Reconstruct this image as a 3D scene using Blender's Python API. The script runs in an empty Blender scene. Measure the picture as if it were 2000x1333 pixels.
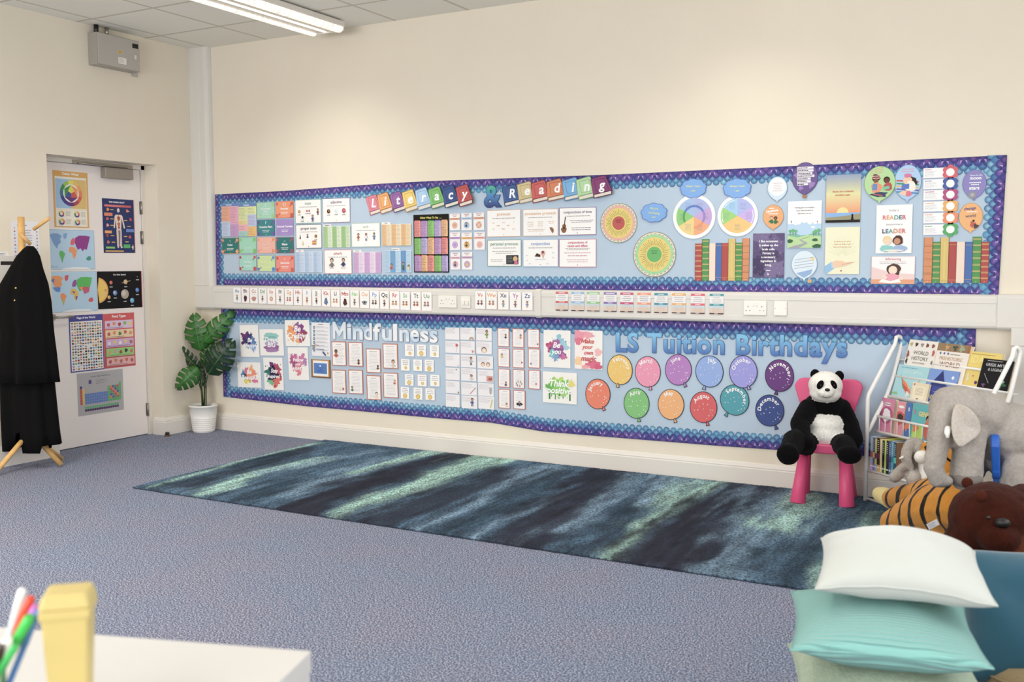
import bpy, bmesh, math, random
import numpy as np
from mathutils import Vector, Matrix, noise as mnoise

# ------------------------------------------------------------------ camera, world, lights, exposure
SC = bpy.context.scene
COL = SC.collection
H = 3.05
CF, CYAW, CPIT, CROL = 1953.18, 0.50327, 0.07934, -0.00372
CAM = np.array([6.15583, -5.92171, 1.35330])


def _axes():
    f = np.array([-math.sin(CYAW) * math.cos(CPIT), math.cos(CYAW) * math.cos(CPIT), -math.sin(CPIT)])
    r = np.cross(f, [0, 0, 1.0]); r /= np.linalg.norm(r)
    u = np.cross(r, f)
    c, s = math.cos(CROL), math.sin(CROL)
    return c * r + s * u, -s * r + c * u, f


AR, AU, AF = _axes()
cd = bpy.data.cameras.new('camera'); cam = bpy.data.objects.new('camera', cd); COL.objects.link(cam)
cam.matrix_world = Matrix(((AR[0], AU[0], -AF[0], CAM[0]), (AR[1], AU[1], -AF[1], CAM[1]),
                           (AR[2], AU[2], -AF[2], CAM[2]), (0, 0, 0, 1)))
cd.sensor_width = 36.0; cd.lens = CF / 2000 * 36.0; cd.clip_start = 0.05
cd.dof.use_dof = True; cd.dof.focus_distance = 6.3; cd.dof.aperture_fstop = 3.6
SC.camera = cam
SC.view_settings.view_transform = 'Standard'; SC.view_settings.look = 'None'
SC.view_settings.exposure = 0.07; SC.view_settings.gamma = 1.0
SC.view_settings.use_curve_mapping = False

w = bpy.data.worlds.new('world'); SC.world = w; w.use_nodes = True
w.node_tree.nodes['Background'].inputs[0].default_value = (0.86, 0.93, 1.0, 1)
w.node_tree.nodes['Background'].inputs[1].default_value = 1.0


def area(name, loc, rot, sx, sy, power, col, spread=math.pi):
    l = bpy.data.lights.new(name, 'AREA'); l.shape = 'RECTANGLE'; l.size = sx; l.size_y = sy
    l.energy = power; l.color = col; l.spread = spread
    o = bpy.data.objects.new(name, l); COL.objects.link(o); o.location = loc; o.rotation_euler = rot
    return o


WARM = (1.0, 0.93, 0.83)
FIX = [(1.52, -0.80), (4.52, -0.80), (1.52, -3.9), (4.52, -3.9), (4.52, -7.0), (1.52, -7.0)]
for i, (fx, fy) in enumerate(FIX):
    pw = (9.5, 7.5, 50, 13, 12, 40)[i]
    for ox, ow, sh in ((-.119, .05, .43), (0, .024, .14), (.119, .05, .43)):     # the three lit bands of each fitting
        area('fitting_light', (fx + ox, fy - (.16 if i < 2 else 0), 2.960), (0, 0, 0), ow, 0.84, pw * sh, WARM, math.radians(126 if i < 2 else 172))
# daylight through the windows of the right wall and the wall behind the camera
area('window_daylight', (6.90, -4.1, 1.65), (0, math.radians(90), 0), 1.5, 6.5, 52, (0.95, 0.97, 1.0))
area('window_daylight', (3.2, -8.85, 1.65), (math.radians(90), 0, 0), 5.4, 1.5, 200, (0.95, 0.97, 1.0))


# ------------------------------------------------------------------ pixel -> place helpers
def ray(px, py):
    return AF * CF + AR * (px - 1000.0) - AU * (py - 666.5)


def hitp(px, py, P, n):
    d = ray(px, py); P = np.array(P, float); n = np.array(n, float)
    t = ((P - CAM) @ n) / (d @ n)
    return CAM + t * d


def WB(px, py, y=0.0): return hitp(px, py, (0, y, 0), (0, 1, 0))
def WL(px, py, x=0.0): return hitp(px, py, (x, 0, 0), (1, 0, 0))
def FL(px, py, z=0.0): return hitp(px, py, (0, 0, z), (0, 0, 1))


def at(px, py, depth):
    d = ray(px, py)
    return CAM + d / (d @ AF) * depth


# ------------------------------------------------------------------ materials
def lin(c):
    """sRGB 0-255 tuple or hex string -> linear rgba"""
    if isinstance(c, str):
        c = tuple(int(c[i:i + 2], 16) for i in (0, 2, 4))
    o = []
    for v in c[:3]:
        v = v / 255.0
        o.append(v / 12.92 if v <= 0.04045 else ((v + 0.055) / 1.055) ** 2.4)
    return (o[0], o[1], o[2], 1.0)


MATS = {}


def mat(name, col=(200, 200, 200), rough=0.6, metal=0.0, noise=0.0, nscale=20.0, bump=0.0, bscale=200.0,
        attr=False, sheen=0.0, spec=0.5, emit=0.0, trans=0.0, coords='Object', sub=0.0):
    if name in MATS: return MATS[name]
    m = bpy.data.materials.new(name); m.use_nodes = True
    nt = m.node_tree; b = nt.nodes['Principled BSDF']
    b.inputs['Roughness'].default_value = rough
    b.inputs['Metallic'].default_value = metal
    b.inputs['Specular IOR Level'].default_value = spec
    b.inputs['Base Color'].default_value = lin(col)
    if sheen: b.inputs['Sheen Weight'].default_value = sheen; b.inputs['Sheen Roughness'].default_value = 0.5
    if trans: b.inputs['Transmission Weight'].default_value = trans
    if sub:
        b.inputs['Subsurface Weight'].default_value = sub; b.inputs['Subsurface Radius'].default_value = (.01, .01, .01)
    if emit:
        b.inputs['Emission Color'].default_value = lin(col); b.inputs['Emission Strength'].default_value = emit
    src = None
    if attr:
        a = nt.nodes.new('ShaderNodeVertexColor'); a.layer_name = 'Col'; src = a.outputs['Color']
    tc = nt.nodes.new('ShaderNodeTexCoord')
    if noise:
        n = nt.nodes.new('ShaderNodeTexNoise'); n.inputs['Scale'].default_value = nscale
        n.inputs['Detail'].default_value = 4
        nt.links.new(tc.outputs[coords], n.inputs['Vector'])
        mr = nt.nodes.new('ShaderNodeMapRange')
        mr.inputs['From Min'].default_value = 0.3; mr.inputs['From Max'].default_value = 0.7
        mr.inputs['To Min'].default_value = 1 - noise; mr.inputs['To Max'].default_value = 1 + noise
        nt.links.new(n.outputs['Fac'], mr.inputs['Value'])
        mx = nt.nodes.new('ShaderNodeVectorMath'); mx.operation = 'SCALE'
        if src: nt.links.new(src, mx.inputs[0])
        else: mx.inputs[0].default_value = lin(col)[:3]
        nt.links.new(mr.outputs[0], mx.inputs['Scale'])
        src = mx.outputs[0]
    if src: nt.links.new(src, b.inputs['Base Color'])
    if bump:
        n2 = nt.nodes.new('ShaderNodeTexNoise'); n2.inputs['Scale'].default_value = bscale
        n2.inputs['Detail'].default_value = 3
        nt.links.new(tc.outputs[coords], n2.inputs['Vector'])
        bp = nt.nodes.new('ShaderNodeBump'); bp.inputs['Strength'].default_value = bump
        bp.inputs['Distance'].default_value = 0.01
        nt.links.new(n2.outputs['Fac'], bp.inputs['Height']); nt.links.new(bp.outputs[0], b.inputs['Normal'])
    MATS[name] = m
    return m


M_WALL = mat('wall_paint', (233, 223, 205), 0.85, noise=0.012, nscale=3, bump=0.04, bscale=300)
M_PLAST = mat('white_plastic', (222, 218, 211), 0.45)
M_GLOSS = mat('white_gloss_paint', (228, 222, 214), 0.4)
M_DOOR = mat('door_paint', (242, 234, 230), 0.5)
M_METAL = mat('brushed_metal', (170, 165, 158), 0.35, 0.9)
M_WOOD = mat('pine_wood', (214, 170, 108), 0.5, noise=0.12, nscale=25)
M_PRINT = mat('printed_paper', rough=0.7, attr=True, spec=0.25)
_nt = M_PRINT.node_tree; _hs = _nt.nodes.new('ShaderNodeHueSaturation'); _hs.inputs['Saturation'].default_value = .84; _hs.inputs['Value'].default_value = .97
_src = _nt.nodes['Principled BSDF'].inputs['Base Color'].links[0].from_socket; _nt.links.new(_src, _hs.inputs['Color']); _nt.links.new(_hs.outputs[0], _nt.nodes['Principled BSDF'].inputs['Base Color'])
M_FUR = mat('plush_fur', rough=1.0, attr=True, noise=0.10, nscale=90, bump=0.5, bscale=260, sheen=0.04, spec=0.05)
M_BLACK = mat('black_plastic', (22, 20, 20), 0.4)


# ------------------------------------------------------------------ object helpers
def tag(o, label=None, cat=None, group=None, kind=None):
    if label: o['label'] = label
    if cat: o['category'] = cat
    if group: o['group'] = group
    if kind: o['kind'] = kind
    return o


def empty(name, loc=(0, 0, 0), rz=0.0, label=None, cat=None, group=None, kind=None):
    o = bpy.data.objects.new(name, None); COL.objects.link(o)
    o.location = loc; o.rotation_euler = (0, 0, rz); o.empty_display_size = 0.05
    return tag(o, label, cat, group, kind)


def mobj(name, bm, m, parent=None, smooth=False, loc=None, rot=None, bevel=0.0):
    me = bpy.data.meshes.new(name)
    if isinstance(bm, bmesh.types.BMesh):
        bm.normal_update(); bm.to_mesh(me); bm.free()
    else:
        me = bm
    if m is not None:
        for mm in (m if isinstance(m, (list, tuple)) else [m]): me.materials.append(mm)
    if smooth:
        for p in me.polygons: p.use_smooth = True
    o = bpy.data.objects.new(name, me); COL.objects.link(o)
    if parent: o.parent = parent
    if loc is not None: o.location = loc
    if rot is not None: o.rotation_euler = rot
    if bevel:
        b = o.modifiers.new('bevel', 'BEVEL'); b.width = bevel; b.segments = 3; b.limit_method = 'ANGLE'
    return o


def struct(name, bm, m, parent=None, **k):
    o = mobj(name, bm, m, parent, **k)
    if parent is None: o['kind'] = 'structure'
    return o


def box(bm, x0, y0, z0, x1, y1, z1, mi=0, M=None):
    vs = [(x0, y0, z0), (x1, y0, z0), (x1, y1, z0), (x0, y1, z0), (x0, y0, z1), (x1, y0, z1), (x1, y1, z1), (x0, y1, z1)]
    v = [bm.verts.new(M @ Vector(p) if M else p) for p in vs]
    for f in ((0, 3, 2, 1), (4, 5, 6, 7), (0, 1, 5, 4), (1, 2, 6, 5), (2, 3, 7, 6), (3, 0, 4, 7)):
        fc = bm.faces.new([v[i] for i in f]); fc.material_index = mi
    return v


def B(*a, **k):
    bm = bmesh.new(); box(bm, *a, **k); return bm


def frame_of(d):
    d = Vector(d).normalized()
    a = Vector((0, 0, 1)) if abs(d.z) < 0.9 else Vector((1, 0, 0))
    x = d.cross(a).normalized(); y = d.cross(x).normalized()
    return x, y


def tube(bm, pts, r, n=10, cap=True, mi=0):
    """tube through pts; r scalar or list"""
    pts = [Vector(p) for p in pts]
    rs = r if isinstance(r, (list, tuple)) else [r] * len(pts)
    rings = []; px = None
    for i, p in enumerate(pts):
        d = (pts[min(i + 1, len(pts) - 1)] - pts[max(i - 1, 0)])
        if px is None:
            x, y = frame_of(d)
        else:
            dn = d.normalized(); x = (px - dn * px.dot(dn)).normalized(); y = dn.cross(x).normalized() * -1
            y = dn.cross(x)
        px = x
        if i == 0: y = d.normalized().cross(x)
        rings.append([bm.verts.new(p + (x * math.cos(2 * math.pi * k / n) + y * math.sin(2 * math.pi * k / n)) * rs[i]) for k in range(n)])
    for a, b in zip(rings, rings[1:]):
        for k in range(n):
            f = bm.faces.new((a[k], a[(k + 1) % n], b[(k + 1) % n], b[k])); f.smooth = True; f.material_index = mi
    if cap:
        bm.faces.new(list(reversed(rings[0]))).material_index = mi
        bm.faces.new(rings[-1]).material_index = mi
    return rings


def lathe(bm, prof, n=32, cx=0, cy=0, close_bottom=True, close_top=False, mi=0, sx=1, sy=1):
    rings = []
    for r, z in prof:
        rings.append([bm.verts.new((cx + sx * r * math.cos(2 * math.pi * k / n), cy + sy * r * math.sin(2 * math.pi * k / n), z)) for k in range(n)])
    for a, b in zip(rings, rings[1:]):
        for k in range(n):
            f = bm.faces.new((a[k], a[(k + 1) % n], b[(k + 1) % n], b[k])); f.smooth = True; f.material_index = mi
    if close_bottom: bm.faces.new(list(reversed(rings[0]))).material_index = mi
    if close_top: bm.faces.new(rings[-1]).material_index = mi


def prism(bm, pts, y0, y1, mi=0):
    """polygon in XZ (ccw seen from -Y) extruded from y0 (front) to y1"""
    a = [bm.verts.new((x, y0, z)) for x, z in pts]; b = [bm.verts.new((x, y1, z)) for x, z in pts]
    n = len(pts)
    bm.faces.new(a).material_index = mi; bm.faces.new(list(reversed(b))).material_index = mi
    for i in range(n):
        f = bm.faces.new((a[(i + 1) % n], a[i], b[i], b[(i + 1) % n])); f.material_index = mi


# ------------------------------------------------------------------ the room
YF, XR = -9.0, 7.0
DOOR0, DOOR1, DOORH = -1.37, -0.412, 2.105     # opening in the left wall (y range, height)


def carpet():
    m = bpy.data.materials.new('blue_carpet'); m.use_nodes = True
    nt = m.node_tree; b = nt.nodes['Principled BSDF']; L = nt.links
    tc = nt.nodes.new('ShaderNodeTexCoord')
    n1 = nt.nodes.new('ShaderNodeTexNoise'); n1.inputs['Scale'].default_value = 165; n1.inputs['Detail'].default_value = 5; n1.inputs['Roughness'].default_value = .75
    n2 = nt.nodes.new('ShaderNodeTexNoise'); n2.inputs['Scale'].default_value = 2.2; n2.inputs['Detail'].default_value = 3
    n3 = nt.nodes.new('ShaderNodeTexNoise'); n3.inputs['Scale'].default_value = 45; n3.inputs['Detail'].default_value = 3
    for n in (n1, n2, n3): L.new(tc.outputs['Object'], n.inputs['Vector'])
    cr = nt.nodes.new('ShaderNodeValToRGB')
    e = cr.color_ramp.elements
    e[0].position = 0.40; e[0].color = lin((46, 53, 76))
    e[1].position = 0.60; e[1].color = lin((202, 207, 222))
    x = cr.color_ramp.elements.new(0.5); x.color = lin((103, 110, 131))
    L.new(n1.outputs['Fac'], cr.inputs['Fac'])
    c2 = nt.nodes.new('ShaderNodeValToRGB')
    c2.color_ramp.elements[0].position = 0.4; c2.color_ramp.elements[0].color = (0.94, 1.0, 1.04, 1)
    c2.color_ramp.elements[1].position = 0.6; c2.color_ramp.elements[1].color = (1.08, 1.0, 1.0, 1)
    mxf = nt.nodes.new('ShaderNodeMath'); mxf.operation = 'ADD'
    sc = nt.nodes.new('ShaderNodeMath'); sc.operation = 'MULTIPLY'; sc.inputs[1].default_value = 0.5
    sc2 = nt.nodes.new('ShaderNodeMath'); sc2.operation = 'MULTIPLY'; sc2.inputs[1].default_value = 0.5
    L.new(n2.outputs['Fac'], sc.inputs[0]); L.new(n3.outputs['Fac'], sc2.inputs[0])
    L.new(sc.outputs[0], mxf.inputs[0]); L.new(sc2.outputs[0], mxf.inputs[1])
    L.new(mxf.outputs[0], c2.inputs['Fac'])
    mu = nt.nodes.new('ShaderNodeVectorMath'); mu.operation = 'MULTIPLY'
    L.new(cr.outputs[0], mu.inputs[0]); L.new(c2.outputs[0], mu.inputs[1])
    L.new(mu.outputs[0], b.inputs['Base Color'])
    b.inputs['Roughness'].default_value = 1; b.inputs['Specular IOR Level'].default_value = 0.1
    bp = nt.nodes.new('ShaderNodeBump'); bp.inputs['Strength'].default_value = 0.12; bp.inputs['Distance'].default_value = 0.004
    L.new(n1.outputs['Fac'], bp.inputs['Height']); L.new(bp.outputs[0], b.inputs['Normal'])
    return m


struct('floor', B(-0.4, YF, -0.08, XR + .1, 0.15, 0.0), carpet())


def tiles():
    m = bpy.data.materials.new('ceiling_tile'); m.use_nodes = True
    nt = m.node_tree; b = nt.nodes['Principled BSDF']; L = nt.links
    tc = nt.nodes.new('ShaderNodeTexCoord'); sep = nt.nodes.new('ShaderNodeSeparateXYZ')
    L.new(tc.outputs['Object'], sep.inputs[0])

    def gridline(out, off):
        a = nt.nodes.new('ShaderNodeMath'); a.operation = 'ADD'; a.inputs[1].default_value = off + 60.0
        d = nt.nodes.new('ShaderNodeMath'); d.operation = 'MODULO'; d.inputs[1].default_value = 0.6
        s = nt.nodes.new('ShaderNodeMath'); s.operation = 'SUBTRACT'; s.inputs[1].default_value = 0.3
        ab = nt.nodes.new('ShaderNodeMath'); ab.operation = 'ABSOLUTE'
        g = nt.nodes.new('ShaderNodeMath'); g.operation = 'GREATER_THAN'; g.inputs[1].default_value = 0.3 - 0.012
        L.new(out, a.inputs[0]); L.new(a.outputs[0], d.inputs[0]); L.new(d.outputs[0], s.inputs[0])
        L.new(s.outputs[0], ab.inputs[0]); L.new(ab.outputs[0], g.inputs[0])
        return g.outputs[0]
    gx = gridline(sep.outputs[0], -0.17); gy = gridline(sep.outputs[1], 0.49)
    mx = nt.nodes.new('ShaderNodeMath'); mx.operation = 'MAXIMUM'; L.new(gx, mx.inputs[0]); L.new(gy, mx.inputs[1])
    mix = nt.nodes.new('ShaderNodeMix'); mix.data_type = 'RGBA'
    mix.inputs['A'].default_value = lin((238, 236, 227)); mix.inputs['B'].default_value = lin((206, 200, 186))
    L.new(mx.outputs[0], mix.inputs['Factor']); L.new(mix.outputs['Result'], b.inputs['Base Color'])
    b.inputs['Roughness'].default_value = 0.9
    n = nt.nodes.new('ShaderNodeTexNoise'); n.inputs['Scale'].default_value = 160
    L.new(tc.outputs['Object'], n.inputs['Vector'])
    bp = nt.nodes.new('ShaderNodeBump'); bp.inputs['Strength'].default_value = 0.15; bp.inputs['Distance'].default_value = .004
    L.new(n.outputs['Fac'], bp.inputs['Height']); L.new(bp.outputs[0], b.inputs['Normal'])
    return m


struct('ceiling', B(-0.3, YF, H, XR + .1, 0.15, H + 0.1), tiles())

bm = bmesh.new()
box(bm, -0.3, DOOR1, 0, 0, 0.15, H); box(bm, -0.3, YF, 0, 0, DOOR0, H); box(bm, -0.3, DOOR0, DOORH, 0, DOOR1, H)
struct('wall_left', bm, M_WALL)
struct('wall_back', B(0, 0, 0, XR, 0.15, H), M_WALL)
# right wall and wall behind the camera, each with a window opening
bm = bmesh.new()
box(bm, XR, YF, 0, XR + .1, 0.15, 0.9); box(bm, XR, YF, 2.4, XR + .1, 0.15, H)
box(bm, XR, -0.8, 0.9, XR + .1, 0.15, 2.4); box(bm, XR, YF, 0.9, XR + .1, -7.4, 2.4)
struct('wall_right', bm, M_WALL)
bm = bmesh.new()
box(bm, -.3, YF - .1, 0, XR + .1, YF, 0.9); box(bm, -.3, YF - .1, 2.4, XR + .1, YF, H)
box(bm, -.3, YF - .1, 0.9, 0.5, YF, 2.4); box(bm, 5.9, YF - .1, 0.9, XR + .1, YF, 2.4)
struct('wall_front', bm, M_WALL)
bm = bmesh.new()
for y in (-0.8, -2.45, -4.1, -5.75, -7.4): box(bm, XR + .01, y - .03, 0.9, XR + .07, y + .03, 2.4)
box(bm, XR + .01, -7.4, 0.9, XR + .07, -0.8, .95); box(bm, XR + .01, -7.4, 2.35, XR + .07, -0.8, 2.4)
struct('window_1', bm, M_GLOSS)
bm = bmesh.new()
for x in (0.5, 1.85, 3.2, 4.55, 5.9): box(bm, x - .03, YF - .07, 0.9, x + .03, YF - .01, 2.4)
box(bm, .5, YF - .07, 0.9, 5.9, YF - .01, .95); box(bm, .5, YF - .07, 2.35, 5.9, YF - .01, 2.4)
struct('window_2', bm, M_GLOSS)


# skirting boards: profile (distance from wall, z) swept along a path
def skirt(name, pts):
    prof = [(0, 0), (.018, 0), (.018, .100), (.015, .106), (.016, .112), (.012, .120), (.007, .132), (0, .137)]
    bm = bmesh.new(); rings = []
    pts = [Vector((p[0], p[1], 0)) for p in pts]
    for i, p in enumerate(pts):
        if 0 < i < len(pts) - 1:
            d0 = (p - pts[i - 1]).normalized(); d1 = (pts[i + 1] - p).normalized()
            n0 = Vector((d0.y, -d0.x, 0)); n1 = Vector((d1.y, -d1.x, 0))
            n = (n0 + n1); n = n / n.dot(n0)
        else:
            d = (pts[min(i + 1, len(pts) - 1)] - pts[max(i - 1, 0)]).normalized(); n = Vector((d.y, -d.x, 0))
        rings.append([bm.verts.new(p + n * a + Vector((0, 0, z))) for a, z in prof])
    for a, b in zip(rings, rings[1:]):
        for k in range(len(prof)):
            bm.faces.new((a[k], a[(k + 1) % len(prof)], b[(k + 1) % len(prof)], b[k]))
    bm.faces.new(list(reversed(rings[0]))); bm.faces.new(rings[-1])
    bmesh.ops.recalc_face_normals(bm, faces=bm.faces)
    return struct(name, bm, M_GLOSS)


skirt('baseboard_back', [(0.0, 0.0), (XR, 0.0)])
skirt('baseboard_left', [(-0.11, DOOR1), (0.0, DOOR1), (0.0, -0.0)])
skirt('baseboard_door_side', [(0.0, YF), (0.0, DOOR0)])

# trunking: vertical run in the corner, horizontal dado run, vertical drop at the right
bm = bmesh.new()
prism(bm, [(0.0, 0), (0.186, 0), (0.186, .01), (0, .01)], 0, 0.001)  # floor of the run, replaced by the extrusion below
bm.clear()
prof = [(0, 0), (0, -.058), (.093, -.058), (.096, -.056), (.099, -.058), (.155, -.058), (.172, -.052), (.183, -.038), (.188, -.018), (.188, 0)]


def vert_trunk(bm, prof, x0, z0, z1):
    a = [bm.verts.new((x0 + x, y, z0)) for x, y in prof]; b = [bm.verts.new((x0 + x, y, z1)) for x, y in prof]
    n = len(prof)
    for i in range(n): bm.faces.new((a[i], a[(i + 1) % n], b[(i + 1) % n], b[i]))
    bm.faces.new(list(reversed(a))); bm.faces.new(b)
    bmesh.ops.recalc_face_normals(bm, faces=bm.faces)


vert_trunk(bm, prof, 0.0, 1.17, H)
struct('trim_1', bm, M_PLAST)
TZ0, TZ1, TD = 0.985, 1.168, 0.055
bm = bmesh.new()
dprof = [(0.0, TZ0), (-.040, TZ0), (-.050, TZ0 + .006), (-.0545, TZ0 + .016), (-TD, TZ0 + .040), (-.052, TZ0 + .042), (-.052, TZ0 + .046),
         (-.052, TZ1 - .052), (-.052, TZ1 - .048), (-TD, TZ1 - .046), (-TD, TZ1 - .02), (-.052, TZ1 - .008), (-.040, TZ1), (0, TZ1)]


def dado(bm, x0, x1, prof):
    a = [bm.verts.new((x0, y, z)) for y, z in prof]; b = [bm.verts.new((x1, y, z)) for y, z in prof]
    n = len(prof)
    for i in range(n): bm.faces.new((a[i], b[i], b[(i + 1) % n], a[(i + 1) % n]))
    bm.faces.new(a); bm.faces.new(list(reversed(b)))
    bmesh.ops.recalc_face_normals(bm, faces=bm.faces)


dado(bm, 0.19, 5.86, dprof)
struct('trim_2', bm, M_PLAST)
# elbow covers and joint cover
bm = bmesh.new(); big = [(y * 1.08 - (.001 if y else 0), TZ0 + (z - TZ0) * 1.0 + (-.003 if z < 1.05 else .003)) for y, z in
                         [(0, TZ0), (-.044, TZ0), (-.056, TZ0 + .014), (-.057, TZ1 - .014), (-.046, TZ1), (0, TZ1)]]
dado(bm, 0.001, 0.195, big)
struct('trim_3', bm, M_PLAST)
bm = bmesh.new(); dado(bm, 3.105, 3.145, big); struct('trim_4', bm, M_PLAST)
bm = bmesh.new(); dado(bm, 5.855, 6.36, big); box(bm, 5.925, -.060, 0.90, 6.30, 0, TZ0 + .02)
struct('trim_5', bm, M_PLAST, bevel=.004)
bm = bmesh.new(); vert_trunk(bm, [(0, 0), (0, -.045), (.012, -.056), (.10, -.056), (.102, -.053), (.106, -.053), (.108, -.056), (.33, -.056), (.345, -.04), (.345, 0)], 5.935, 0.0, 0.905)
struct('trim_6', bm, M_PLAST)

# ------------------------------------------------------------------ door
DX = -0.15
door = empty('door_1', (DX, (DOOR0 + DOOR1) / 2, 0), kind='structure')


def dpart(name, bm, m, label=None, parent=None, **k):
    o = mobj(name, bm, m, parent or door, **k)
    if parent is None: o.location = (-DX, -(DOOR0 + DOOR1) / 2, 0)
    if label: o['label'] = label
    return o


dpart('door_leaf', B(DX - .044, DOOR0 + .03, .006, DX, DOOR1 - .035, DOORH - .035), M_DOOR, bevel=.002)
bm = bmesh.new()
box(bm, DX - .06, DOOR0, 0, DX + .012, DOOR0 + .027, DOORH); box(bm, DX - .06, DOOR1 - .032, 0, DX + .012, DOOR1, DOORH)
box(bm, DX - .06, DOOR0, DOORH - .032, DX + .012, DOOR1, DOORH)
dpart('door_frame', bm, M_GLOSS)
c0 = WL(205, 334, DX + .05); c1 = WL(260, 346, DX + .05)
dpart('door_closer', B(DX, c0[1], 1.985, DX + .055, c1[1], 2.065), mat('closer_grey', (158, 150, 142), .45, .5), 'silver door closer box', bevel=.004)
bm = bmesh.new(); box(bm, DX + .0, -1.06, 2.072, DX + .02, -.53, 2.098); tube(bm, [(DX + .045, -.60, 2.07), (DX + .03, -1.02, 2.078)], .006)
dpart('closer_arm', bm, M_METAL)
for z in (.2, 1.55, 1.78):
    bm = bmesh.new(); tube(bm, [(DX + .010, DOOR1 - .037, z - .05), (DX + .010, DOOR1 - .037, z + .05)], .008)
    box(bm, DX + .0, DOOR1 - .05, z - .05, DX + .003, DOOR1 - .025, z + .05)
    dpart('hinge', bm, M_METAL)
hy = WL(122, 620, DX + .05)
bm = bmesh.new(); tube(bm, [(DX, -1.26, hy[2]), (DX + .05, -1.26, hy[2])], .009); tube(bm, [(DX + .05, -1.265, hy[2]), (DX + .05, -1.13, hy[2])], .009)
tube(bm, [(DX, -1.26, hy[2]), (DX + .008, -1.26, hy[2])], .024, n=20)
dpart('door_handle', bm, M_METAL)

# ------------------------------------------------------------------ ceiling light fittings
M_GLOW = mat('lit_tube', (255, 250, 238), .5, emit=1.5)
M_REFL = mat('louvre_metal', (225, 222, 215), .25, .6)


M_GLOW2 = mat('lit_prism', (255, 247, 236), .5, emit=.6)
_nt = M_GLOW2.node_tree; _b = _nt.nodes['Principled BSDF']     # ribbed clear prisms: brighter and dimmer bands across the fitting
_tc = _nt.nodes.new('ShaderNodeTexCoord'); _w = _nt.nodes.new('ShaderNodeTexWave'); _w.bands_direction = 'Y'; _w.inputs['Scale'].default_value = 6.5; _w.inputs['Distortion'].default_value = 1.0
_n = _nt.nodes.new('ShaderNodeTexNoise'); _n.inputs['Scale'].default_value = 30; _nt.links.new(_tc.outputs['Object'], _n.inputs['Vector'])
_a = _nt.nodes.new('ShaderNodeMath'); _a.operation = 'MULTIPLY_ADD'; _a.inputs[1].default_value = .35; _a.inputs[2].default_value = .05; _nt.links.new(_w.outputs['Fac'], _a.inputs[0])
_c = _nt.nodes.new('ShaderNodeMath'); _c.operation = 'MULTIPLY_ADD'; _c.inputs[1].default_value = .8; _nt.links.new(_n.outputs['Fac'], _c.inputs[0]); _nt.links.new(_a.outputs[0], _c.inputs[2])
_nt.links.new(_tc.outputs['Object'], _w.inputs['Vector']); _nt.links.new(_c.outputs[0], _b.inputs['Emission Strength'])


def ceiling_light(x, y, label):
    r = empty('ceiling_light', (x, y, H), label=label, cat='light', group='ceiling light fittings')
    bm = bmesh.new()
    box(bm, -.155, -.60, -.05, .155, .60, -.012); box(bm, -.06, -.3, -.012, .06, .3, 0)
    mobj('housing', bm, M_GLOSS, r, bevel=.004)
    for s in (-1, 1):
        bm = bmesh.new()
        x0, x1 = (s * .15, s * .088)
        pr = [(x0, -.05), (x0, -.062), (x0 - s * .012, -.078), (x0 - s * .022, -.086), (x1 + s * .014, -.086), (x1, -.07), (x1, -.05)]
        a = [bm.verts.new((px, -.59, pz)) for px, pz in pr]; b = [bm.verts.new((px, .59, pz)) for px, pz in pr]
        for i in range(len(pr)): bm.faces.new((a[i], a[(i + 1) % len(pr)], b[(i + 1) % len(pr)], b[i]))
        bm.faces.new(a); bm.faces.new(b); bmesh.ops.recalc_face_normals(bm, faces=bm.faces)
        d = mobj('diffuser', bm, M_GLOW2, r)
    bm = bmesh.new(); tube(bm, [(0, -.57, -.066), (0, .57, -.066)], .012, n=12)
    mobj('lamp_tube', bm, M_GLOW, r)
    for sx in (-1, 1):
        mobj('reflector', B(min(sx * .020, sx * .084), -.585, -.072, max(sx * .020, sx * .084), .585, -.05), M_REFL, r)
        mobj('end_cap', B(-.150, sx * .594 - .006, -.078, .150, sx * .594 + .006, -.05), M_GLOSS, r, bevel=.003)
    return r


ceiling_light(1.52, -0.80, 'lit fluorescent ceiling fitting with two ribbed bands, nearest the corner of the cream walls')
ceiling_light(4.52, -0.80, 'lit fluorescent ceiling fitting above the right half of the display wall')
ceiling_light(1.52, -3.9, 'lit fluorescent ceiling fitting in the middle of the room on the door side')
ceiling_light(4.52, -3.9, 'lit fluorescent ceiling fitting in the middle of the room on the shelf side')

# ------------------------------------------------------------------ lettering: outlines of the built-in font, cached per glyph
GLYPH = {}


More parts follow.
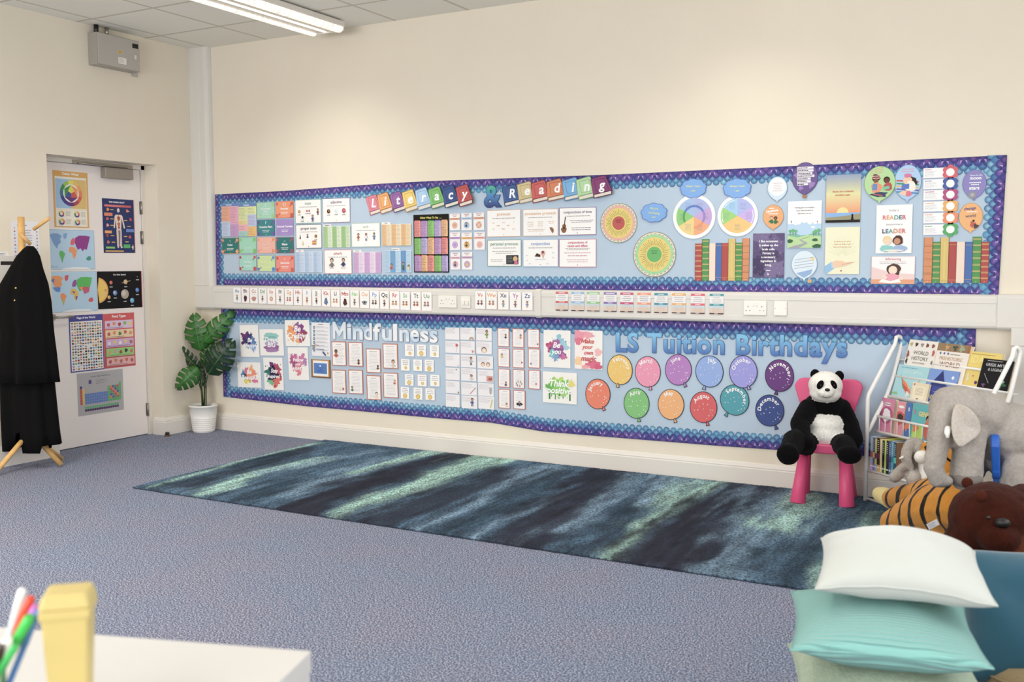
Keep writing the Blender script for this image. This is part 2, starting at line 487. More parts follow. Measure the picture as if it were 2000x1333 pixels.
def load_glyphs():
    chars = sorted(set("ABCDEFGHIJKLMNOPQRSTUVWXYZabcdefghijklmnopqrstuvwxyz&.,;:!?()'-/0123456789"))
    jobs = []
    for style, off in (('r', 0.0), ('b', 0.015), ('h', 0.028), ('x', 0.046)):
        for ch in chars:
            if style == 'x' and not (ch.isalpha() or ch == '&'): continue
            cu = bpy.data.curves.new('glyph', 'FONT'); cu.body = ch; cu.offset = off; cu.resolution_u = 2 if style in 'rb' else 4
            o = bpy.data.objects.new('glyph', cu); COL.objects.link(o); jobs.append((style, ch, o))
    adv = []
    for ch in chars:
        cu = bpy.data.curves.new('glyph', 'FONT'); cu.body = '|' + ch + '|'; cu.resolution_u = 1
        o = bpy.data.objects.new('glyph', cu); COL.objects.link(o); adv.append((ch, o))
    dg = bpy.context.evaluated_depsgraph_get(); dg.update()
    for style, ch, o in jobs:
        ev = o.evaluated_get(dg); me = ev.to_mesh()
        GLYPH[style, ch] = ([(v.co.x, v.co.y) for v in me.vertices], [tuple(p.vertices) for p in me.polygons])
        ev.to_mesh_clear()
    for ch, o in adv:
        ev = o.evaluated_get(dg); me = ev.to_mesh(); xs = [v.co.x for v in me.vertices]; wd = max(xs)
        ev.to_mesh_clear(); GLYPH['w', ch] = wd
    cu = bpy.data.curves.new('glyph', 'FONT'); cu.body = '||'; o2 = bpy.data.objects.new('glyph', cu); COL.objects.link(o2)
    dg = bpy.context.evaluated_depsgraph_get(); dg.update()
    me = o2.evaluated_get(dg).to_mesh(); w0 = max(v.co.x for v in me.vertices)
    for ch in chars: GLYPH['w', ch] -= w0
    GLYPH['w', ' '] = 0.30
    for _, _, o in jobs: c = o.data; bpy.data.objects.remove(o); bpy.data.curves.remove(c)
    for _, o in adv: c = o.data; bpy.data.objects.remove(o); bpy.data.curves.remove(c)
    c = o2.data; bpy.data.objects.remove(o2); bpy.data.curves.remove(c)


load_glyphs()
for _st, _o in (('r', 0.0), ('b', .015), ('h', .028), ('x', .046)):      # a clean single outline for the capital M
    _t, _W = .10 + _o, .74
    GLYPH[_st, 'M'] = ([(.04 - _o + x, y) for x, y in ((0, -_o), (_t + _o, -_o), (_t + _o, .40 - _o), (_W / 2 + _o, .06), (_W + _o - _t, .40 - _o), (_W + _o - _t, -_o), (_W + 2 * _o, -_o), (_W + 2 * _o, .70 + _o),
                                                    (_W + .5 * _o - _t * .8, .70 + _o), (_W / 2 + _o, .30 + _o * 1.5), (_t * .8 + 1.5 * _o, .70 + _o), (0, .70 + _o))], [tuple(range(12))])
CAPH = 0.70


def twidth(s): return sum(GLYPH['w', c] for c in s)


class Sheet:
    """One printed paper: x to the right, y up, in metres from its centre; each mark lies a hair in front of the last."""
    STEP = 0.00022

    def __init__(s, w, h, bg='fbf9f5', outline=None, t=0.0012):
        s.w, s.h, s.t = w, h, t; s.V = []; s.F = []; s.C = []; s.k = 0
        s.clip = (w / 2, h / 2) if outline is None and w > .02 else None
        pts = outline or [(-w / 2, -h / 2), (w / 2, -h / 2), (w / 2, h / 2), (-w / 2, h / 2)]
        n = len(pts); c = lin(bg)
        s.V += [(x, 0.0, z) for x, z in pts] + [(x, -t, z) for x, z in pts]
        s.F.append(tuple(range(n, 2 * n))); s.C.append(c)
        s.F.append(tuple(reversed(range(n)))); s.C.append(c)
        for i in range(n):
            j = (i + 1) % n; s.F.append((i, j, n + j, n + i)); s.C.append(c)

    def y(s, adv=True):
        if adv: s.k += 1
        return -s.t - s.STEP * s.k

    def raw(s, pts, faces, c, adv=True, cfn=None):
        y = s.y(adv); b = len(s.V); s.V += [(p[0], y, p[1]) for p in pts]
        cc = None if cfn else (c if isinstance(c, tuple) and len(c) == 4 else lin(c))
        for f in faces:
            if s.clip and any(abs(pts[i][0]) > s.clip[0] + 1e-7 or abs(pts[i][1]) > s.clip[1] + 1e-7 for i in f):
                q = [tuple(pts[i]) for i in f]      # keep the print inside the edges of the paper
                for ax in (0, 1):
                    for sg in (1, -1):
                        lim = s.clip[ax]; out = []
                        for a, e in zip(q, q[1:] + q[:1]):
                            ia, ie = sg * a[ax] <= lim, sg * e[ax] <= lim
                            if ia: out.append(a)
                            if ia != ie:
                                t = (sg * lim - a[ax]) / (e[ax] - a[ax]); out.append((a[0] + (e[0] - a[0]) * t, a[1] + (e[1] - a[1]) * t))
                        q = out
                        if not q: break
                    if not q: break
                if len(q) < 3: continue
                nb = len(s.V); s.V += [(p[0], y, p[1]) for p in q]; s.F.append(tuple(range(nb, nb + len(q)))); s.C.append([cfn(*p) for p in q] if cfn else cc)
                continue
            s.F.append(tuple(b + i for i in f))
            s.C.append([cfn(*pts[i]) for i in f] if cfn else cc)

    # u,v: 0..1 across the sheet
    def P(s, u, v): return ((u - .5) * s.w, (v - .5) * s.h)

    def poly(s, uv, c, adv=True): p = [s.P(*q) for q in uv]; s.raw(p, [tuple(range(len(p)))], c, adv)

    def rect(s, u0, v0, u1, v1, c, adv=True): s.poly([(u0, v0), (u1, v0), (u1, v1), (u0, v1)], c, adv)

    def grad(s, u0, v0, u1, v1, c0, c1, adv=True):
        a, b = lin(c0), lin(c1); p = [s.P(u0, v0), s.P(u1, v0), s.P(u1, v1), s.P(u0, v1)]
        y = s.y(adv); n = len(s.V); s.V += [(q[0], y, q[1]) for q in p]; s.F.append((n, n + 1, n + 2, n + 3)); s.C.append([a, a, b, b])

    def frame(s, m, c, mv=None):
        mv = m * s.w / s.h if mv is None else mv
        s.rect(0, 0, 1, mv, c); s.rect(0, 1 - mv, 1, 1, c, False); s.rect(0, mv, m, 1 - mv, c, False); s.rect(1 - m, mv, 1, 1 - mv, c, False)

    def disc(s, u, v, r, c, ry=None, n=20, adv=True, a0=0, a1=360):
        """r in fractions of the sheet height"""
        cx, cy = s.P(u, v); r *= s.h; ry = r if ry is None else ry * s.h
        full = a1 - a0 >= 360
        p = [(cx + r * math.cos(math.radians(a0 + (a1 - a0) * i / n)), cy + ry * math.sin(math.radians(a0 + (a1 - a0) * i / n))) for i in range(n if full else n + 1)]
        if not full: p.append((cx, cy))
        s.raw(p, [tuple(range(len(p)))], c, adv)

    def ring(s, u, v, r0, r1, c, n=28, a0=0, a1=360, adv=True):
        cx, cy = s.P(u, v); p = []
        for i in range(n + 1):
            a = math.radians(a0 + (a1 - a0) * i / n)
            p += [(cx + r0 * s.h * math.cos(a), cy + r0 * s.h * math.sin(a)), (cx + r1 * s.h * math.cos(a), cy + r1 * s.h * math.sin(a))]
        s.raw(p, [(2 * i, 2 * i + 1, 2 * i + 3, 2 * i + 2) for i in range(n)], c, adv)

    def line(s, u0, v0, u1, v1, wd, c, adv=True):
        a = Vector(s.P(u0, v0)); b = Vector(s.P(u1, v1)); d = (b - a); L = d.length or 1e-6; q = Vector((-d.y, d.x)) / L * wd * s.h / 2
        s.raw([tuple(a - q), tuple(b - q), tuple(b + q), tuple(a + q)], [(0, 1, 2, 3)], c, adv)

    def blob(s, u, v, r, c, seed=0, rough=.35, n=26, ry=None, adv=True):
        rd = random.Random(seed); cx, cy = s.P(u, v); r *= s.h; ry = r if ry is None else ry * s.h; ph = [rd.uniform(0, 6.28) for _ in range(4)]
        p = []
        for i in range(n):
            a = 2 * math.pi * i / n
            k = 1 + rough * (.5 * math.sin(3 * a + ph[0]) + .35 * math.sin(5 * a + ph[1]) + .3 * math.sin(8 * a + ph[2]) + rd.uniform(-.25, .25))
            p.append((cx + r * k * math.cos(a), cy + ry * k * math.sin(a)))
        s.raw(p, [tuple(range(n))], c, adv)

    def splash(s, blobs, seed=1):
        rd = random.Random(seed)
        for i, (u, v, r, c) in enumerate(blobs):
            s.blob(u, v, r, c, seed * 31 + i, .5)
            for k in range(5):
                a = rd.uniform(0, 6.28); d = r * rd.uniform(1.0, 1.6)
                s.disc(u + math.cos(a) * d * s.h / s.w, v + math.sin(a) * d, r * rd.uniform(.05, .16), c, n=8, adv=False)

    def text(s, t, u, v, size, c='ffffff', style='b', align='c', maxw=None, rot=0, shear=0.0, cfn=None, arc=None):
        """size = capital height as a fraction of the sheet height; maxw as a fraction of its width; v = baseline"""
        k = size * s.h / CAPH; wd = twidth(t) * k; sx = k
        if maxw and wd > maxw * s.w: sx = k * maxw * s.w / wd; wd = maxw * s.w
        x, yb = s.P(u, v)
        if align == 'c': x0 = -wd / 2
        elif align == 'r': x0 = -wd
        else: x0 = 0
        cr, sr = math.cos(math.radians(rot)), math.sin(math.radians(rot)); first = True
        for ch in t:
            if ch != ' ':
                V, F = GLYPH[style, ch]; gw = GLYPH['w', ch] * sx
                if arc:  # radius in metres: letters on a circle below/around the anchor
                    a = -(x0 + gw / 2) / arc
                    ca, sa = math.cos(a), math.sin(a)
                    pts = []
                    for gx, gy in V:
                        lx = gx * sx - gw / 2; ly = gy * k + arc
                        pts.append((x + lx * ca - ly * sa, yb + lx * sa + ly * ca - arc))
                else:
                    pts = []
                    for gx, gy in V:
                        lx = x0 + gx * sx + shear * gy * k; ly = gy * k
                        pts.append((x + lx * cr - ly * sr, yb + lx * sr + ly * cr))
                s.raw(pts, F, c, first, cfn); first = False
            x0 += GLYPH['w', ch] * sx

    def greek(s, u0, v0, u1, v1, n, c='8c8c8c', th=.35, seed=0, center=False, full=.9):
        """n lines of small unreadable print"""
        rd = random.Random(seed * 7 + n); s.k += 1; dv = (v1 - v0) / n
        for i in range(n):
            v = v1 - (i + .5) * dv; L = (u1 - u0) * rd.uniform(.6, full); a = (u0 + u1) / 2 - L / 2 if center else u0; e = a + L
            u = a
            while u < e:
                wl = min(rd.uniform(.03, .09), e - u)
                s.rect(u, v - dv * th / 2, u + wl, v + dv * th / 2, c, False); u += wl + .012

    def person(s, u, v, r, skin='c98d62', hair='3a2318', top='3f7fb5', seed=0, legs=None):
        """a small drawn figure: head radius r (fraction of height) at (u,v)"""
        a = s.h / s.w
        s.blob(u, v - r * 2.1, r * 1.0, top, seed + 5, .12, 16, ry=r * 1.25)
        s.line(u - r * a, v - r * 1.7, u - r * 1.7 * a, v - r * 2.6, r * .5, top, False)
        s.line(u + r * a, v - r * 1.7, u + r * 1.6 * a, v - r * 2.5, r * .5, skin, False)
        if legs:
            s.line(u - r * .4 * a, v - r * 3.1, u - r * .5 * a, v - r * 4.8, r * .6, legs); s.line(u + r * .4 * a, v - r * 3.1, u + r * .6 * a, v - r * 4.8, r * .6, legs, False)
        s.disc(u, v + r * .12, r * 1.08, hair, n=14); s.disc(u, v - r * .12, r * .82, skin, n=14)

    def build(s, name, loc, rz=0.0, tilt=0.0, m=None, parent=None):
        me = bpy.data.meshes.new(name); me.from_pydata(s.V, [], s.F)
        ca = me.color_attributes.new('Col', 'FLOAT_COLOR', 'CORNER'); buf = []
        for f, c in zip(s.F, s.C):
            if isinstance(c, list): [buf.extend(x) for x in c]
            else: buf.extend(list(c) * len(f))
        ca.data.foreach_set('color', buf)
        me.materials.append(m or M_PRINT)
        o = bpy.data.objects.new(name, me); COL.objects.link(o)
        o.matrix_world = Matrix.Translation(Vector(loc)) @ Matrix.Rotation(rz, 4, 'Z') @ Matrix.Rotation(-tilt, 4, 'Y')
        if parent: o.parent = parent
        return o


# measured frames: (x, y, scale) of the close-up each position was read in
REG = dict(A=(410, 360, 5.126), B=(700, 330, 4.597), C=(930, 330, 4.3), D=(1160, 330, 4.3), E=(1460, 300, 4.167), F=(1680, 290, 4.04),
           G=(420, 600, 6.664), H=(600, 600, 5.554), I=(850, 600, 5.553), J=(1120, 620, 4.545), K=(440, 540, 5.0), L=(800, 550, 5.556),
           M=(1050, 550, 5.0), N=(0, 280, 4.76), O=(0, 520, 3.173), P=(1740, 640, 7.692), Q=(1680, 760, 7.015), S=(700, 330, 7.692), T=(1400, 560, 3.3333), U=(0, 400, 5.557))


def px(r, x, y): a = REG[r]; return a[0] + x / a[2], a[1] + y / a[2]


BY = -0.0095      # the face of the display backing


def wallbox(r, x0, y0, x1, y1, yy=BY):
    """measured box -> centre on the wall, width, height"""
    a, b = px(r, x0, y0), px(r, x1, y1); cx, cy = (a[0] + b[0]) / 2, (a[1] + b[1]) / 2
    l, rr = WB(a[0], cy, yy), WB(b[0], cy, yy); t, bt = WB(cx, a[1], yy), WB(cx, b[1], yy)
    return ((l[0] + rr[0]) / 2, yy, (t[2] + bt[2]) / 2), rr[0] - l[0], t[2] - bt[2]


def leftbox(r, x0, y0, x1, y1, xx=0.0):
    a, b = px(r, x0, y0), px(r, x1, y1); cx, cy = (a[0] + b[0]) / 2, (a[1] + b[1]) / 2
    l, rr = WL(a[0], cy, xx), WL(b[0], cy, xx); t, bt = WL(cx, a[1], xx), WL(cx, b[1], xx)
    return (xx, (l[1] + rr[1]) / 2, (t[2] + bt[2]) / 2), rr[1] - l[1], t[2] - bt[2]


def put(s, name, loc, label, cat, group=None, tilt=0.0, left=False):
    o = s.build(name, loc, math.radians(90) if left else 0.0, math.radians(tilt))
    return tag(o, label, cat, group)


# ------------------------------------------------------------------ the two display boards
SKY = (184, 202, 219)


def board(name, outline, label, skip_top=False):
    """backing paper with a mermaid-scale paper border; outline = list of wall points (x,z), going round from the lower left"""
    r = empty(name, (outline[0][0], 0, outline[0][1]), label=label, cat='display board')
    off = Vector((-outline[0][0], 0, -outline[0][1]))
    bm = bmesh.new(); prism(bm, [(x, z) for x, z in outline], -0.005, -0.0005)
    bb = mobj('backing_paper', bm, mat('sky_blue_paper', SKY, .75, noise=.025, nscale=1.6, bump=.05, bscale=6), r); bb.location = off
    return r, off


PUR = ['3a2b86', '4a3a9e', '33227a', '5545ad']; TEA = ['2f6fa8', '3f8fb8', '58a9c6', '2c5c9c']


def border(r, off, path, width, seed, inward, lift=0.0):
    """one straight run (or bumpy run) of scale-printed border. path: wall points; inward: +1 when the inside is to the left of travel"""
    rd = random.Random(seed); s = Sheet(.01, .01, t=.0); s.V = []; s.F = []; s.C = []
    P = [Vector(p) for p in path]; seg = [(b - a).length for a, b in zip(P, P[1:])]; tot = sum(seg)
    n = max(2, round(tot / 0.046)); st = tot / n

    def pt(d, t):
        d = max(0, min(tot - 1e-6, d)); i = 0
        while d > seg[i] and i < len(seg) - 1: d -= seg[i]; i += 1
        u = (P[i + 1] - P[i]).normalized(); nn = Vector((-u.y, u.x)) * inward
        return P[i] + u * d + nn * t * width
    L = lambda c: lin(c)

    def strip(t0, t1, c0, c1, y):
        b = len(s.V); m = len(P) - 1; ds = [0]
        for q in seg: ds.append(ds[-1] + q)
        for d in ds:
            a, e = pt(d, t0), pt(d, t1); s.V.extend([(a.x, y, a.y), (e.x, y, e.y)])
        for i in range(m):
            f = (b + 2 * i, b + 2 * i + 2, b + 2 * i + 3, b + 2 * i + 1); s.F.append(f if inward > 0 else f[::-1])
            cc = [L(c0), L(c0), L(c1), L(c1)]; s.C.append(cc if inward > 0 else cc[::-1])
    strip(0, .80, '281c68', '2c6298', -.0062)

    def scale(d, t, rr, c, hi, y, half=False):
        c0 = pt(d, t); b = len(s.V); N = 12; s.V.append((c0.x, y, c0.y))
        # the light spot of each printed scale sits towards the inner edge
        for i in range(N):
            a = 2 * math.pi * i / N; dn = rr * math.sin(a); dn = max(dn, -t * width); dl = max(-d, min(tot - d, rr * math.cos(a)))
            e = pt(d, 0); u_ = (pt(min(d + .003, tot), 0) - pt(max(d - .003, 0), 0)).normalized(); nn_ = Vector((-u_.y, u_.x)) * inward
            q_ = c0 + u_ * dl + nn_ * dn; s.V.append((q_.x, y, q_.y))
        for i in range(N):
            s.F.append((b, b + 1 + i, b + 1 + (i + 1) % N) if inward > 0 else (b, b + 1 + (i + 1) % N, b + 1 + i)); s.C.append([L(hi), L(c), L(c)])
    for row, (t, rr, cs, his) in enumerate(((.80, .021, ['2a6aa2', '3384b0', '245c96'], ['7cc0dc', '5cacd0', '94cfe2']),
                                            (.56, .022, ['223f8a', '2668a2', '2c4890'], ['54a0ca', '3c80ba', '6ab4d4']),
                                            (.32, .023, ['261e74', '332a84', '222878'], ['5448a8', '3c54a8', '7458b4']),
                                            (.10, .020, ['281a68', '342480'], ['46349a', '7448a4']))):
        for k in range(n + 1):
            d = (k + (.5 if row % 2 else 0)) * st
            if d > tot: continue
            i = rd.randrange(len(cs)); j = rd.randrange(len(his)); scale(d, t, rr, cs[i], his[j], -.0066 - .0003 * row)
    for k in range(n):  # paler printed petals in the purple band
        for sg in (-1, 1):
            d = (k + .5) * st; a = pt(d + sg * st * .12, .18); e = pt(d + sg * st * .40, .38); m1 = pt(d + sg * st * .36, .18); b = len(s.V)
            if k % 2: continue
            s.V += [(a.x, -.0080, a.y), (m1.x, -.0080, m1.y), (e.x, -.0080, e.y)]; s.F.append((b, b + 1, b + 2)); s.C.append([L('8a6cc0'), L('e0b8e0'), L('b79ad6')])
    s.V = [(v[0], v[1] - lift, v[2]) for v in s.V]; me = bpy.data.meshes.new('scale_border'); me.from_pydata(s.V, [], s.F)
    ca = me.color_attributes.new('Col', 'FLOAT_COLOR', 'CORNER'); buf = []
    for f, c in zip(s.F, s.C):
        if isinstance(c, list): [buf.extend(x) for x in c]
        else: buf.extend(list(c) * len(f))
    ca.data.foreach_set('color', buf); me.materials.append(M_PRINT)
    o = bpy.data.objects.new('scale_border', me); COL.objects.link(o); o.parent = r; o.location = off


def wxz(px_, py_): q = WB(px_, py_, -.004); return (float(q[0]), float(q[2]))


UP = dict(bl=wxz(424, 557), br=wxz(1950, 579), tr=wxz(1967, 303), tl=wxz(421, 380))
TOPU = [wxz(421, 380), wxz(560, 373), wxz(745, 359), wxz(840, 354), wxz(1200, 341), wxz(1500, 327), wxz(1967, 303)]
BOTU = [UP['bl'], wxz(640, 560), wxz(1000, 567), wxz(1450, 572), UP['br']]
ru, offu = board('literacy_display_board', BOTU + list(reversed(TOPU)), 'long sky blue display board with mermaid scale border above the wall trunking')
BW = 0.092
border(ru, offu, list(reversed(TOPU)), BW, 3, 1)
border(ru, offu, BOTU, BW, 4, 1)
border(ru, offu, [UP['tl'], UP['bl']], BW * .8, 5, 1, .0014)
border(ru, offu, [UP['br'], UP['tr']], BW, 6, 1, .0014)
zt = TZ0 + .004
BOTL = [wxz(434, 775), wxz(600, 794), wxz(700, 803), wxz(850, 817), wxz(960, 826), wxz(1060, 843), wxz(1130, 849), wxz(1400, 871), wxz(1690, 891), wxz(1800, 900), (float(WB(1905, 700)[0]), wxz(1800, 900)[1] - .004)]
xr = float(WB(1905, 680)[0]); xl = wxz(434, 650)[0]
rl, offl = board('mindfulness_and_birthday_board', [(xl, BOTL[0][1])] + BOTL[1:] + [(xr, zt), (xl, zt)], 'long sky blue display board with mermaid scale border below the wall trunking')
border(rl, offl, [(xr, zt - .002), (xl, zt - .002)], BW + .02, 7, 1)
border(rl, offl, [(xl, BOTL[0][1])] + BOTL[1:], BW, 8, 1)
border(rl, offl, [(xl, zt), (xl, BOTL[0][1])], BW * .8, 9, 1, .0014)
border(rl, offl, [BOTL[-1], (xr, zt)], BW, 10, 1, .0014)

# ------------------------------------------------------------------ papers on the literacy board
G1 = 'punctuation cards on the literacy board'


def patches(s, rows, head='5a83c4', title='Punctuation'):
    s.rect(0, .905, 1, 1, head); s.text(title, .45, .935, .035, 'ffffff', 'h', maxw=.66)
    for i, (u0, v0, u1, v1, c) in enumerate(rows):
        s.rect(u0, v0, u1, v1, c); s.greek(u0 + .03, v0 + .03, u1 - .04, v1 - .03, max(3, int((v1 - v0) / .05)), 'b08a80', .22, i)


def tallposter(bx, rows, label):
    loc, w_, h_ = wallbox(*bx); s = Sheet(w_, h_, 'e8d9c8'); patches(s, rows)
    put(s, 'punctuation_poster', loc, label, 'poster', 'tall punctuation posters', tilt=0)


tallposter(('A', 118, 190, 289, 523), [(0, .45, .5, .9, 'eda27e'), (.5, .36, 1, .9, 'e9a3c0'), (0, 0, .5, .45, 'b9cdec'), (.5, 0, 1, .36, 'c79ad0')],
           'tall punctuation poster with orange, pink and blue panels, far left on the upper board')
tallposter(('A', 290, 192, 468, 523), [(0, .5, .5, .9, 'dbe8a2'), (.5, .66, 1, .9, 'dfe9a0'), (.5, .3, 1, .66, 'b9c6ec'), (0, .36, .5, .5, 'ecd58e'), (0, .16, .5, .36, 'efaab6'), (.5, 0, 1, .3, 'eebb62'), (0, 0, .5, .16, '9fd6cf')],
           'tall punctuation poster with lime and yellow panels, second from the left end')


def pcard(bx, bg, word, mark, shp, sc, label, tc='ffffff', seed=1):
    loc, w_, h_ = wallbox(*bx); s = Sheet(w_, h_, bg); s.frame(.012, sc[0])
    rd = random.Random(seed)
    spots = [(.08, .84, .09), (.9, .85, .1), (.07, .14, .1), (.9, .14, .13), (.82, .72, .05), (.2, .22, .05)]
    for i, (u, v, r) in enumerate(spots):
        c = sc[i % len(sc)]
        if shp == 'o': s.disc(u, v, r, c, n=16)
        elif shp == 's': s.poly([(u - r * .7, v - r), (u + r * .6, v - r * .9), (u + r * .7, v + r), (u - r * .6, v + r * .9)], c)
        elif shp == 't': s.poly([(u - r * .6, v - r * 1.1), (u + r * .9, v), (u - r * .5, v + r * 1.2)], c)
        elif shp == 'd': s.poly([(u, v - r * 1.3), (u + r * .8, v), (u, v + r * 1.2), (u - r * .8, v)], c)
    if mark: s.text(mark, .5, .74, .16, tc, 'h')
    if word:
        ws = word.split('|')
        for i, q in enumerate(ws): s.text(q, .5, .50 - .17 * i + (.0 if len(ws) == 1 else .06), .12, tc, 'h', maxw=.92)
    s.greek(.22, .20, .78, .38, 2, tc, .35, seed, True)
    s.disc(.5, .07, .02, tc, n=8)
    put(s, 'punctuation_card', loc, label, 'card', G1)


pcard(('A', 473, 184, 648, 342), 'a3dcc4', 'Exclamation|Mark', '!', 'o', ['c3e08c', '9cd27c'], 'mint exclamation mark card with lime circles', 'f4fbf4')
pcard(('A', 660, 170, 838, 338), 'ef8c55', 'Brackets', '( )', 's', ['d8452f', 'c93c2c'], 'orange brackets card with red squares')
pcard(('A', 475, 356, 650, 518), '2b8d92', 'Question Mark', '?', 'd', ['5b4aa0', '6d55ab'], 'teal question mark card with purple diamonds')
pcard(('A', 664, 350, 838, 514), 'a286cc', 'Inverted Commas', None, 'n', ['b79ddb'], 'plain purple inverted commas card')
pcard(('A', 120, 537, 290, 697), '1f7d78', 'Colon', ':', 'd', ['ee8d4a', 'f0a05f'], 'dark teal colon card with orange diamonds')
pcard(('A', 296, 532, 464, 692), '9fdcc0', None, None, 's', ['86cf6d', '78c460'], 'mint punctuation card with leaf green squares, right of the colon card', 'd6f0e2')
pcard(('A', 478, 532, 654, 692), 'f3b19c', 'Comma', ',', 't', ['ef8f4a', 'e98540'], 'peach punctuation card with orange triangles', 'f9d7c8')
pcard(('A', 664, 530, 840, 692), '1f7b7c', 'Ellipsis', '...', 't', ['c9394a', 'b03a55'], 'dark teal ellipsis card with red triangles')
pcard(('A', 294, 708, 468, 868), 'a2dccb', 'Full Stop', '.', 'o', ['b91f3a', 'c62a42'], 'mint full stop card with crimson circles', 'eaf8f2')
pcard(('A', 476, 712, 654, 874), 'cfe49a', 'Apostrophe', '.', 'o', ['3d72c4', '3f7fd0'], 'lime punctuation card with blue circles, in the bottom row', 'e8f2c4')
pcard(('A', 664, 716, 844, 880), 'ee7d68', 'Semicolon', ';', 'o', ['c4302f', 'cf3d38'], 'coral semicolon card with red circles')

G2 = 'grammar posters on the literacy board'


def gposter(bx, word, col, edge, items, label, two=None, body=True, tsz=.115):
    loc, w_, h_ = wallbox(*bx); s = Sheet(w_, h_, 'fbf9f6'); s.frame(.012, edge)
    if two: s.text(word, .5, .84, .085, col, 'h'); s.text(two, .5, .72, .085, col, 'h')
    else: s.text(word, .5, .79, tsz, col, 'b', maxw=.9)
    s.greek(.12, .66 if not two else .6, .88, .72 if not two else .69, 1 if not two else 2, 'a8a0a0', .4, 3, True)
    for it in items: it(s)
    s.disc(.5, .08, .018, edge, n=8)
    put(s, 'grammar_poster', loc, label, 'poster', G2)


def dd(u, v, r, c, c2=None, n=16):
    def f(s):
        s.disc(u, v, r, c, n=n)
        if c2: s.disc(u + .01, v + r * .2, r * .55, c2, n=n)
        s.greek(u - .07, v - r - .09, u + .07, v - r - .04, 1, '999999', .7, 2, True)
    return f


def pp(u, v, r, top, legs='2a3a6a', skin='c98d62'):
    def f(s): s.person(u, v, r, skin, '2b1b14', top, 3, legs)
    return f


def gr(u0, v0, u1, v1, n, c, seed=0): return lambda s: s.greek(u0, v0, u1, v1, n, c, .3, seed, True)


def wd(items, c, sz=.05):
    def f(s):
        for t, u, v in items: s.text(t, u, v, sz, c, 'b')
    return f


def guitar(s):
    s.blob(.13, .2, .11, '8a5a34', 2, .1); s.disc(.14, .33, .08, '8a5a34'); s.disc(.135, .27, .035, '2a1a12'); s.line(.14, .36, .17, .62, .03, '3a2a22'); s.disc(.172, .63, .025, '2a1a12')


def cookie(s): s.disc(.8, .2, .12, '9a6a42', a0=-60, a1=120); s.disc(.8, .24, .02, '3a2a22', n=8); s.disc(.84, .2, .02, '3a2a22', n=8, adv=False)


def choc(s): s.poly([(.34, .38), (.5, .36), (.5, .44), (.4, .5)], '4a2a1c'); s.poly([(.55, .42), (.6, .42), (.585, .28)], 'd9a566'); s.disc(.575, .5, .09, 'e7a6a0'); s.disc(.575, .53, .05, '7a4a3a')


def blackboard(s): s.rect(.56, .08, .92, .42, '3a3c40'); s.greek(.6, .14, .8, .38, 4, '9aa0a0', .3, 2); s.disc(.83, .28, .1, 'e2b277'); s.blob(.85, .14, .08, 'd05a86', 3, .1)


gposter(('A', 856, 154, 1114, 392), 'noun', '4f8a6a', '6fae85', [dd(.16, .5, .07, 'b9793a', 'e0b060'), dd(.46, .52, .045, 'c2303a'), dd(.55, .52, .045, 'c2303a'), pp(.88, .56, .045, '7a3a2a'), dd(.28, .24, .09, 'e8e8e8', '222222'), pp(.68, .3, .05, '3a56a0')], 'white noun poster with a green title and a football picture')
gposter(('A', 1130, 140, 1404, 384), 'adjective', '7a3474', '8a3a80', [dd(.22, .47, .09, '5a3420', 'a8683a'), dd(.5, .47, .08, 'cfe0ee', 'e8f2fa'), dd(.78, .48, .1, 'b8384a', 'd8607a')], 'white adjective poster with a burger, diamond and rose')
gposter(('A', 862, 404, 1120, 643), 'proper noun', '222222', '333333', [lambda s: s.poly([(.14, .4), (.2, .4), (.17, .6)], '3a3a3a'), pp(.46, .56, .04, '3a4a6a', None), dd(.78, .5, .08, 'c89868', '8a5a3a'), lambda s: s.poly([(.25, .14), (.31, .14), (.28, .34)], 'd8c06a'), lambda s: (s.rect(.64, .16, .8, .32, 'c0302a'), s.rect(.64, .2, .8, .28, 'e8b83a'))], 'white proper noun poster with a tower and a red and yellow flag')
gposter(('A', 1146, 656, 1422, 897), 'adverb', 'b02a4c', 'c03a58', [pp(.28, .55, .09, '7d8078', None, 'd8ac88'), pp(.7, .56, .08, '26366e', None, 'd0a078'), gr(.18, .2, .38, .3, 2, 'c08a94'), gr(.6, .2, .8, .3, 2, 'c08a94')], 'white adverb poster with a red edge and two boys')
gposter(('B', -60, 487, 195, 701), 'verb', '9cc49c', 'a8ccaa', [pp(.24, .52, .055, 'b0583a', 'a86a48'), pp(.52, .52, .055, 'e8e8ee', '3a4a8a'), pp(.8, .54, .05, '5a8ac0', '3a4a8a')], 'white verb poster with a pale green title and three moving children')
gposter(('C', 92, 345, 374, 571), 'pronoun', 'dd9c5c', 'e2a878', [wd([('this', .2, .5), ('ours', .5, .51), ('it', .8, .52), ('mine', .34, .4), ('she', .64, .4), ('he', .2, .27), ('them', .5, .27), ('you', .8, .27)], 'e0b070')], 'white pronoun poster with an orange title')
gposter(('C', 394, 338, 689, 565), 'possessive pronoun', 'dda468', 'e0ab74', [gr(.1, .34, .34, .56, 3, 'd8b898'), gr(.4, .34, .6, .56, 3, 'd8b898', 2), gr(.7, .44, .92, .56, 2, 'd8b898', 3), gr(.1, .16, .66, .28, 2, 'd8b898'), cookie], 'white possessive pronoun poster with a cookie in its corner')
gposter(('C', 698, 324, 1009, 557), 'conjunctions of time', '5a2a68', '7a3a8a', [gr(.26, .44, .96, .56, 2, '8a7a90'), gr(.26, .16, .94, .3, 2, '8a7a90', 4), guitar], 'white conjunctions of time poster with a guitar', tsz=.095)
gposter(('C', 96, 596, 379, 820), 'personal pronoun', '3c8a5c', '4a9468', [gr(.1, .46, .9, .6, 2, 'a0a8a0'), gr(.06, .16, .5, .28, 2, 'a0a8a0', 3), blackboard], 'white personal pronoun poster with a child at a blackboard')
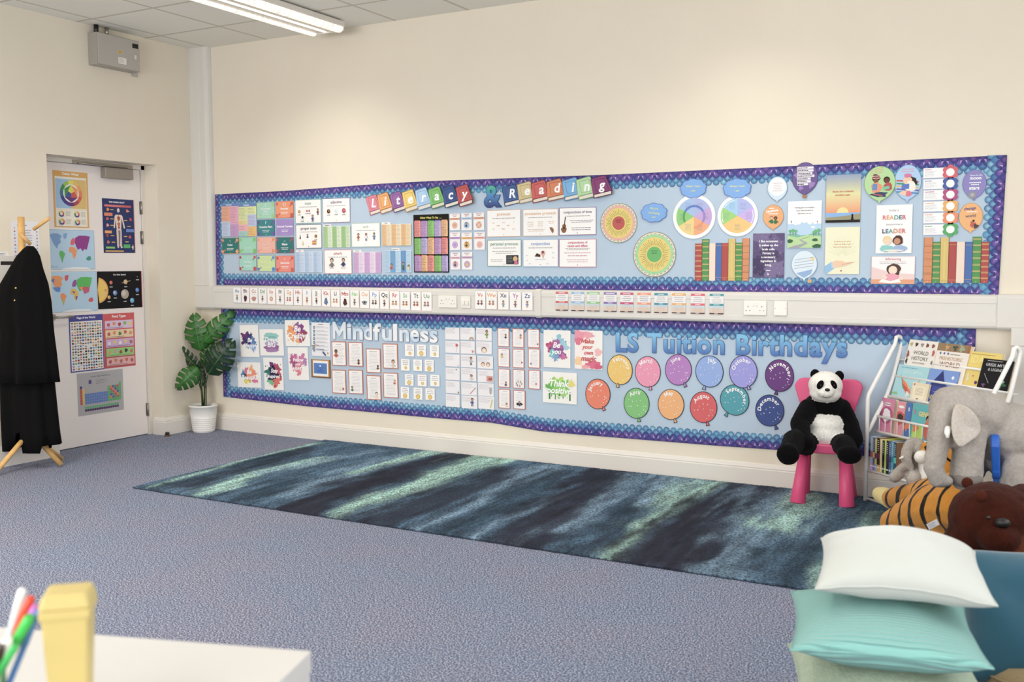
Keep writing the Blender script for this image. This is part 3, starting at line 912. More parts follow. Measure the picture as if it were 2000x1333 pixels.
gposter(('C', 394, 592, 690, 824), 'conjunction', '5a8ac8', '7aa4d8', [gr(.28, .24, .72, .3, 1, '9ab0d8'), wd([('for', .12, .4), ('as', .12, .22), ('but', .2, .1), ('yet', .86, .5), ('nor', .86, .32), ('and', .7, .1)], '8aaad8', .04), choc], 'white conjunction poster with chocolate and an ice cream')
gposter(('C', 698, 590, 1009, 827), 'conjunctions of', 'c8406a', 'c83a70', [gr(.1, .36, .9, .56, 2, 'd8a0b0'), gr(.08, .16, .92, .3, 2, 'd8a0b0', 2)], 'white conjunctions of cause and effect poster with a pink edge', two='cause and effect')

G3 = 'pastel word tables on the literacy board'


def wtable(bx, tabx, title, cols, edge, label, extra=None):
    loc, w_, h_ = wallbox(*bx); tw = .36
    out = [(-w_ / 2, -h_ / 2), (w_ / 2, -h_ / 2), (w_ / 2, h_ / 2 * .82), (w_ * (tabx + .3 - .5), h_ / 2 * .82), (w_ * (tabx + .3 - .5), h_ / 2), (w_ * (tabx - .5), h_ / 2), (w_ * (tabx - .5), h_ / 2 * .82), (-w_ / 2, h_ / 2 * .82)]
    if tabx <= 0: out = out[:5] + [(-w_ / 2, h_ / 2)]
    s = Sheet(w_, h_, 'f6f4f0', outline=out)
    n = len(cols)
    for i, c in enumerate(cols):
        s.rect(i / n, 0, (i + 1) / n, .9, c, i == 0)
        s.greek(i / n + .02, .04, (i + 1) / n - .015, .88, 15, 'a0a0a4', .22, i + 3)
    s.text(title, .15, .935, .045, '6a6a70', 'b', maxw=.26) if title else s.greek(tabx + .02, .93, tabx + .28, .97, 1, '6a6a70', .6, 2)
    if extra: extra(s)
    put(s, 'word_table', loc, label, 'poster', G3)


wtable(('A', 1138, 400, 1408, 633), 0, 'Adjectives', ['a8cf88', 'dcebcf', '98c878', 'dcebcf', '98c878', 'cfe3c0'], 0, 'green word table with adjectives tab, under the adjective poster')
wtable(('A', 866, 656, 1124, 882), 0, 'Nouns', ['a9c6e8', 'c9d9f0', 'a9c6e8', 'c9d9f0', 'a9c6e8', 'c3d6ee'], 0, 'blue word table with nouns tab, under the proper noun poster')
wtable(('B', 212, 477, 474, 690), 0, 'Verbs', ['eab878', 'f0dcb8', 'eab46c', 'f0dcb8', 'eab46c', 'f0d4a4'], 0, 'orange word table with verbs tab, right of the verb poster')
wtable(('B', -43, 728, 205, 934), 0, 'Adverbs', ['d3a4d6', 'ecd8ee', 'd0a0d8', 'ecd8ee', 'd0a0d8'], 0, 'lilac word table with adverbs tab, under the verb poster')
wtable(('B', 240, 712, 478, 930), .26, '', ['a8cdec', '5a9ed4', 'b4d6ee', '4a90cc', 'b4d6ee'], 0, 'blue striped word table with three drawn children',
       lambda s: (s.person(.25, .3, .055, top='c03a3a', seed=1), s.person(.7, .36, .055, top='4a7a3a', seed=2, legs='3a3a2a'), s.person(.9, .26, .05, top='e8d8a0', seed=3)))

# Other Ways To Say
loc, w_, h_ = wallbox('B', 497, 409, 812, 932); s = Sheet(w_, h_, '16120f')
s.text('Other Ways To Say . . .', .5, .93, .032, 'f2ea5a', 'h', maxw=.88)
cc = [['f08a80', 'c79ad6', '86d060', 'c3b0e4', 'f4bd80'], ['86d060', 'c0b4e8', 'f4bd80', 'cb9ad4', 'f08a80'], ['c79ad6', 'f4bd80', 'f08a80', '86d060', 'bfb0e6']]
hh = [['e04a40', '3a3a6a', '3a8a3a', '5a4a9a', 'e8a060'], ['3a8a3a', '7a6ac0', 'e89a5a', '7a4a8a', 'e04a40'], ['c04a80', 'e89a5a', 'c04a40', '2a6a2a', '5a4a7a']]
for r_ in range(3):
    for c_ in range(5):
        u0, v1 = .025 + c_ * .192, .905 - r_ * .3
        s.rect(u0, v1 - .285, u0 + .182, v1 - .018, cc[r_][c_], c_ == 0); s.rect(u0 + .01, v1 - .016, u0 + .172, v1 - .002, hh[r_][c_], False)
for r_ in range(3):
    for c_ in range(5):
        u0, v1 = .025 + c_ * .192, .905 - r_ * .3; s.greek(u0 + .012, v1 - .28, u0 + .172, v1 - .025, 13, '6a4a5a', .3, r_ * 5 + c_)
put(s, 'other_ways_to_say_poster', loc, 'black-edged poster of bright word columns titled Other Ways To Say', 'poster')

G4 = 'small weekday-like time cards in three columns'
for bx, c, pic, label in [((820, 402, 912, 553), 'dc9c78', 'o', 'small card with a tan band and a tan emblem, top left of its set'),
                          ((925, 396, 1020, 553), '9cc4e8', 'p', 'small card with a pale blue band and a boy on a blue circle'),
                          ((1034, 392, 1131, 551), 'dd9a76', 'x', 'small card with an orange band and a crossed emblem, top right of its set'),
                          ((822, 570, 914, 731), 'b892d6', 'o', 'small card with a lilac band and a lilac disc, in the second row'),
                          ((926, 572, 1022, 730), 'e8b04c', 'p', 'small card with a yellow band and a child on an orange circle'),
                          ((1040, 568, 1138, 728), 'e8a29c', 'o', 'small card with a salmon band and a salmon disc'),
                          ((828, 750, 916, 906), 'dcaac0', 'p', 'small card with a pink band and a person on a pink circle'),
                          ((930, 745, 1024, 906), 'c09ccc', 'q', 'small card with a mauve band and a yellow hand on a mauve disc')]:
    loc, w_, h_ = wallbox('B', *bx); s = Sheet(w_, h_, 'f7f3f2'); s.frame(.02, 'e4d4d4')
    s.greek(.12, .89, .88, .95, 1, 'b0707a', .6, 5, True); s.greek(.3, .8, .7, .86, 1, 'b0707a', .6, 1, True)
    s.rect(0, .62, 1, .74, c); s.greek(.1, .65, .9, .72, 1, 'a86a5a', .4, 2, True)
    s.disc(.5, .3, .19, c, n=24)
    if pic == 'p': s.person(.48, .40, .065, top='4a5a6a', seed=4)
    elif pic == 'q': s.blob(.5, .28, .1, 'e4b85c', 2, .2)
    elif pic == 'x': s.line(.3, .2, .66, .38, .03, 'f5ece8'); s.line(.62, .16, .38, .44, .03, 'f5ece8')
    else: s.ring(.5, .3, .12, .14, 'f0dcd6')
    put(s, 'every_time_card', loc, label, 'card', 'small cards with coloured bands beside the black poster')


# round feeling wheels
def wheel(cxy, rp, core, ring, label):
    p = px(*cxy); c = WB(*p, BY); R = abs(WB(p[0] + rp / REG[cxy[0]][2], p[1], BY)[0] - c[0])
    s = Sheet(2 * R, 2 * R, 'ece4cc', outline=[(R * math.cos(2 * math.pi * i / 48), R * math.sin(2 * math.pi * i / 48)) for i in range(48)])
    s.ring(.5, .5, .485, .5, '8a8a78'); s.disc(.5, .5, .44, ring, n=40); s.disc(.5, .5, .38, 'e8cf66', n=40)
    s.k += 1
    for i in range(44):
        a = 2 * math.pi * i / 44; r0 = .2; r1 = .3 + .05 * ((i * 7) % 3) / 2
        s.line(.5 + r0 * math.cos(a), .5 + r0 * math.sin(a), .5 + r1 * math.cos(a), .5 + r1 * math.sin(a), .008, '7a7a3a', False)
    for i in range(30):
        a = 2 * math.pi * i / 30; s.line(.5 + .455 * math.cos(a), .5 + .455 * math.sin(a), .5 + .455 * math.cos(a + .12), .5 + .455 * math.sin(a + .12), .012, '8a8a88', False)
    s.disc(.5, .5, .17, core, n=32); s.greek(.4, .5, .6, .6, 2, '5a2a2a' if core[0] in 'bc' else '2a6a3a', .3, 1, True)
    s.line(.5, 0, .5, .1, .006, '7a7a6a'); s.line(.0, .5, .08, .5, .006, '7a7a6a', False); s.line(.92, .5, 1, .5, .006, '7a7a6a', False)
    put(s, 'round_word_chart', c, label, 'paper wheel', 'round paper word wheels')


wheel(('D', 208, 456), 156, 'c03c34', 'e8a898', 'round paper wheel with a red centre and yellow spokes')
wheel(('D', 508, 719), 182, '62b862', '9ed89a', 'round paper wheel with a green centre and yellow spokes')


def whitewheel(cxy, rp, secs, inner, label):
    p = px(*cxy); c = WB(*p, BY); R = abs(WB(p[0] + rp / REG[cxy[0]][2], p[1], BY)[0] - c[0])
    s = Sheet(2 * R, 2 * R, 'fbfaf8', outline=[(R * math.cos(2 * math.pi * i / 48), R * math.sin(2 * math.pi * i / 48)) for i in range(48)])
    for i, (a0, a1, c1) in enumerate(secs): s.disc(.5, .5, .42, c1, a0=a0, a1=a1, n=14, adv=i == 0)
    for i, (a0, a1, c1) in enumerate(secs):
        a = math.radians((a0 + a1) / 2); u, v = .5 + .27 * math.cos(a), .5 + .27 * math.sin(a); s.greek(u - .09, v - .08, u + .09, v + .08, 5, '7f8fb0', .18, i, True)
    if inner:
        for i, (a0, a1, c1) in enumerate(inner): s.ring(.5, .5, .22, .265, c1, a0=a0, a1=a1, n=8, adv=i == 0)
    else:
        s.ring(.5, .5, .375, .39, 'ffffff', a0=100, a1=150, n=8); s.ring(.5, .5, .375, .39, 'ffffff', a0=-30, a1=20, n=8, adv=False); s.ring(.5, .5, .375, .39, 'ffffff', a0=170, a1=205, n=8, adv=False)
    put(s, 'round_reading_chart', c, label, 'paper wheel', 'white rimmed reading wheels')


whitewheel(('D', 841, 402), 180, [(30, 90, 'a8b4e4'), (90, 150, '9cbce8'), (150, 210, '8cd070'), (210, 270, 'f0d27c'), (270, 330, 'f0a468'), (330, 390, 'c8a4dc')],
           [(30, 90, '4a70cc'), (90, 150, '4a74c8'), (150, 210, '4aa850'), (270, 330, 'ee8a50'), (330, 390, '9c80cc')], 'white rimmed wheel with an inner ring, under the When I learn cloud')
whitewheel(('D', 1207, 394), 172, [(30, 90, 'a8b4ec'), (90, 150, '9ccdf0'), (150, 210, '98d870'), (210, 330, 'f0c468'), (330, 390, 'c8acec')], None, 'white rimmed wheel with plain coloured sectors, under the When I read cloud')


def cloud(cxy, rx, ry, lines, label):
    p = px(*cxy); c = WB(*p, BY - .003); sc = REG[cxy[0]][2]; R = abs(WB(p[0] + rx / sc, p[1], BY)[0] - c[0]); V = abs(WB(p[0], p[1] + ry / sc, BY)[2] - c[2])
    out = []
    for i in range(64):
        a = 2 * math.pi * i / 64; k = .90 + .10 * abs(math.sin(4.5 * a + .5)); out.append((R * k * math.cos(a), V * k * math.sin(a)))
    s = Sheet(2 * R, 2 * V, '3f6fc0', outline=out)
    s.raw([(x * .95, z * .94) for x, z in out], [tuple(range(64))], '6aa6e8')
    for i in range(9):
        a = i * .7; s.line(.5 + .34 * math.cos(a), .5 + .3 * math.sin(a), .5 + .4 * math.cos(a + .2), .5 + .36 * math.sin(a + .2), .012, '5a92d8', i == 0)
    for i, (t, v) in enumerate(lines): s.text(t, .5, v, .10, 'e8ea7c', 'b', maxw=.66, rot=-6 if 'dev' in t or 'We' in t else 0)
    put(s, 'paper_cloud', c, label, 'paper cut-out', 'blue paper clouds')


cloud(('D', 834, 164), 116, 84, [('When I learn', .56), ('I am', .34)], 'blue paper cloud reading When I learn I am')
cloud(('D', 1202, 164), 124, 86, [('When I read', .56), ('I am', .34)], 'blue paper cloud reading When I read I am')
cloud(('D', 504, 368), 115, 84, [('We are', .66), ('developing', .44), ('our', .24)], 'blue paper cloud above the green centred wheel')

# paper book spines
SP = dict(o='d9874a', g='4f9a50', y='dcc062', r='b5332e', c='f2dcc8', b='2f68b4')
ONAME = dict(o='orange', g='green', y='yellow', r='red', c='cream', b='blue')


def spines(reg, xs, tops, bot, cols, where, order):
    for i, k in enumerate(cols):
        loc, w_, h_ = wallbox(reg, xs[i], tops[i], xs[i + 1], bot); s = Sheet(w_, h_, SP[k])
        if k in 'rg' and (tops[i] > 0) and i in (0, 1, 6, 7):
            for v in (.1, .24, .38, .52, .66, .8, .93): s.rect(0, v, 1, v + .012, 'e0c070'); s.rect(0, v + .022, 1, v + .03, 'e0c070', False)
        elif k == 'o':
            for v in (.05, .19, .22, .36, .5, .53, .66, .8, .83): s.rect(0, v, 1, v + .006, '8a4a20', v == .05)
        elif k == 'b': s.rect(0, .92, 1, .93, 'c8a860'); s.rect(0, .08, 1, .088, 'c8a860', False)
        elif k == 'c': s.rect(.9, 0, 1, 1, 'f6ccc0'); s.rect(0, 0, .08, 1, 'f6ccc0', False)
        elif k == 'y': s.rect(0, .04, 1, .05, 'b09040'); s.rect(.4, .1, .6, .9, 'e2c86e')
        else: s.rect(0, .07, 1, .078, 'd8a050'); s.rect(0, .93, 1, .938, 'd8a050', False)
        s.disc(.5, .025, .008, 'f0e0c0', n=8)
        s.rect(0, 0, .03, 1, '6a4a3a'); s.rect(.97, 0, 1, 1, '6a4a3a', False)
        nm = ONAME[k]
        put(s, 'paper_book_spine', loc, '%s paper book spine, %s %s' % (nm, order[i], where), 'paper cut-out', 'paper book spines on the upper board')


ORD = ['first from the left in', 'second from the left in', 'third from the left in', 'fourth from the left in', 'fifth from the left in', 'sixth from the left in', 'seventh from the left in', 'rightmost in']
spines('D', [850, 908, 967, 1022, 1072, 1128, 1188, 1246, 1305], [628, 590, 625, 623, 623, 587, 620, 583], 940, 'rgcbrygo', 'the left spine row', ORD)
spines('F', [500, 570, 630, 697, 757, 825, 885, 953, 1015], [703, 738, 702, 738, 738, 738, 697, 738], 1063, 'ogyrcbgr', 'the right spine row', ORD)


# ------------------------------------------------------------------ balloons and quote posters at the right of the upper board
def balloon_outline(R, V, tail=.18, n=40, rot=0.0):
    out = []
    for i in range(n):
        a = 2 * math.pi * i / n + math.pi / 2
        x, z = math.cos(a), math.sin(a)
        if z < 0: x *= 1 - .22 * z * z
        out.append((R * x, V * z if z > 0 else V * z * (1 + tail * (1 if abs(x) < .12 else 0))))
    c, s_ = math.cos(rot), math.sin(rot)
    return [(x * c - z * s_, x * s_ + z * c) for x, z in out]


def bsheet(reg, cx, cy, rx, ry, bg, edge=None, dy=0.0, rot=0.0):
    p = px(reg, cx, cy); c = WB(*p, BY - dy); sc = REG[reg][2]; R = abs(WB(p[0] + rx / sc, p[1], BY)[0] - c[0]); V = abs(WB(p[0], p[1] + ry / sc, BY)[2] - c[2])
    out = balloon_outline(R, V, rot=rot); s = Sheet(2 * R, 2 * V, edge or bg, outline=out)
    if edge: s.raw([(x * .965, z * .97) for x, z in out], [tuple(range(len(out)))], bg)
    return s, c


s, c = bsheet('E', 243, 285, 82, 98, 'cfe2f2', '7a9abc'); s.disc(.5, .56, .36, 'fbfbfa', n=28); s.greek(.24, .36, .78, .76, 5, 'b07a80', .25, 2, True)
put(s, 'quote_balloon', c, 'pale blue paper balloon with a white disc of red and blue print', 'paper balloon', 'paper quote balloons')
s, c = bsheet('E', 468, 202, 107, 130, '6a5296', '4a3a70')
for i, (u, v, r) in enumerate([(.2, .6, .08), (.75, .3, .1), (.6, .8, .07), (.35, .2, .07)]): s.blob(u, v, r, '9a7abc', i, .3)
for i in range(7):
    v = .79 - i * .085; L = [.62, .62, .58, .66, .52, .52, .42][i]; s.rect(.2, v, .2 + L, v + .068, 'f7f3f6', i == 0)
for i in range(7): v = .79 - i * .085; s.greek(.22, v + .01, .2 + [.62, .62, .58, .66, .52, .52, .42][i], v + .06, 1, '3a3048', .5, i)
s.rect(.42, -.12, .58, -.02, 'a8744a'); s.line(.4, .05, .43, -.02, .01, '5a4a6a'); s.line(.6, .05, .57, -.02, .01, '5a4a6a', False)
put(s, 'quote_balloon', c, 'purple galaxy paper balloon with white text strips, overlapping the top border', 'paper balloon', 'paper quote balloons')
s, c = bsheet('E', 210, 515, 84, 98, 'eca45c', 'c8803c'); s.greek(.22, .82, .62, .88, 1, 'ffffff', .5, 6, True); s.text('kindness', .45, .7, .1, 'ffffff', 'h', maxw=.6, rot=8); s.greek(.25, .58, .75, .66, 1, 'ffffff', .4, 2, True)
s.person(.42, .45, .07, 'e8b890', 'a8542a', '2c7a4a', 1); s.person(.62, .43, .07, '8a5a3a', '2a1a14', '2c7a4a', 2)
put(s, 'quote_balloon', c, 'orange paper balloon with two hugging children in green', 'paper balloon', 'paper quote balloons')
s, c = bsheet('E', 462, 905, 106, 116, 'dcebf6', '9ab8d4'); s.raw([(x * .9, z) for x, z in [(-s.w * .34, -s.h * .3), (0, -s.h * .47), (s.w * .3, -s.h * .32), (s.w * .36, -s.h * .16)]], [(0, 1, 2, 3)], '8ab0dc')
s.disc(.82, .7, .07, 'f0d88c')
for i in range(4): s.line(.12, .36 + .1 * i, .86, .46 + .1 * i, .012, '8a9098', i == 0)
s.rect(.64, -.14, .8, -.02, 'd8a878'); put(s, 'quote_balloon', c, 'white and sky blue paper balloon with a basket and slanting lines of print', 'paper balloon', 'paper quote balloons')
s, c = bsheet('F', 375, 268, 110, 140, 'a8cdf0', '6a94c8', 0.0)
s.greek(.2, .78, .8, .9, 2, 'e08a9a', .3, 4, True)
for i, q in enumerate(['c84a4a', '4a9a6a', 'e8b44a', '6a5aa8', '3a8ac0']): s.line(.1, .56 - .08 * i, .9, .5 - .08 * i, .045, q, i == 0)
s.blob(.62, .5, .16, '3a2a28', 3, .1); s.disc(.5, .55, .12, 'f0c8a4'); s.blob(.5, .69, .1, 'd86a9a', 4, .15, ry=.06); s.blob(.6, .38, .15, 'f4efe4', 5, .15); s.blob(.4, .2, .12, 'f0c8a4', 6, .2, ry=.07); s.poly([(.28, .3), (.56, .32), (.56, .46), (.3, .44)], '3a6ac8'); s.blob(.55, .18, .08, 'e0607a', 7, .2)
put(s, 'quote_balloon', c, 'blue paper balloon with a drawn girl in a pink hat reading', 'paper balloon', 'paper quote balloons')
s, c = bsheet('F', 155, 277, 126, 137, 'b4dc98', '8ab86a', 0.005)
for i in range(4): s.line(.2, .72 + .05 * i, .6, .82 + .05 * i, .012, 'd88a6a', i == 0)
s.blob(.38, .66, .11, '4a2a22', 3, .15); s.rect(.28, .7, .5, .73, 'e8a0a0'); s.rect(.28, .64, .5, .67, 'e8a0a0', False); s.disc(.38, .58, .07, '8a5236'); s.blob(.4, .38, .15, 'e88a5a', 4, .15); s.poly([(.26, .32), (.42, .3), (.42, .48), (.28, .5)], '4a86c8')
s.disc(.72, .6, .09, '3a2218'); s.disc(.72, .57, .075, '6a3e28'); s.blob(.76, .4, .12, 'b83a3a', 5, .12); s.poly([(.6, .3), (.82, .34), (.8, .42), (.62, .4)], '6ac8a0'); s.blob(.5, .18, .22, '3a4a6a', 6, .3, ry=.07); s.line(.3, .2, .6, .14, .03, 'c84a3a')
put(s, 'quote_balloon', c, 'green paper balloon with two drawn boys reading', 'paper balloon', 'paper quote balloons')
s, c = bsheet('F', 902, 282, 95, 114, '8a80c4', '6a60a8'); s.text('Shoot for the', .56, .78, .05, 'ffffff', 'b', maxw=.5); s.text('moon', .54, .66, .11, 'ffffff', 'h', maxw=.6); s.greek(.25, .52, .8, .58, 1, 'ffffff', .5, 2, True); s.greek(.3, .45, .75, .51, 1, 'ffffff', .5, 4, True); s.text('stars', .5, .31, .12, 'ffffff', 'h', maxw=.6)
s.disc(.42, .12, .13, '9a9aa0', n=20); s.disc(.42, .13, .06, 'b8b8bc', n=12)
put(s, 'quote_balloon', c, 'purple paper balloon reading moon and stars', 'paper balloon', 'paper quote balloons')
s, c = bsheet('F', 873, 543, 95, 112, 'f2ae5e', 'd88a40'); s.text('change', .46, .76, .1, '5a4a8a', 'h', maxw=.6, rot=5); s.greek(.3, .66, .8, .72, 1, 'ffffff', .5, 2, True); s.text('world', .5, .5, .1, '8a6a7a', 'h', maxw=.5, rot=4)
s.blob(.6, .24, .1, 'c84a3a', 3, .3); s.disc(.62, .37, .04, '4a3a2a'); s.blob(.72, .18, .08, '5a4a4a', 8, .4)
put(s, 'quote_balloon', c, 'orange paper balloon reading change and world, under the purple moon balloon', 'paper balloon', 'paper quote balloons')

G5 = 'quote posters on the upper board'
loc, w_, h_ = wallbox('E', 328, 387, 602, 769); s = Sheet(w_, h_, 'fafafa')
s.rect(0, 0, 1, .55, 'b4d6f0')
for i, (u, v, r) in enumerate([(.05, .56, .05), (.18, .57, .06), (.33, .55, .05), (.5, .58, .05), (.66, .56, .06), (.82, .55, .05), (.95, .57, .06)]): s.disc(u, v, r, 'fafafa', n=16, adv=i == 0)
s.blob(.24, .51, .035, 'ffffff', 1, .2, ry=.02); s.blob(.76, .44, .04, 'ffffff', 2, .2, ry=.025)
s.poly([(0, 0), (1, 0), (1, .3), (.8, .32), (.6, .28), (.4, .27), (.2, .32), (0, .3)], '7cc0a8'); s.poly([(0, 0), (1, 0), (1, .24), (.6, .28), (.3, .22), (0, .27)], 'b8dc98')
s.poly([(.0, .0), (.35, 0), (.62, .1), (.4, .18), (.62, .24), (.7, .25), (.34, .18), (.5, .1), (.2, .05)], 'a8a8b0')
for i, (u, v, r) in enumerate([(.08, .36, .035), (.16, .37, .04), (.25, .36, .033), (.84, .35, .04), (.93, .37, .04), (.78, .33, .03)]): s.line(u, v - .09, u, v, .01, '6a4a32', i == 0)
for i, (u, v, r) in enumerate([(.08, .36, .035), (.16, .37, .04), (.25, .36, .033), (.84, .35, .04), (.93, .37, .04), (.78, .33, .03)]): s.disc(u, v, r, '62b87a', n=14)
s.blob(.08, .15, .06, '3a6a48', 4, .15, ry=.04); s.blob(.82, .17, .06, '3a6a48', 5, .15, ry=.03); s.blob(.88, .03, .09, '3a6a48', 6, .15, ry=.05)
for i, t in enumerate(['Reading gives us someplace', 'to go when we have to', 'stay where we are.']): s.text(t, .5, .85 - .062 * i, .026, '6a6a7a', 'b', maxw=.86)
put(s, 'quote_poster', loc, 'white quote poster with a landscape of trees and a winding path', 'poster', G5)
loc, w_, h_ = wallbox('E', 44, 650, 299, 1012); s = Sheet(w_, h_, '5f4f7c')
for i, (u, v, r, q) in enumerate([(.3, .9, .2, '7a6a98'), (.8, .7, .25, '6e5e8e'), (.2, .3, .22, '4a3c66'), (.7, .2, .25, '7c6c9a'), (.5, .5, .2, '52446e')]): s.blob(u, v, r, q, i, .5)
rd = random.Random(4); s.k += 1
for i in range(30): s.disc(rd.uniform(.03, .97), rd.uniform(.03, .97), rd.uniform(.003, .008), 'e8e0f0', n=6, adv=False)
for i, t in enumerate(['I like nonsense;', 'it wakes up the', 'brain cells.', 'Fantasy is', 'a necessary', 'ingredient in', 'living.']): s.text(t, .5, .80 - .089 * i, .048, 'ffffff', 'h', maxw=.8)
s.greek(.4, .15, .62, .18, 1, 'ffffff', .5, 1, True); s.disc(.5, .08, .02, 'f0e8f4', n=10)
put(s, 'quote_poster', loc, 'purple starry quote poster beginning I like nonsense', 'poster', G5)
loc, w_, h_ = wallbox('E', 637, 172, 920, 562); s = Sheet(w_, h_, 'f0d080')
s.grad(0, .6, 1, 1, 'e6e2a0', '8fa0c4'); s.grad(0, .2, 1, .6, 'ee8c58', 'e6e2a0', False); s.disc(.5, .2, .12, 'f6e08c', n=24); s.rect(0, .12, 1, .205, '7ab0e8'); s.poly([(0, .05), (1, .04), (1, .18), (.6, .14), (.3, .12), (0, .11)], 'a09a78')
s.rect(0, 0, 1, .055, '2c2624'); s.poly([(.74, .05), (.82, .05), (.8, .14), (.76, .14)], '1c1a1c'); s.disc(.78, .155, .022, '1c1a1c', n=10); s.rect(0, 0, .01, 1, '8a96b4')
for i, t in enumerate(['Books are a uniquely', 'portable magic.']): s.text(t, .5, .635 - .073 * i, .035, 'd8784a', 'h', maxw=.8)
put(s, 'quote_poster', loc, 'sunset quote poster with a dark figure by the sea', 'poster', G5)
loc, w_, h_ = wallbox('E', 632, 600, 912, 982); s = Sheet(w_, h_, 'f2f0cc'); s.k += 1
for i in range(13):
    a = math.radians(20 + i * 11.6); s.line(.5 + .1 * math.cos(a), .36 + .08 * math.sin(a), .5 + .44 * math.cos(a), .36 + .42 * math.sin(a), .006, 'dcdcb0', False)
for i, t in enumerate(['So often as you read a', 'book, you make it new', 'places and the new ones']): s.text(t, .5, .685 - .058 * i, .026, 'd8925c', 'b', maxw=.78)
s.poly([(0, 0), (.05, 0), (.28, .12), (.2, .26), (0, .17)], '8abce4'); s.poly([(.2, .14), (.28, .12), (.26, .26), (.18, .27)], 'b4d6ee')
s.poly([(.25, .13), (.5, .16), (.6, .17), (.88, .26), (.6, .25), (.52, .28), (.3, .29), (.22, .25)], 'f0c8a4'); s.line(.5, .2, .86, .262, .006, 'b08a6a'); s.disc(.48, .07, .02, 'c86a5a', n=10)
put(s, 'quote_poster', loc, 'pale yellow quote poster with an open hand and a blue sleeve', 'poster', G5)
loc, w_, h_ = wallbox('F', 126, 446, 410, 829); s = Sheet(w_, h_, 'fbfbf9')
s.text('today a', .48, .87, .045, '7a7a7a', 'r', shear=.3); s.text('tomorrow a', .5, .58, .045, '7a7a7a', 'r', shear=.3)
for word, v, cs in (('READER', .70, ['d8655a', 'e88a50', 'e8a850', '58a8a4', '4a6a8a', 'd05a62']), ('LEADER', .42, ['4a4a5a', '5a7a9a', '58b0a8', 'e0905a', 'e88a7a', 'e0605a'])):
    W_ = twidth(word); x = 0
    for ch, q in zip(word, cs): s.text(ch, .17 + .66 * x / W_, v, .085, q, 'h', align='l'); x += GLYPH['w', ch]
s.blob(.32, .1, .14, '8ad0cc', 3, .1, ry=.07); s.blob(.68, .1, .14, '9ab8dc', 4, .1, ry=.07); s.disc(.32, .28, .085, 'ecd48c'); s.disc(.33, .25, .07, 'f4d4b4'); s.blob(.62, .27, .1, '5a3428', 5, .1); s.disc(.6, .25, .065, 'c88a64'); s.blob(.5, .06, .2, 'eee8dc', 2, .1, ry=.02)
put(s, 'quote_poster', loc, 'white poster reading today a READER tomorrow a LEADER', 'poster', G5)
loc, w_, h_ = wallbox('F', 88, 852, 432, 1070); s = Sheet(w_, h_, 'fbf6f4'); s.poly([(0, .1), (1, .1), (1, .35), (.5, .4), (0, .62)], 'f0d0cc'); s.rect(0, 0, 1, .16, 'e89a68')
s.text('Inferencing', .5, .86, .085, 'd0506a', 'b', maxw=.42); s.greek(.08, .72, .92, .82, 2, 'b0a8a8', .3, 1, True)
s.blob(.52, .5, .24, '5a4038', 2, .1); s.disc(.5, .5, .15, 'f6dcc4'); s.blob(.48, .25, .24, 'ee9ab0', 4, .1, ry=.13); s.line(.36, .2, .26, .32, .1, 'f6dcc4'); s.line(.64, .2, .74, .2, .1, 'f6dcc4'); s.poly([(.18, .06), (.44, .02), (.7, .06), (.64, .18), (.45, .1), (.26, .18)], 'fdfbf4'); s.frame(.006, 'e8a8a8')
put(s, 'quote_poster', loc, 'inferencing poster with a girl reading at an orange desk', 'poster', G5)
for i, (y0, y1, q, fcol) in enumerate([(153, 233, 'red', 'd8485c'), (242, 322, 'blue', '3a5aa8'), (328, 409, 'magenta', 'b83a80'), (418, 499, 'yellow', 'eea840'), (509, 591, 'orange', 'ee8040'), (600, 683, 'green', '4ab060')]):
    loc, w_, h_ = wallbox('F', 498, y0, 704, y1, BY); cx_, _, _ = wallbox('F', 672, y0, 752, y1, BY)
    dx = cx_[0] - loc[0]; s = Sheet(w_, h_, 'fcfbfa'); s.frame(.008, 'd8c8dc')
    s.greek(.06, .76, .46, .88, 1, fcol, .6, i); s.greek(.06, .15, .62, .7, 5, 'a0a4b0', .2, i)
    R = .036; s.k += 2; y_ = s.y()
    for a in range(6):
        b = len(s.V); ca, sa = dx + R * .72 * math.cos(a * math.pi / 3 + .5), R * .72 * math.sin(a * math.pi / 3 + .5)
        s.V += [(ca + R * .44 * math.cos(t * math.pi / 7), y_, sa + R * .44 * math.sin(t * math.pi / 7)) for t in range(14)]; s.F.append(tuple(range(b, b + 14))); s.C.append(lin(fcol))
    for rr, q2 in ((.8, fcol), (.58, 'fdfcf6')):
        y_ = s.y(); b = len(s.V); s.V += [(dx + R * rr * math.cos(t * math.pi / 12), y_, R * rr * math.sin(t * math.pi / 12)) for t in range(24)]; s.F.append(tuple(range(b, b + 24))); s.C.append(lin(q2))
    put(s, 'flower_strip', loc, 'white paper strip with a %s flower ring at its right end' % q, 'paper strip', 'paper strips with flower rings')


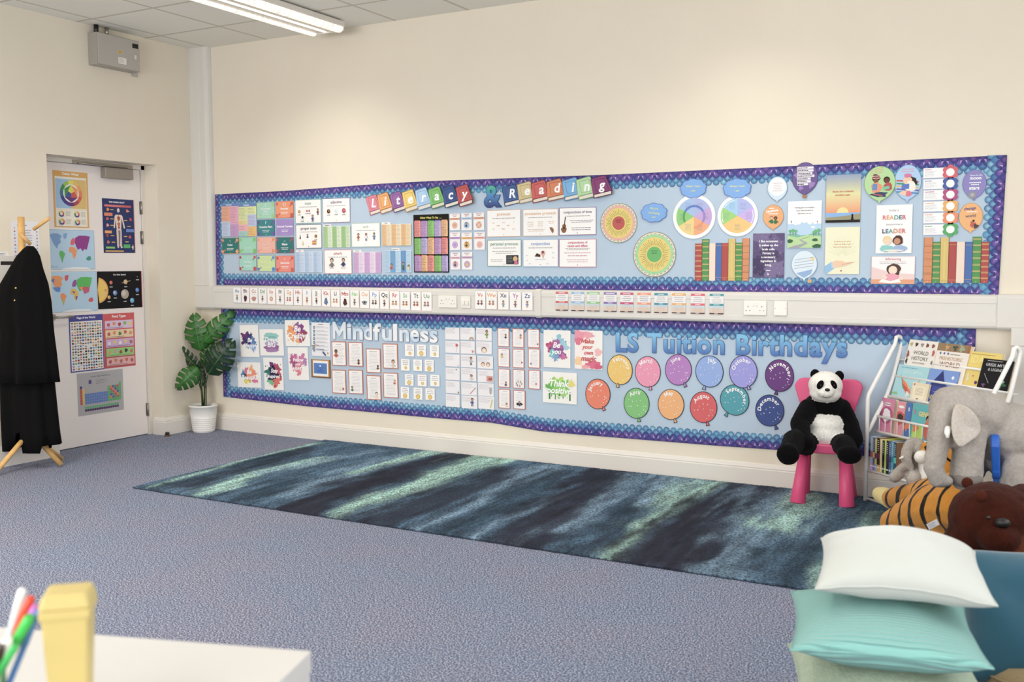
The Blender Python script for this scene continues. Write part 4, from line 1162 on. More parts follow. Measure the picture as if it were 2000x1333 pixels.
# ------------------------------------------------------------------ heading book letters
def book_letter(reg, tl, bl, wdt, col, dark, ch, k, label, group):
    """tl / bl: measured top-left of the cover and bottom-left of the book"""
    a = px(reg, *tl); b = px(reg, *bl); w0 = WB(*a, BY); w1 = WB(*b, BY)
    hgt = w0[2] - w1[2]; W_ = wdt
    cxm, czm = w0[0] + W_ / 2, (w0[2] + w1[2]) / 2
    o = lambda x, z: (x - W_ / 2 * 1.0, z - hgt / 2)
    # book drawn seen a little from above: cover, spine at the left, page block below
    sh = w1[0] - w0[0]
    cover = [(sh * .72, hgt * .20), (W_ * 1.16, hgt * .40), (W_ * .80, hgt * 1.12), (W_ * .70, hgt * 1.15), (0.0, hgt * 1.0)]
    back = [(sh * 1.0, 0.0), (W_ * 1.14, hgt * .18), (W_ * 1.16, hgt * .40), (W_ * .80, hgt * 1.12), (W_ * .70, hgt * 1.15), (0.0, hgt * 1.0), (sh * .1 - .004, hgt * .95)]
    s = Sheet(W_, hgt, dark, outline=[o(*q) for q in back])
    s.raw([o(*q) for q in [(sh * 1.0 + .006, hgt * .05), (W_ * 1.10, hgt * .21), (W_ * 1.10, hgt * .35), (sh * .85 + .006, hgt * .18)]], [(0, 1, 2, 3)], 'e6dccb')
    s.raw([o(*q) for q in [(sh * .74, hgt * .22), (W_ * 1.12, hgt * .40), (W_ * .78, hgt * 1.09), (W_ * .70, hgt * 1.11), (.004, hgt * .97)]], [(0, 1, 2, 3, 4)], col)
    s.raw([o(*q) for q in [(W_ * .2 + sh * .6, hgt * .34), (W_ * .98, hgt * .46), (W_ * .72, hgt * 1.01), (W_ * .16, hgt * .92)]], [(0, 1, 2, 3)], dark)
    s.raw([o(*q) for q in [(W_ * .22 + sh * .6, hgt * .36), (W_ * .95, hgt * .47), (W_ * .705, hgt * .985), (W_ * .185, hgt * .90)]], [(0, 1, 2, 3)], col)
    s.k += 2
    s.text(ch, .60, .46, .45, 'ffffff', 'h', shear=.12)
    put(s, 'book_letter', (cxm, BY - .0035 * (k % 8), czm), label, 'paper letter', group)


LIT = [('L', (110, 430), (180, 705), 'e0788c', 'a84860', 'pink'), ('i', (285, 397), (345, 685), 'eda24a', 'b06c22', 'orange'), ('t', (480, 382), (545, 665), '9a62a8', '6a3a7a', 'purple'), ('e', (668, 357), (725, 660), 'f2cc5a', 'b8923a', 'yellow'),
       ('r', (868, 330), (915, 635), 'a6cdf0', '6a94c0', 'light blue'), ('a', (1070, 315), (1125, 612), '7cc464', '4a8a3a', 'green'), ('c', (1280, 295), (1330, 598), '2c4f92', '1a3264', 'navy'), ('y', (1490, 285), (1550, 582), 'c43a38', '86201f', 'red')]
for k, (ch, tl, bl, c1, c2, nm) in enumerate(LIT):
    book_letter('S', tl, bl, .118, c1, c2, ch, k, '%s paper book with letter %s in the word Literacy' % (nm, ch), 'book letters of the upper heading')
RDG = [('R', (218, 158), (240, 318), '2f5c9e', '1c3a6c', 'blue'), ('e', (345, 132), (368, 298), 'd8c48a', 'a08c58', 'tan'), ('a', (465, 122), (480, 292), 'd0453f', '8c2624', 'red'), ('d', (597, 110), (608, 278), 'd9763a', '9a4c1e', 'orange'),
       ('i', (730, 102), (752, 274), '68aee0', '3a7cb0', 'sky blue'), ('n', (848, 94), (872, 268), 'b4dca4', '7aa86c', 'pale green'), ('g', (975, 84), (1000, 252), '8a3272', '5a1a4a', 'plum')]
for k, (ch, tl, bl, c1, c2, nm) in enumerate(RDG):
    book_letter('C', tl, bl, .128, c1, c2, ch, k, '%s paper book with letter %s in the word Reading' % (nm, ch), 'book letters of the upper heading')


def cut_letter(name, ch, x, z, size, edge, cfn, label, group, cat='paper letter', sx=1.0, rot=0, y=BY):
    """a letter cut out of paper: darker rim underneath, printed face on top; (x,z) = left end of the baseline"""
    k = size / CAPH; s = Sheet(.001, .001, t=0); s.V = []; s.F = []; s.C = []; s.w = s.h = 1.0
    for style, yy, col in (('x', -.0008, edge), ('h', -.0022, None)):
        V, F = GLYPH[style, ch]; b = len(s.V); s.V += [(gx * k * sx, yy, gy * k) for gx, gy in V]
        for f in F:
            s.F.append(tuple(b + i for i in f)); s.C.append(lin(col) if col else [cfn(V[i][0], V[i][1]) for i in f])
    # paper thickness of the rim
    V, F = GLYPH['x', ch]; cnt = {}
    for f in F:
        for i in range(len(f)):
            e = (f[i], f[(i + 1) % len(f)]); cnt[e] = 1
    b = len(s.V); s.V += [(gx * k * sx, 0.0, gy * k) for gx, gy in V]
    for (i, j) in cnt:
        if (j, i) not in cnt: s.F.append((i, b + i, b + j, j)); s.C.append(lin(edge))
    o = s.build(name, (x, y, z), 0, math.radians(rot)); return tag(o, label, cat, group)


def lerp(a, b, t): t = max(0, min(1, t)); return tuple(a[i] * (1 - t) + b[i] * t for i in range(4))


p = WB(*px('C', 68, 318), BY); ct, cm, cb = lin('3fb896'), lin('2f80c4'), lin('2a3f7e')
cut_letter('ampersand_sign', '&', p[0], p[2], .140, '23407c', lambda x, y: lerp(cb, cm, y / .35) if y < .35 else lerp(cm, ct, (y - .35) / .3), 'large paper ampersand fading from green to navy', 'book letters of the upper heading', 'paper sign', sx=.98)

# Mindfulness: cloud white cut letters
word = 'Mindfulness'; xs = [272, 428, 488, 610, 708, 806, 926, 994, 1112, 1220, 1322, 1420]
for i, ch in enumerate(word):
    yb = 338 + (378 - 338) * i / 10; a = WB(*px('H', xs[i] + 8, yb), BY); b = WB(*px('H', xs[i + 1], yb), BY)
    V, F = GLYPH['h', ch]; gw = max(v[0] for v in V) - min(v[0] for v in V); tgt = (b[0] - a[0]) * (.96 if ch not in 'il' else .9)
    size = .118; sx = min(1.5, tgt / (gw * size / CAPH)); ox = min(v[0] for v in V) * size / CAPH * sx
    sd = i * 1.7
    cut_letter('mindfulness_letter', ch, a[0] - ox, a[2], size, '8a94b4', lambda x, y, sd=sd: lerp(lin('fbf9f6'), lin('c4dcf0'), .5 + .5 * math.sin(9 * y + sd)), 'cloud white paper letter %s%s of the word Mindfulness' % (ch, {3: ', fourth', 5: ', sixth', 2: ', third', 7: ', eighth'}.get(i, '') if ch in 'n' else (', first of the last pair,' if i == 9 else ', last letter' if i == 10 else '')),
               'letters of the word Mindfulness', sx=sx)

# LS Tuition Birthdays
full = 'LS Tuition Birthdays'; bl = lin('2f6cb8'); tl_ = lin('72c4ee')
a = WB(*px('J', 370, 300), BY); b = WB(1657, 697, BY); tot = twidth(full); SZ = .118; x = 0
NTH = {}
for i, ch in enumerate(full):
    if ch != ' ':
        t = x / tot; px0 = a[0] + (b[0] - a[0]) * t; z0 = a[2] + (b[2] - a[2]) * t
        wname = 'LS' if i < 2 else 'Tuition' if i < 10 else 'Birthdays'
        NTH[wname, ch] = NTH.get((wname, ch), 0) + 1
        nth = ['', 'first ', 'second ', 'third '][NTH[wname, ch]] if full.count(ch) > 1 and sum(1 for q in (full[:2] if wname == 'LS' else full[3:10] if wname == 'Tuition' else full[11:]) if q == ch) > 1 else ''
        cut_letter('birthday_letter', ch, px0, z0, SZ, '2c64a8', lambda gx, gy: lerp(bl, tl_, gy / .65), 'blue paper letter %s, %sin the word %s' % (ch, nth, wname), 'letters of the birthday heading',
                   sx=(b[0] - a[0]) / tot / (SZ / CAPH) * .90)
    x += GLYPH['w', ch]

# ------------------------------------------------------------------ birthday balloons
BAL = [('January', 217, 685, 112, 138, (275, 830), 'ea6a3c', 'orange red', -.30), ('February', 412, 470, 113, 138, (392, 625), 'f0c24e', 'golden yellow', .12), ('March', 660, 488, 115, 142, (686, 650), 'ee8aac', 'pink', -.12),
       ('June', 932, 470, 120, 142, (998, 620), 'b878c4', 'orchid purple', -.3), ('July', 1206, 485, 126, 145, (1156, 645), '86a8e4', 'sky blue', .22), ('October', 1508, 488, 128, 148, (1563, 645), '9492e0', 'lavender', -.26),
       ('November', 1828, 522, 130, 148, (1797, 690), '6a3482', 'dark purple', .12), ('April', 560, 768, 115, 140, (585, 930), '7ac470', 'green', -.1), ('May', 866, 778, 118, 140, (908, 938), 'f0a85c', 'light orange', -.2),
       ('August', 1154, 803, 123, 143, (1195, 965), 'd83c40', 'red', -.18), ('September', 1430, 738, 132, 140, (1350, 880), '3fa0ae', 'teal', .42), ('December', 1742, 832, 130, 145, (1805, 998), '27468e', 'navy', -.3)]
for i, (mon, cx, cy, rx, ry, tl, colr, nm, rot) in enumerate(BAL):
    dy = {'October': .004}.get(mon, 0.0)
    p0 = px('J', cx, cy); c = WB(*p0, BY - dy); R = abs(WB(p0[0] + rx / 4.545, p0[1], BY)[0] - c[0]); V_ = abs(WB(p0[0], p0[1] + ry / 4.545, BY)[2] - c[2])
    tp = WB(*px('J', *tl), BY) - c; td = Vector((tp[0], tp[2])); tn = td.normalized(); tq = Vector((-tn.y, tn.x))
    out = []
    base = math.atan2(tn.y, tn.x)
    for k in range(40):
        a_ = 2 * math.pi * k / 40
        # egg narrowing towards the knot
        d = math.cos(a_ - base); kk = 1.0 - .05 * max(0, d) ** 2
        out.append((R * math.cos(a_) * kk, V_ * math.sin(a_) * kk))
    s = Sheet(2 * R, 2 * V_, '332a3c', outline=out)
    s.raw([(x_ * .955, z_ * .96) for x_, z_ in out], [tuple(range(40))], colr)
    kn = [td - tn * .030 + tq * .004, td - tn * .03 - tq * .004, td - tq * .013, td + tq * .013]
    s.raw([tuple(q) for q in kn], [(0, 1, 2, 3)], '332a3c'); kn2 = [td - tn * .026 + tq * .002, td - tn * .026 - tq * .002, td - tn * .004 - tq * .008, td - tn * .004 + tq * .008]
    s.raw([tuple(q) for q in kn2], [(0, 1, 2, 3)], colr)
    rd = random.Random(i + 3); s.k += 1
    for u, v in [(.2, .62), (.36, .55), (.5, .6), (.3, .42), (.52, .46), (.64, .62), (.2, .4), (.78, .34), (.84, .42), (.72, .24), (.84, .28), (.76, .44), (.62, .18), (.26, .74), (.5, .88)]:
        s.disc(u + rd.uniform(-.02, .02), v + rd.uniform(-.02, .02), rd.uniform(.010, .018), 'f4ecec', n=8, adv=False)
    wd_ = twidth(mon); sz = .125; arc = V_ * .84; sweep = {'February': -.35, 'September': -.5, 'November': -.25, 'July': -.3, 'January': .35, 'December': .3, 'August': .25, 'October': .35, 'June': .3, 'May': .25, 'March': .2, 'April': .2}[mon]
    # letters along an arc inside the balloon's upper edge
    k_ = sz * s.h / CAPH; x0 = -wd_ * k_ * 1.10 / 2; first = True
    for ch in mon:
        Vg, Fg = GLYPH['h', ch]; gw = GLYPH['w', ch] * k_ * 1.10; r0 = V_ * .62
        th = -(x0 + gw / 2) / r0 + sweep; pts = []
        for gx, gy in Vg:
            lx = gx * k_ - gw / 2; ly = gy * k_ + r0; X = lx * math.cos(th) - ly * math.sin(th); Z = lx * math.sin(th) + ly * math.cos(th); pts.append((X * R / V_ * .96, Z))
        s.raw(pts, Fg, 'fbf8f6', first); first = False; x0 += gw
    put(s, 'birthday_balloon', c, '%s paper balloon reading %s' % (nm, mon), 'paper balloon', 'birthday month balloons')

# ------------------------------------------------------------------ motivational posters on the lower board
G6 = 'paint splash quote posters on the lower board'


def mot(bx, blobs, lines, label, seed=1, fixed=None, tilt=0):
    loc, w_, h_ = wallbox(*bx); s = Sheet(w_, h_, 'f8f5ef')
    if fixed: fixed(s)
    s.splash(blobs, seed); s.k += 1
    for t, u, v, sz, c, st in lines: s.text(t, u, v - sz * .12, sz * 1.3, c, st, shear=.22, maxw=.9)
    put(s, 'quote_poster', loc, label, 'poster', G6, tilt=tilt)


Wt = 'ffffff'
mot(('G', 328, 236, 570, 650), [(.33, .62, .17, '7a2f78'), (.25, .5, .12, '5a2a70'), (.66, .5, .13, '4a78b8'), (.55, .4, .15, '5a8ac8'), (.7, .28, .09, '7aa8dc'), (.5, .65, .1, '3a3478'), (.42, .5, .12, '2f2f70')], [('Be', .52, .48, .10, Wt, 'h'), ('Happy', .5, .32, .09, Wt, 'h')], 'white poster with purple and blue splash reading Be Happy', 2, tilt=2)
mot(('G', 586, 290, 893, 632), [], [('Dream', .5, .55, .13, Wt, 'h'), ('BIG', .48, .34, .14, Wt, 'h')], 'white poster with teal and purple brush bands reading Dream BIG', 3,
    lambda s: (s.blob(.48, .76, .36, '8cccc4', 3, .14, ry=.11), s.blob(.48, .64, .36, '7abcb8', 5, .12, ry=.1), s.blob(.48, .48, .32, 'b0a0c8', 9, .1, ry=.12), s.blob(.5, .3, .38, '9a5c9c', 6, .12, ry=.12), s.blob(.5, .2, .33, 'a878b0', 8, .14, ry=.07)), tilt=2)
mot(('G', 915, 170, 1234, 508), [(.3, .6, .23, 'ee8a2c'), (.25, .4, .17, 'f09a48'), (.65, .62, .2, '8a3a88'), (.75, .42, .16, 'a02a50'), (.58, .34, .17, 'b03a6a'), (.5, .2, .1, 'f0a060'), (.5, .72, .16, '9a5aa0')], [('Be', .5, .58, .17, Wt, 'h'), ('Creative', .5, .32, .16, Wt, 'h')], 'white poster with orange and plum splash reading Be Creative', 4, tilt=2)
mot(('G', 296, 722, 598, 1046), [(.38, .62, .16, 'e05a8a'), (.25, .52, .13, '3a8ab8'), (.6, .72, .14, 'f0a85a'), (.68, .5, .18, 'ee7a50'), (.4, .3, .16, 'e8dc4a'), (.35, .45, .1, '4a3a48'), (.75, .3, .13, 'e06090'), (.52, .45, .14, 'f0885a')], [('Be', .5, .55, .13, Wt, 'h'), ('Beautiful', .52, .34, .13, Wt, 'h')], 'white poster with yellow, pink and orange splash reading Be Beautiful', 5, tilt=2)
mot(('G', 638, 660, 888, 1078), [(.45, .72, .13, '6a2a70'), (.68, .68, .13, 'b03060'), (.3, .55, .15, '2a7a70'), (.7, .5, .15, 'c03a50'), (.62, .28, .17, 'e0503a'), (.34, .28, .12, '6ac090'), (.5, .48, .19, '33204e')], [('Stay', .55, .55, .09, Wt, 'h'), ('Inspired', .5, .38, .08, Wt, 'h')], 'white poster with dark rainbow splash reading Stay Inspired', 6, tilt=2)
mot(('G', 956, 526, 1217, 950), [(.3, .68, .13, 'c85a98'), (.2, .6, .1, 'b8488c'), (.7, .66, .14, 'd070a8'), (.82, .55, .1, 'b880b8'), (.45, .5, .17, 'e080a0'), (.5, .33, .13, 'e8788c'), (.5, .2, .07, 'e06a80'), (.3, .5, .1, 'a83c7c')], [('Follow', .5, .58, .08, Wt, 'h'), ('your', .48, .46, .06, Wt, 'h'), ('HEART', .48, .32, .07, Wt, 'h')], 'white poster with a pink heart of paint reading Follow your HEART', 7, tilt=2)
mot(('I', 1176, 252, 1468, 658), [(.3, .58, .13, 'c02a6a'), (.25, .5, .09, 'd04a80'), (.6, .72, .14, '8cc8dc'), (.78, .58, .12, 'a0d0e0'), (.45, .45, .15, '7a3a8a'), (.65, .38, .13, 'a04a9a'), (.75, .3, .08, 'd0609a'), (.45, .28, .09, '70a0d0'), (.5, .6, .14, 'b05aa0'), (.35, .38, .1, '6ac0c8')], [('Be', .48, .55, .11, Wt, 'h'), ('you', .48, .38, .10, Wt, 'h')], 'white poster with pink and turquoise splash reading Be you', 8)
mot(('I', 1514, 255, 1815, 676), [], [('Make', .46, .68, .09, 'd83a3a', 'h'), ('your', .46, .54, .08, 'e04a3a', 'h'), ('own', .5, .39, .08, 'd83a50', 'h'), ('magic', .5, .23, .10, 'd02a38', 'h')], 'pink watercolour poster reading Make your own magic', 9,
    lambda s: (s.rect(0, 0, .42, 1, 'fbeeea'), s.blob(.14, .86, .16, 'ee8aa0', 1, .3), s.blob(.12, .72, .1, 'e06080', 2, .3), s.blob(.5, .88, .14, 'f09aa8', 3, .3, ry=.09), s.blob(.85, .45, .1, 'f4b4b4', 4, .3), s.blob(.12, .2, .11, 'f6cc90', 5, .3), s.blob(.68, .12, .2, 'e0507c', 6, .25, ry=.1), s.blob(.86, .08, .12, 'd83a68', 7, .25, ry=.07), s.blob(.4, .06, .12, 'f0a0a0', 8, .25, ry=.05)))
mot(('I', 1169, 709, 1537, 1046), [(.3, .6, .16, '8ad04a'), (.5, .68, .16, 'b8e048'), (.62, .55, .2, '7acc50'), (.4, .42, .18, '70c448'), (.65, .38, .14, '98d858'), (.85, .65, .11, 'e8d858'), (.2, .5, .12, '5ab83c'), (.5, .5, .2, '84d04c')], [('Think', .46, .56, .16, Wt, 'h'), ('positive', .48, .34, .15, Wt, 'h')], 'white poster with green and yellow drips reading Think positive', 10,
    lambda s: [s.line(u, .42, u, v, wd2, '3a8a3c') for u, v, wd2 in ((.2, .12, .06), (.37, .12, .035), (.6, .16, .03), (.8, .1, .055), (.26, .2, .02))])
loc, w_, h_ = wallbox('G', 1260, 204, 1498, 640); s = Sheet(w_, h_, 'f1f0f3'); s.greek(.34, .93, .68, .96, 1, '4a4a5a', .6, 3, True)
for i in range(7):
    v = .85 - i * .112; s.disc(.14, v, .042, '22505c', n=16); s.disc(.14, v, .022, 'dce8ee', n=12); s.rect(.27, v - .004, .92, v + .004, '8a8e9c'); s.greek(.27, v + .02, .9, v + .04, 1, 'a0a4b0', .5, i)
for i, q in enumerate(['d8403a', 'e8a040', '4aa85a', '3a6ac0']): s.ring(.02, .25, .03 + .012 * i, .042 + .012 * i, q, a0=-60, a1=90, n=8)
s.line(.2, .33, .42, .32, .02, 'b03a3a'); s.line(.25, .21, .72, .2, .018, '3a6aa8'); s.line(.62, .14, .78, .03, .05, '3a4a8a'); s.blob(.9, .1, .025, 'c08a3a', 2, .3)
put(s, 'numbered_list_poster', loc, 'white numbered list poster with paint brushes, left of the word Mindfulness', 'poster')
loc, w_, h_ = wallbox('G', 1254, 684, 1504, 922); s = Sheet(w_, h_, 'c08a34'); s.rect(0, 0, .06, 1, '8a5a1e'); s.rect(.94, 0, 1, 1, '8a5a1e', False); s.rect(.0, .0, 1, .05, '6a3e16'); s.rect(.1, .09, .88, .93, 'f6f2ee'); s.rect(.14, .22, .82, .8, '2f74c4'); s.disc(.47, .65, .05, 'f4f4f0', n=14)
s.line(.47, .6, .47, .36, .025, '2a4a8a'); s.line(.3, .6, .4, .5, .02, '2a5a9a'); s.line(.62, .6, .56, .5, .02, '2a5a9a'); s.greek(.24, .3, .76, .42, 2, '2450a0', .4, 1, True)
put(s, 'gold_framed_picture', loc, 'small blue picture in a printed gold frame', 'picture')

G7 = 'orange edged story sheets left of centre'
WHO = [('c84a3a', 'a man with balloons'), ('7a3a3a', 'a girl'), ('6a4a3a', 'a small animal'), ('d8d0c8', 'a resting child'), ('d07a6a', 'a red apple'), ('5a8a6a', 'a boy in green'), ('ecd8c0', 'a pale seated figure'), ('c85a3a', 'a red capped child')]
POSW = ['first in the top row', 'second in the top row', 'third in the top row', 'fourth in the top row', 'first in the bottom row', 'second in the bottom row', 'third in the bottom row', 'fourth in the bottom row']
for i, (bx, ic) in enumerate([((268, 374, 424, 636), (.3, .58, .12)), ((447, 382, 604, 645), (.7, .24, .08)), ((641, 452, 798, 714), (.8, .28, .07)), ((822, 398, 984, 669), (.68, .28, .12)),
                              ((269, 682, 422, 938), (.8, .2, .05)), ((449, 682, 606, 943), (.25, .26, .08)), ((646, 742, 802, 1008), (.68, .25, .10)), ((826, 714, 988, 987), (.78, .68, .07))]):
    loc, w_, h_ = wallbox('H', *bx); s = Sheet(w_, h_, 'c8643c'); s.poly([(.05, .03), (.95, .03), (.94, .5), (.95, .965), (.05, .965), (.06, .5)], 'f8f4f2'); s.greek(.2, .86, .8, .9, 1, '9a9298', .5, i, True); s.greek(.12, .1, .9, .82, 12, 'bcb4b8', .2, i + 2, True)
    u, v, r = ic
    if i == 4: s.disc(u, v, r, 'c03a30'); s.blob(u - .2, v - .02, .04, 'e8d0b8', 2, .3)
    else: s.person(u, v, r * .62, top=WHO[i][0], seed=i, skin=['8a5a3a', '8a5a3a', '5a4a3a', 'd8a880', '', 'c98d62', 'f0dcc8', 'f0c8a4'][i])
    put(s, 'story_sheet', loc, 'orange edged sheet with %s, %s' % (WHO[i][1], POSW[i] + (' under Mindfulness' if i != 7 else ' of its block')), 'sheet', G7, tilt=1)

AFF = [(1060, 403, 1162, 537), (1189, 407, 1290, 537), (1330, 413, 1432, 545), (1018, 565, 1114, 692), (1150, 568, 1248, 696), (1274, 572, 1376, 703), (1060, 728, 1156, 853), (1198, 733, 1298, 863), (1334, 735, 1438, 863), (1014, 867, 1110, 996), (1154, 876, 1252, 1006), (1282, 881, 1386, 1012)]
for i, bx in enumerate(AFF):
    loc, w_, h_ = wallbox('H', *bx); s = Sheet(w_, h_, 'fdfaf7'); s.frame(.02, ['e4b8bc', 'e8e0dc', 'dce4e0', 'dce6e0', 'a8b4e0', 'e4b8bc', 'd4dcf0', 'e8a8bc', 'c8d0e8', 'd4b8dc', 'd8ecd8', 'e4b0bc'][i])
    big = i in (1, 5, 6, 9, 10, 11); s.greek(.12, .5 if big else .45, .9, .92, 3, 'a09aa4', .3, i, True); s.disc(.5 if big else .55, .26, .21 if big else .14, 'd8a83c', n=20); s.disc(.5 if big else .55, .27, .15 if big else .1, 'f0d060', n=18)
    s.disc(.46, .3, .02, '5a4a20', n=6); s.disc(.56, .3, .02, '5a4a20', n=6, adv=False)
    put(s, 'affirmation_card', loc, 'square card with %s yellow face, %s, %s column of its block' % ('large' if big else 'small', ['top row', 'second row', 'third row', 'bottom row'][i // 3], ['left', 'middle', 'right'][i % 3]), 'card', 'small cards with yellow faces')

MC = [[(109, 223, 264, 355), (111, 368, 266, 499), (112, 515, 267, 647), (114, 660, 267, 792), (115, 803, 267, 937), (116, 949, 267, 1086)],
      [(271, 224, 430, 357), (274, 371, 431, 508), (277, 519, 444, 656), (281, 664, 447, 803), (284, 818, 454, 957), (288, 963, 458, 1103)],
      [(445, 227, 615, 366), (446, 374, 616, 511), (459, 533, 629, 670), (462, 681, 633, 818), (466, 826, 636, 967), (470, 970, 642, 1109)]]
PIC = [['a small brown arch at the top', 'a red flower', 'faint blue print', 'a small dark heart', 'a small acorn', 'pale print only'], ['a rainbow arch', 'a small pink star', 'a seated boy', 'a woman with long hair', 'a red pencil', 'two people sitting'], ['a walking figure in green', 'one round child face', 'two round child faces', 'a red picture', 'a sprig of leaves', 'a yellow feather']]
for c_ in range(3):
    for r_ in range(6):
        loc, w_, h_ = wallbox('I', *MC[c_][r_]); s = Sheet(w_, h_, 'f3eff2'); s.frame(.008, 'dcdce4'); s.greek(.05, .5, .95 if c_ else .8, .92, 5, 'b8b0bc', .22, r_ * 3 + c_)
        k = (c_, r_)
        if k == (0, 0): s.ring(.62, .98, .07, .1, 'c8a878', a0=180, a1=360, n=10)
        elif k == (0, 1): s.line(.8, .1, .8, .5, .02, '9a8a8a'); s.blob(.8, .66, .13, 'c8485c', 3, .3)
        elif k == (0, 2): s.blob(.88, .1, .06, 'a8c4e4', 3, .3)
        elif k == (0, 3): s.disc(.76, .86, .05, '4a3a44')
        elif k == (0, 4): s.blob(.9, .1, .07, '9a7a3a', 2, .2)
        elif k == (1, 0):
            for i, q in enumerate(['c87a4a', 'e8c878', '6a5a48']): s.ring(.78, .02, .08 + .05 * i, .12 + .05 * i, q, a0=0, a1=180, n=12)
        elif k == (1, 1): s.blob(.86, .2, .1, 'd87a6a', 3, .6)
        elif k in ((1, 2), (1, 3), (1, 5), (2, 0)): s.person(.68, .72 if k != (1, 3) else .4, .11, top={'12': 'b8bcc8', '13': 'd8d4cc', '15': '3a5aa8', '20': '8aa058'}['%d%d' % k], seed=r_, legs={'12': '3a3a44', '20': '8ab858', '15': '3a4a6a'}.get('%d%d' % k))
        elif k == (1, 4): s.line(.56, .1, .92, .62, .05, 'b03048')
        elif k == (2, 1): s.disc(.5, .32, .24, '7a5236'); s.disc(.5, .28, .19, 'f4dcc4')
        elif k == (2, 2):
            for u in (.36, .68): s.disc(u, .34, .18, '9a6a44'); s.disc(u, .3, .14, 'f0cdb0')
        elif k == (2, 3): s.rect(.56, .08, .96, .52, 'd8948c'); s.disc(.76, .28, .12, 'b04a48'); s.line(.84, .2, .9, .4, .05, '4a2a2a')
        elif k == (2, 4):
            s.line(.8, .1, .82, .7, .015, '6a6a60')
            for j in range(5): s.line(.81, .2 + j * .1, .72, .3 + j * .1, .03, '6a7068'); s.line(.81, .2 + j * .1, .9, .3 + j * .1, .03, '6a7068', False)
        elif k == (2, 5): s.line(.76, .1, .88, .8, .09, 'd0c44a')
        put(s, 'mindfulness_card', loc, 'white card with %s, %s column, %s row' % (PIC[c_][r_], ['left', 'middle', 'right'][c_], ['top', 'second', 'third', 'fourth', 'fifth', 'bottom'][r_]), 'card', 'white mindfulness cards in three columns')

OC = [(677, 229, 804, 430), (837, 235, 964, 440), (1002, 241, 1132, 443), (679, 450, 808, 652), (839, 456, 966, 662), (1008, 453, 1138, 664), (683, 672, 812, 873), (842, 679, 970, 885), (1012, 685, 1140, 892), (687, 892, 814, 1101), (847, 905, 978, 1110)]
OP = [('a dark haired reader', .7, .62), ('an orange hooded person', .72, .64), ('a small bird', .85, .2), ('a child with red balloon', .36, .66), ('two red berries', .8, .3), ('a small mouse', .24, .22), ('a boy at the bottom', .66, .26), ('a ring of small people', .55, .28), ('a red mushroom', .66, .28), ('two pale figures', .7, .24), ('a man with black wings', .52, .36)]
for i, bx in enumerate(OC):
    loc, w_, h_ = wallbox('I', *bx); s = Sheet(w_, h_, 'd0664c'); s.rect(.06, .035, .94, .965, 'f9f5f4'); s.greek(.3, .86, .8, .9, 1, '9a9298', .5, i, True); s.greek(.14, .12, .88, .82, 11, 'c4bcc4', .2, i + 5, True)
    nm, u, v = OP[i]
    if i in (2, 4, 5, 8): s.blob(u, v, .05, ['', '', 'b03a30', '', 'b83a3a', '8a8078', '', '', 'c84a3a'][i], i, .3)
    elif i == 7:
        for a_ in range(6): s.person(u + .22 * math.cos(a_), v + .12 * math.sin(a_), .025, top=['c84a3a', '3a6ac0', 'e8b040', '4a9a5a', '8a4a9a', 'd87a4a'][a_], seed=a_)
    elif i == 10: s.blob(.4, .27, .1, '2a2228', 3, .2, ry=.07); s.blob(.64, .27, .1, '2a2228', 4, .2, ry=.07); s.person(u, v, .06, top='3a4a6a')
    else: s.person(u, v, .055, top=['4a4a5a', 'e08a4a', '', 'd8c040', '', '', '4a4a6a', '', '', 'ecd8c8'][i], seed=i, skin='c98d62')
    put(s, 'story_sheet', loc, 'orange edged sheet with %s, right of the white cards, %s column' % (nm, ['left', 'middle', 'right'][i % 3] if i < 9 else ['left', 'middle'][i - 9]), 'sheet', 'orange edged story sheets right of centre')

# ------------------------------------------------------------------ cards on the trunking
TY = -TD - .001
AC = dict(zip('ABCDEFGHIJKLMNOPQRSTUVWXYZ', ['5a86cc', '7a1f4a', 'c86a52', '5a9a5a', 'dc7a5a', '1c1c24', 'e8964a', 'c42a34', '6a9ae0', '22223a', 'c4242c', '2a2450', 'c43236', '7ac860', 'e8a24a', '6a9ad8', '3a3a30', 'c83a34', '6ac070', '2a3440', '5aa05a', 'd8663a', 'e89a4a', '4a5068', 'b85a9a', '2a4a96']))
AX = [(78, 155), (158, 236), (240, 320), (323, 407), (410, 491), (496, 576), (580, 665), (668, 752), (756, 842), (848, 936), (942, 1028), (1032, 1120), (1126, 1216), (1220, 1308), (1314, 1408), (1412, 1504), (1510, 1600), (1605, 1704), (1708, 1806), (1814, 1912), (1916, 2018)]
AX2 = [(708, 825), (830, 950), (958, 1078), (1086, 1212), (1218, 1338)]
PT = ['4a8a6a', '5a2a3a', 'c48a78', '4a5a6a', 'b06a4a', '4a4a7a', 'd0485a', '6a3a2a', 'a86a4a', '3a3a44', '5a7aa0', 'd88a4a', '5a2a20', '6a6a70', '8a9098', '4a4a4a', '5a3a4a', 'd09060', 'c07a4a', 'a84a3a', '9a7a7a', '7a4a5a', 'c07048', '8a9ab4', 'a0506a', '7a8ac0']
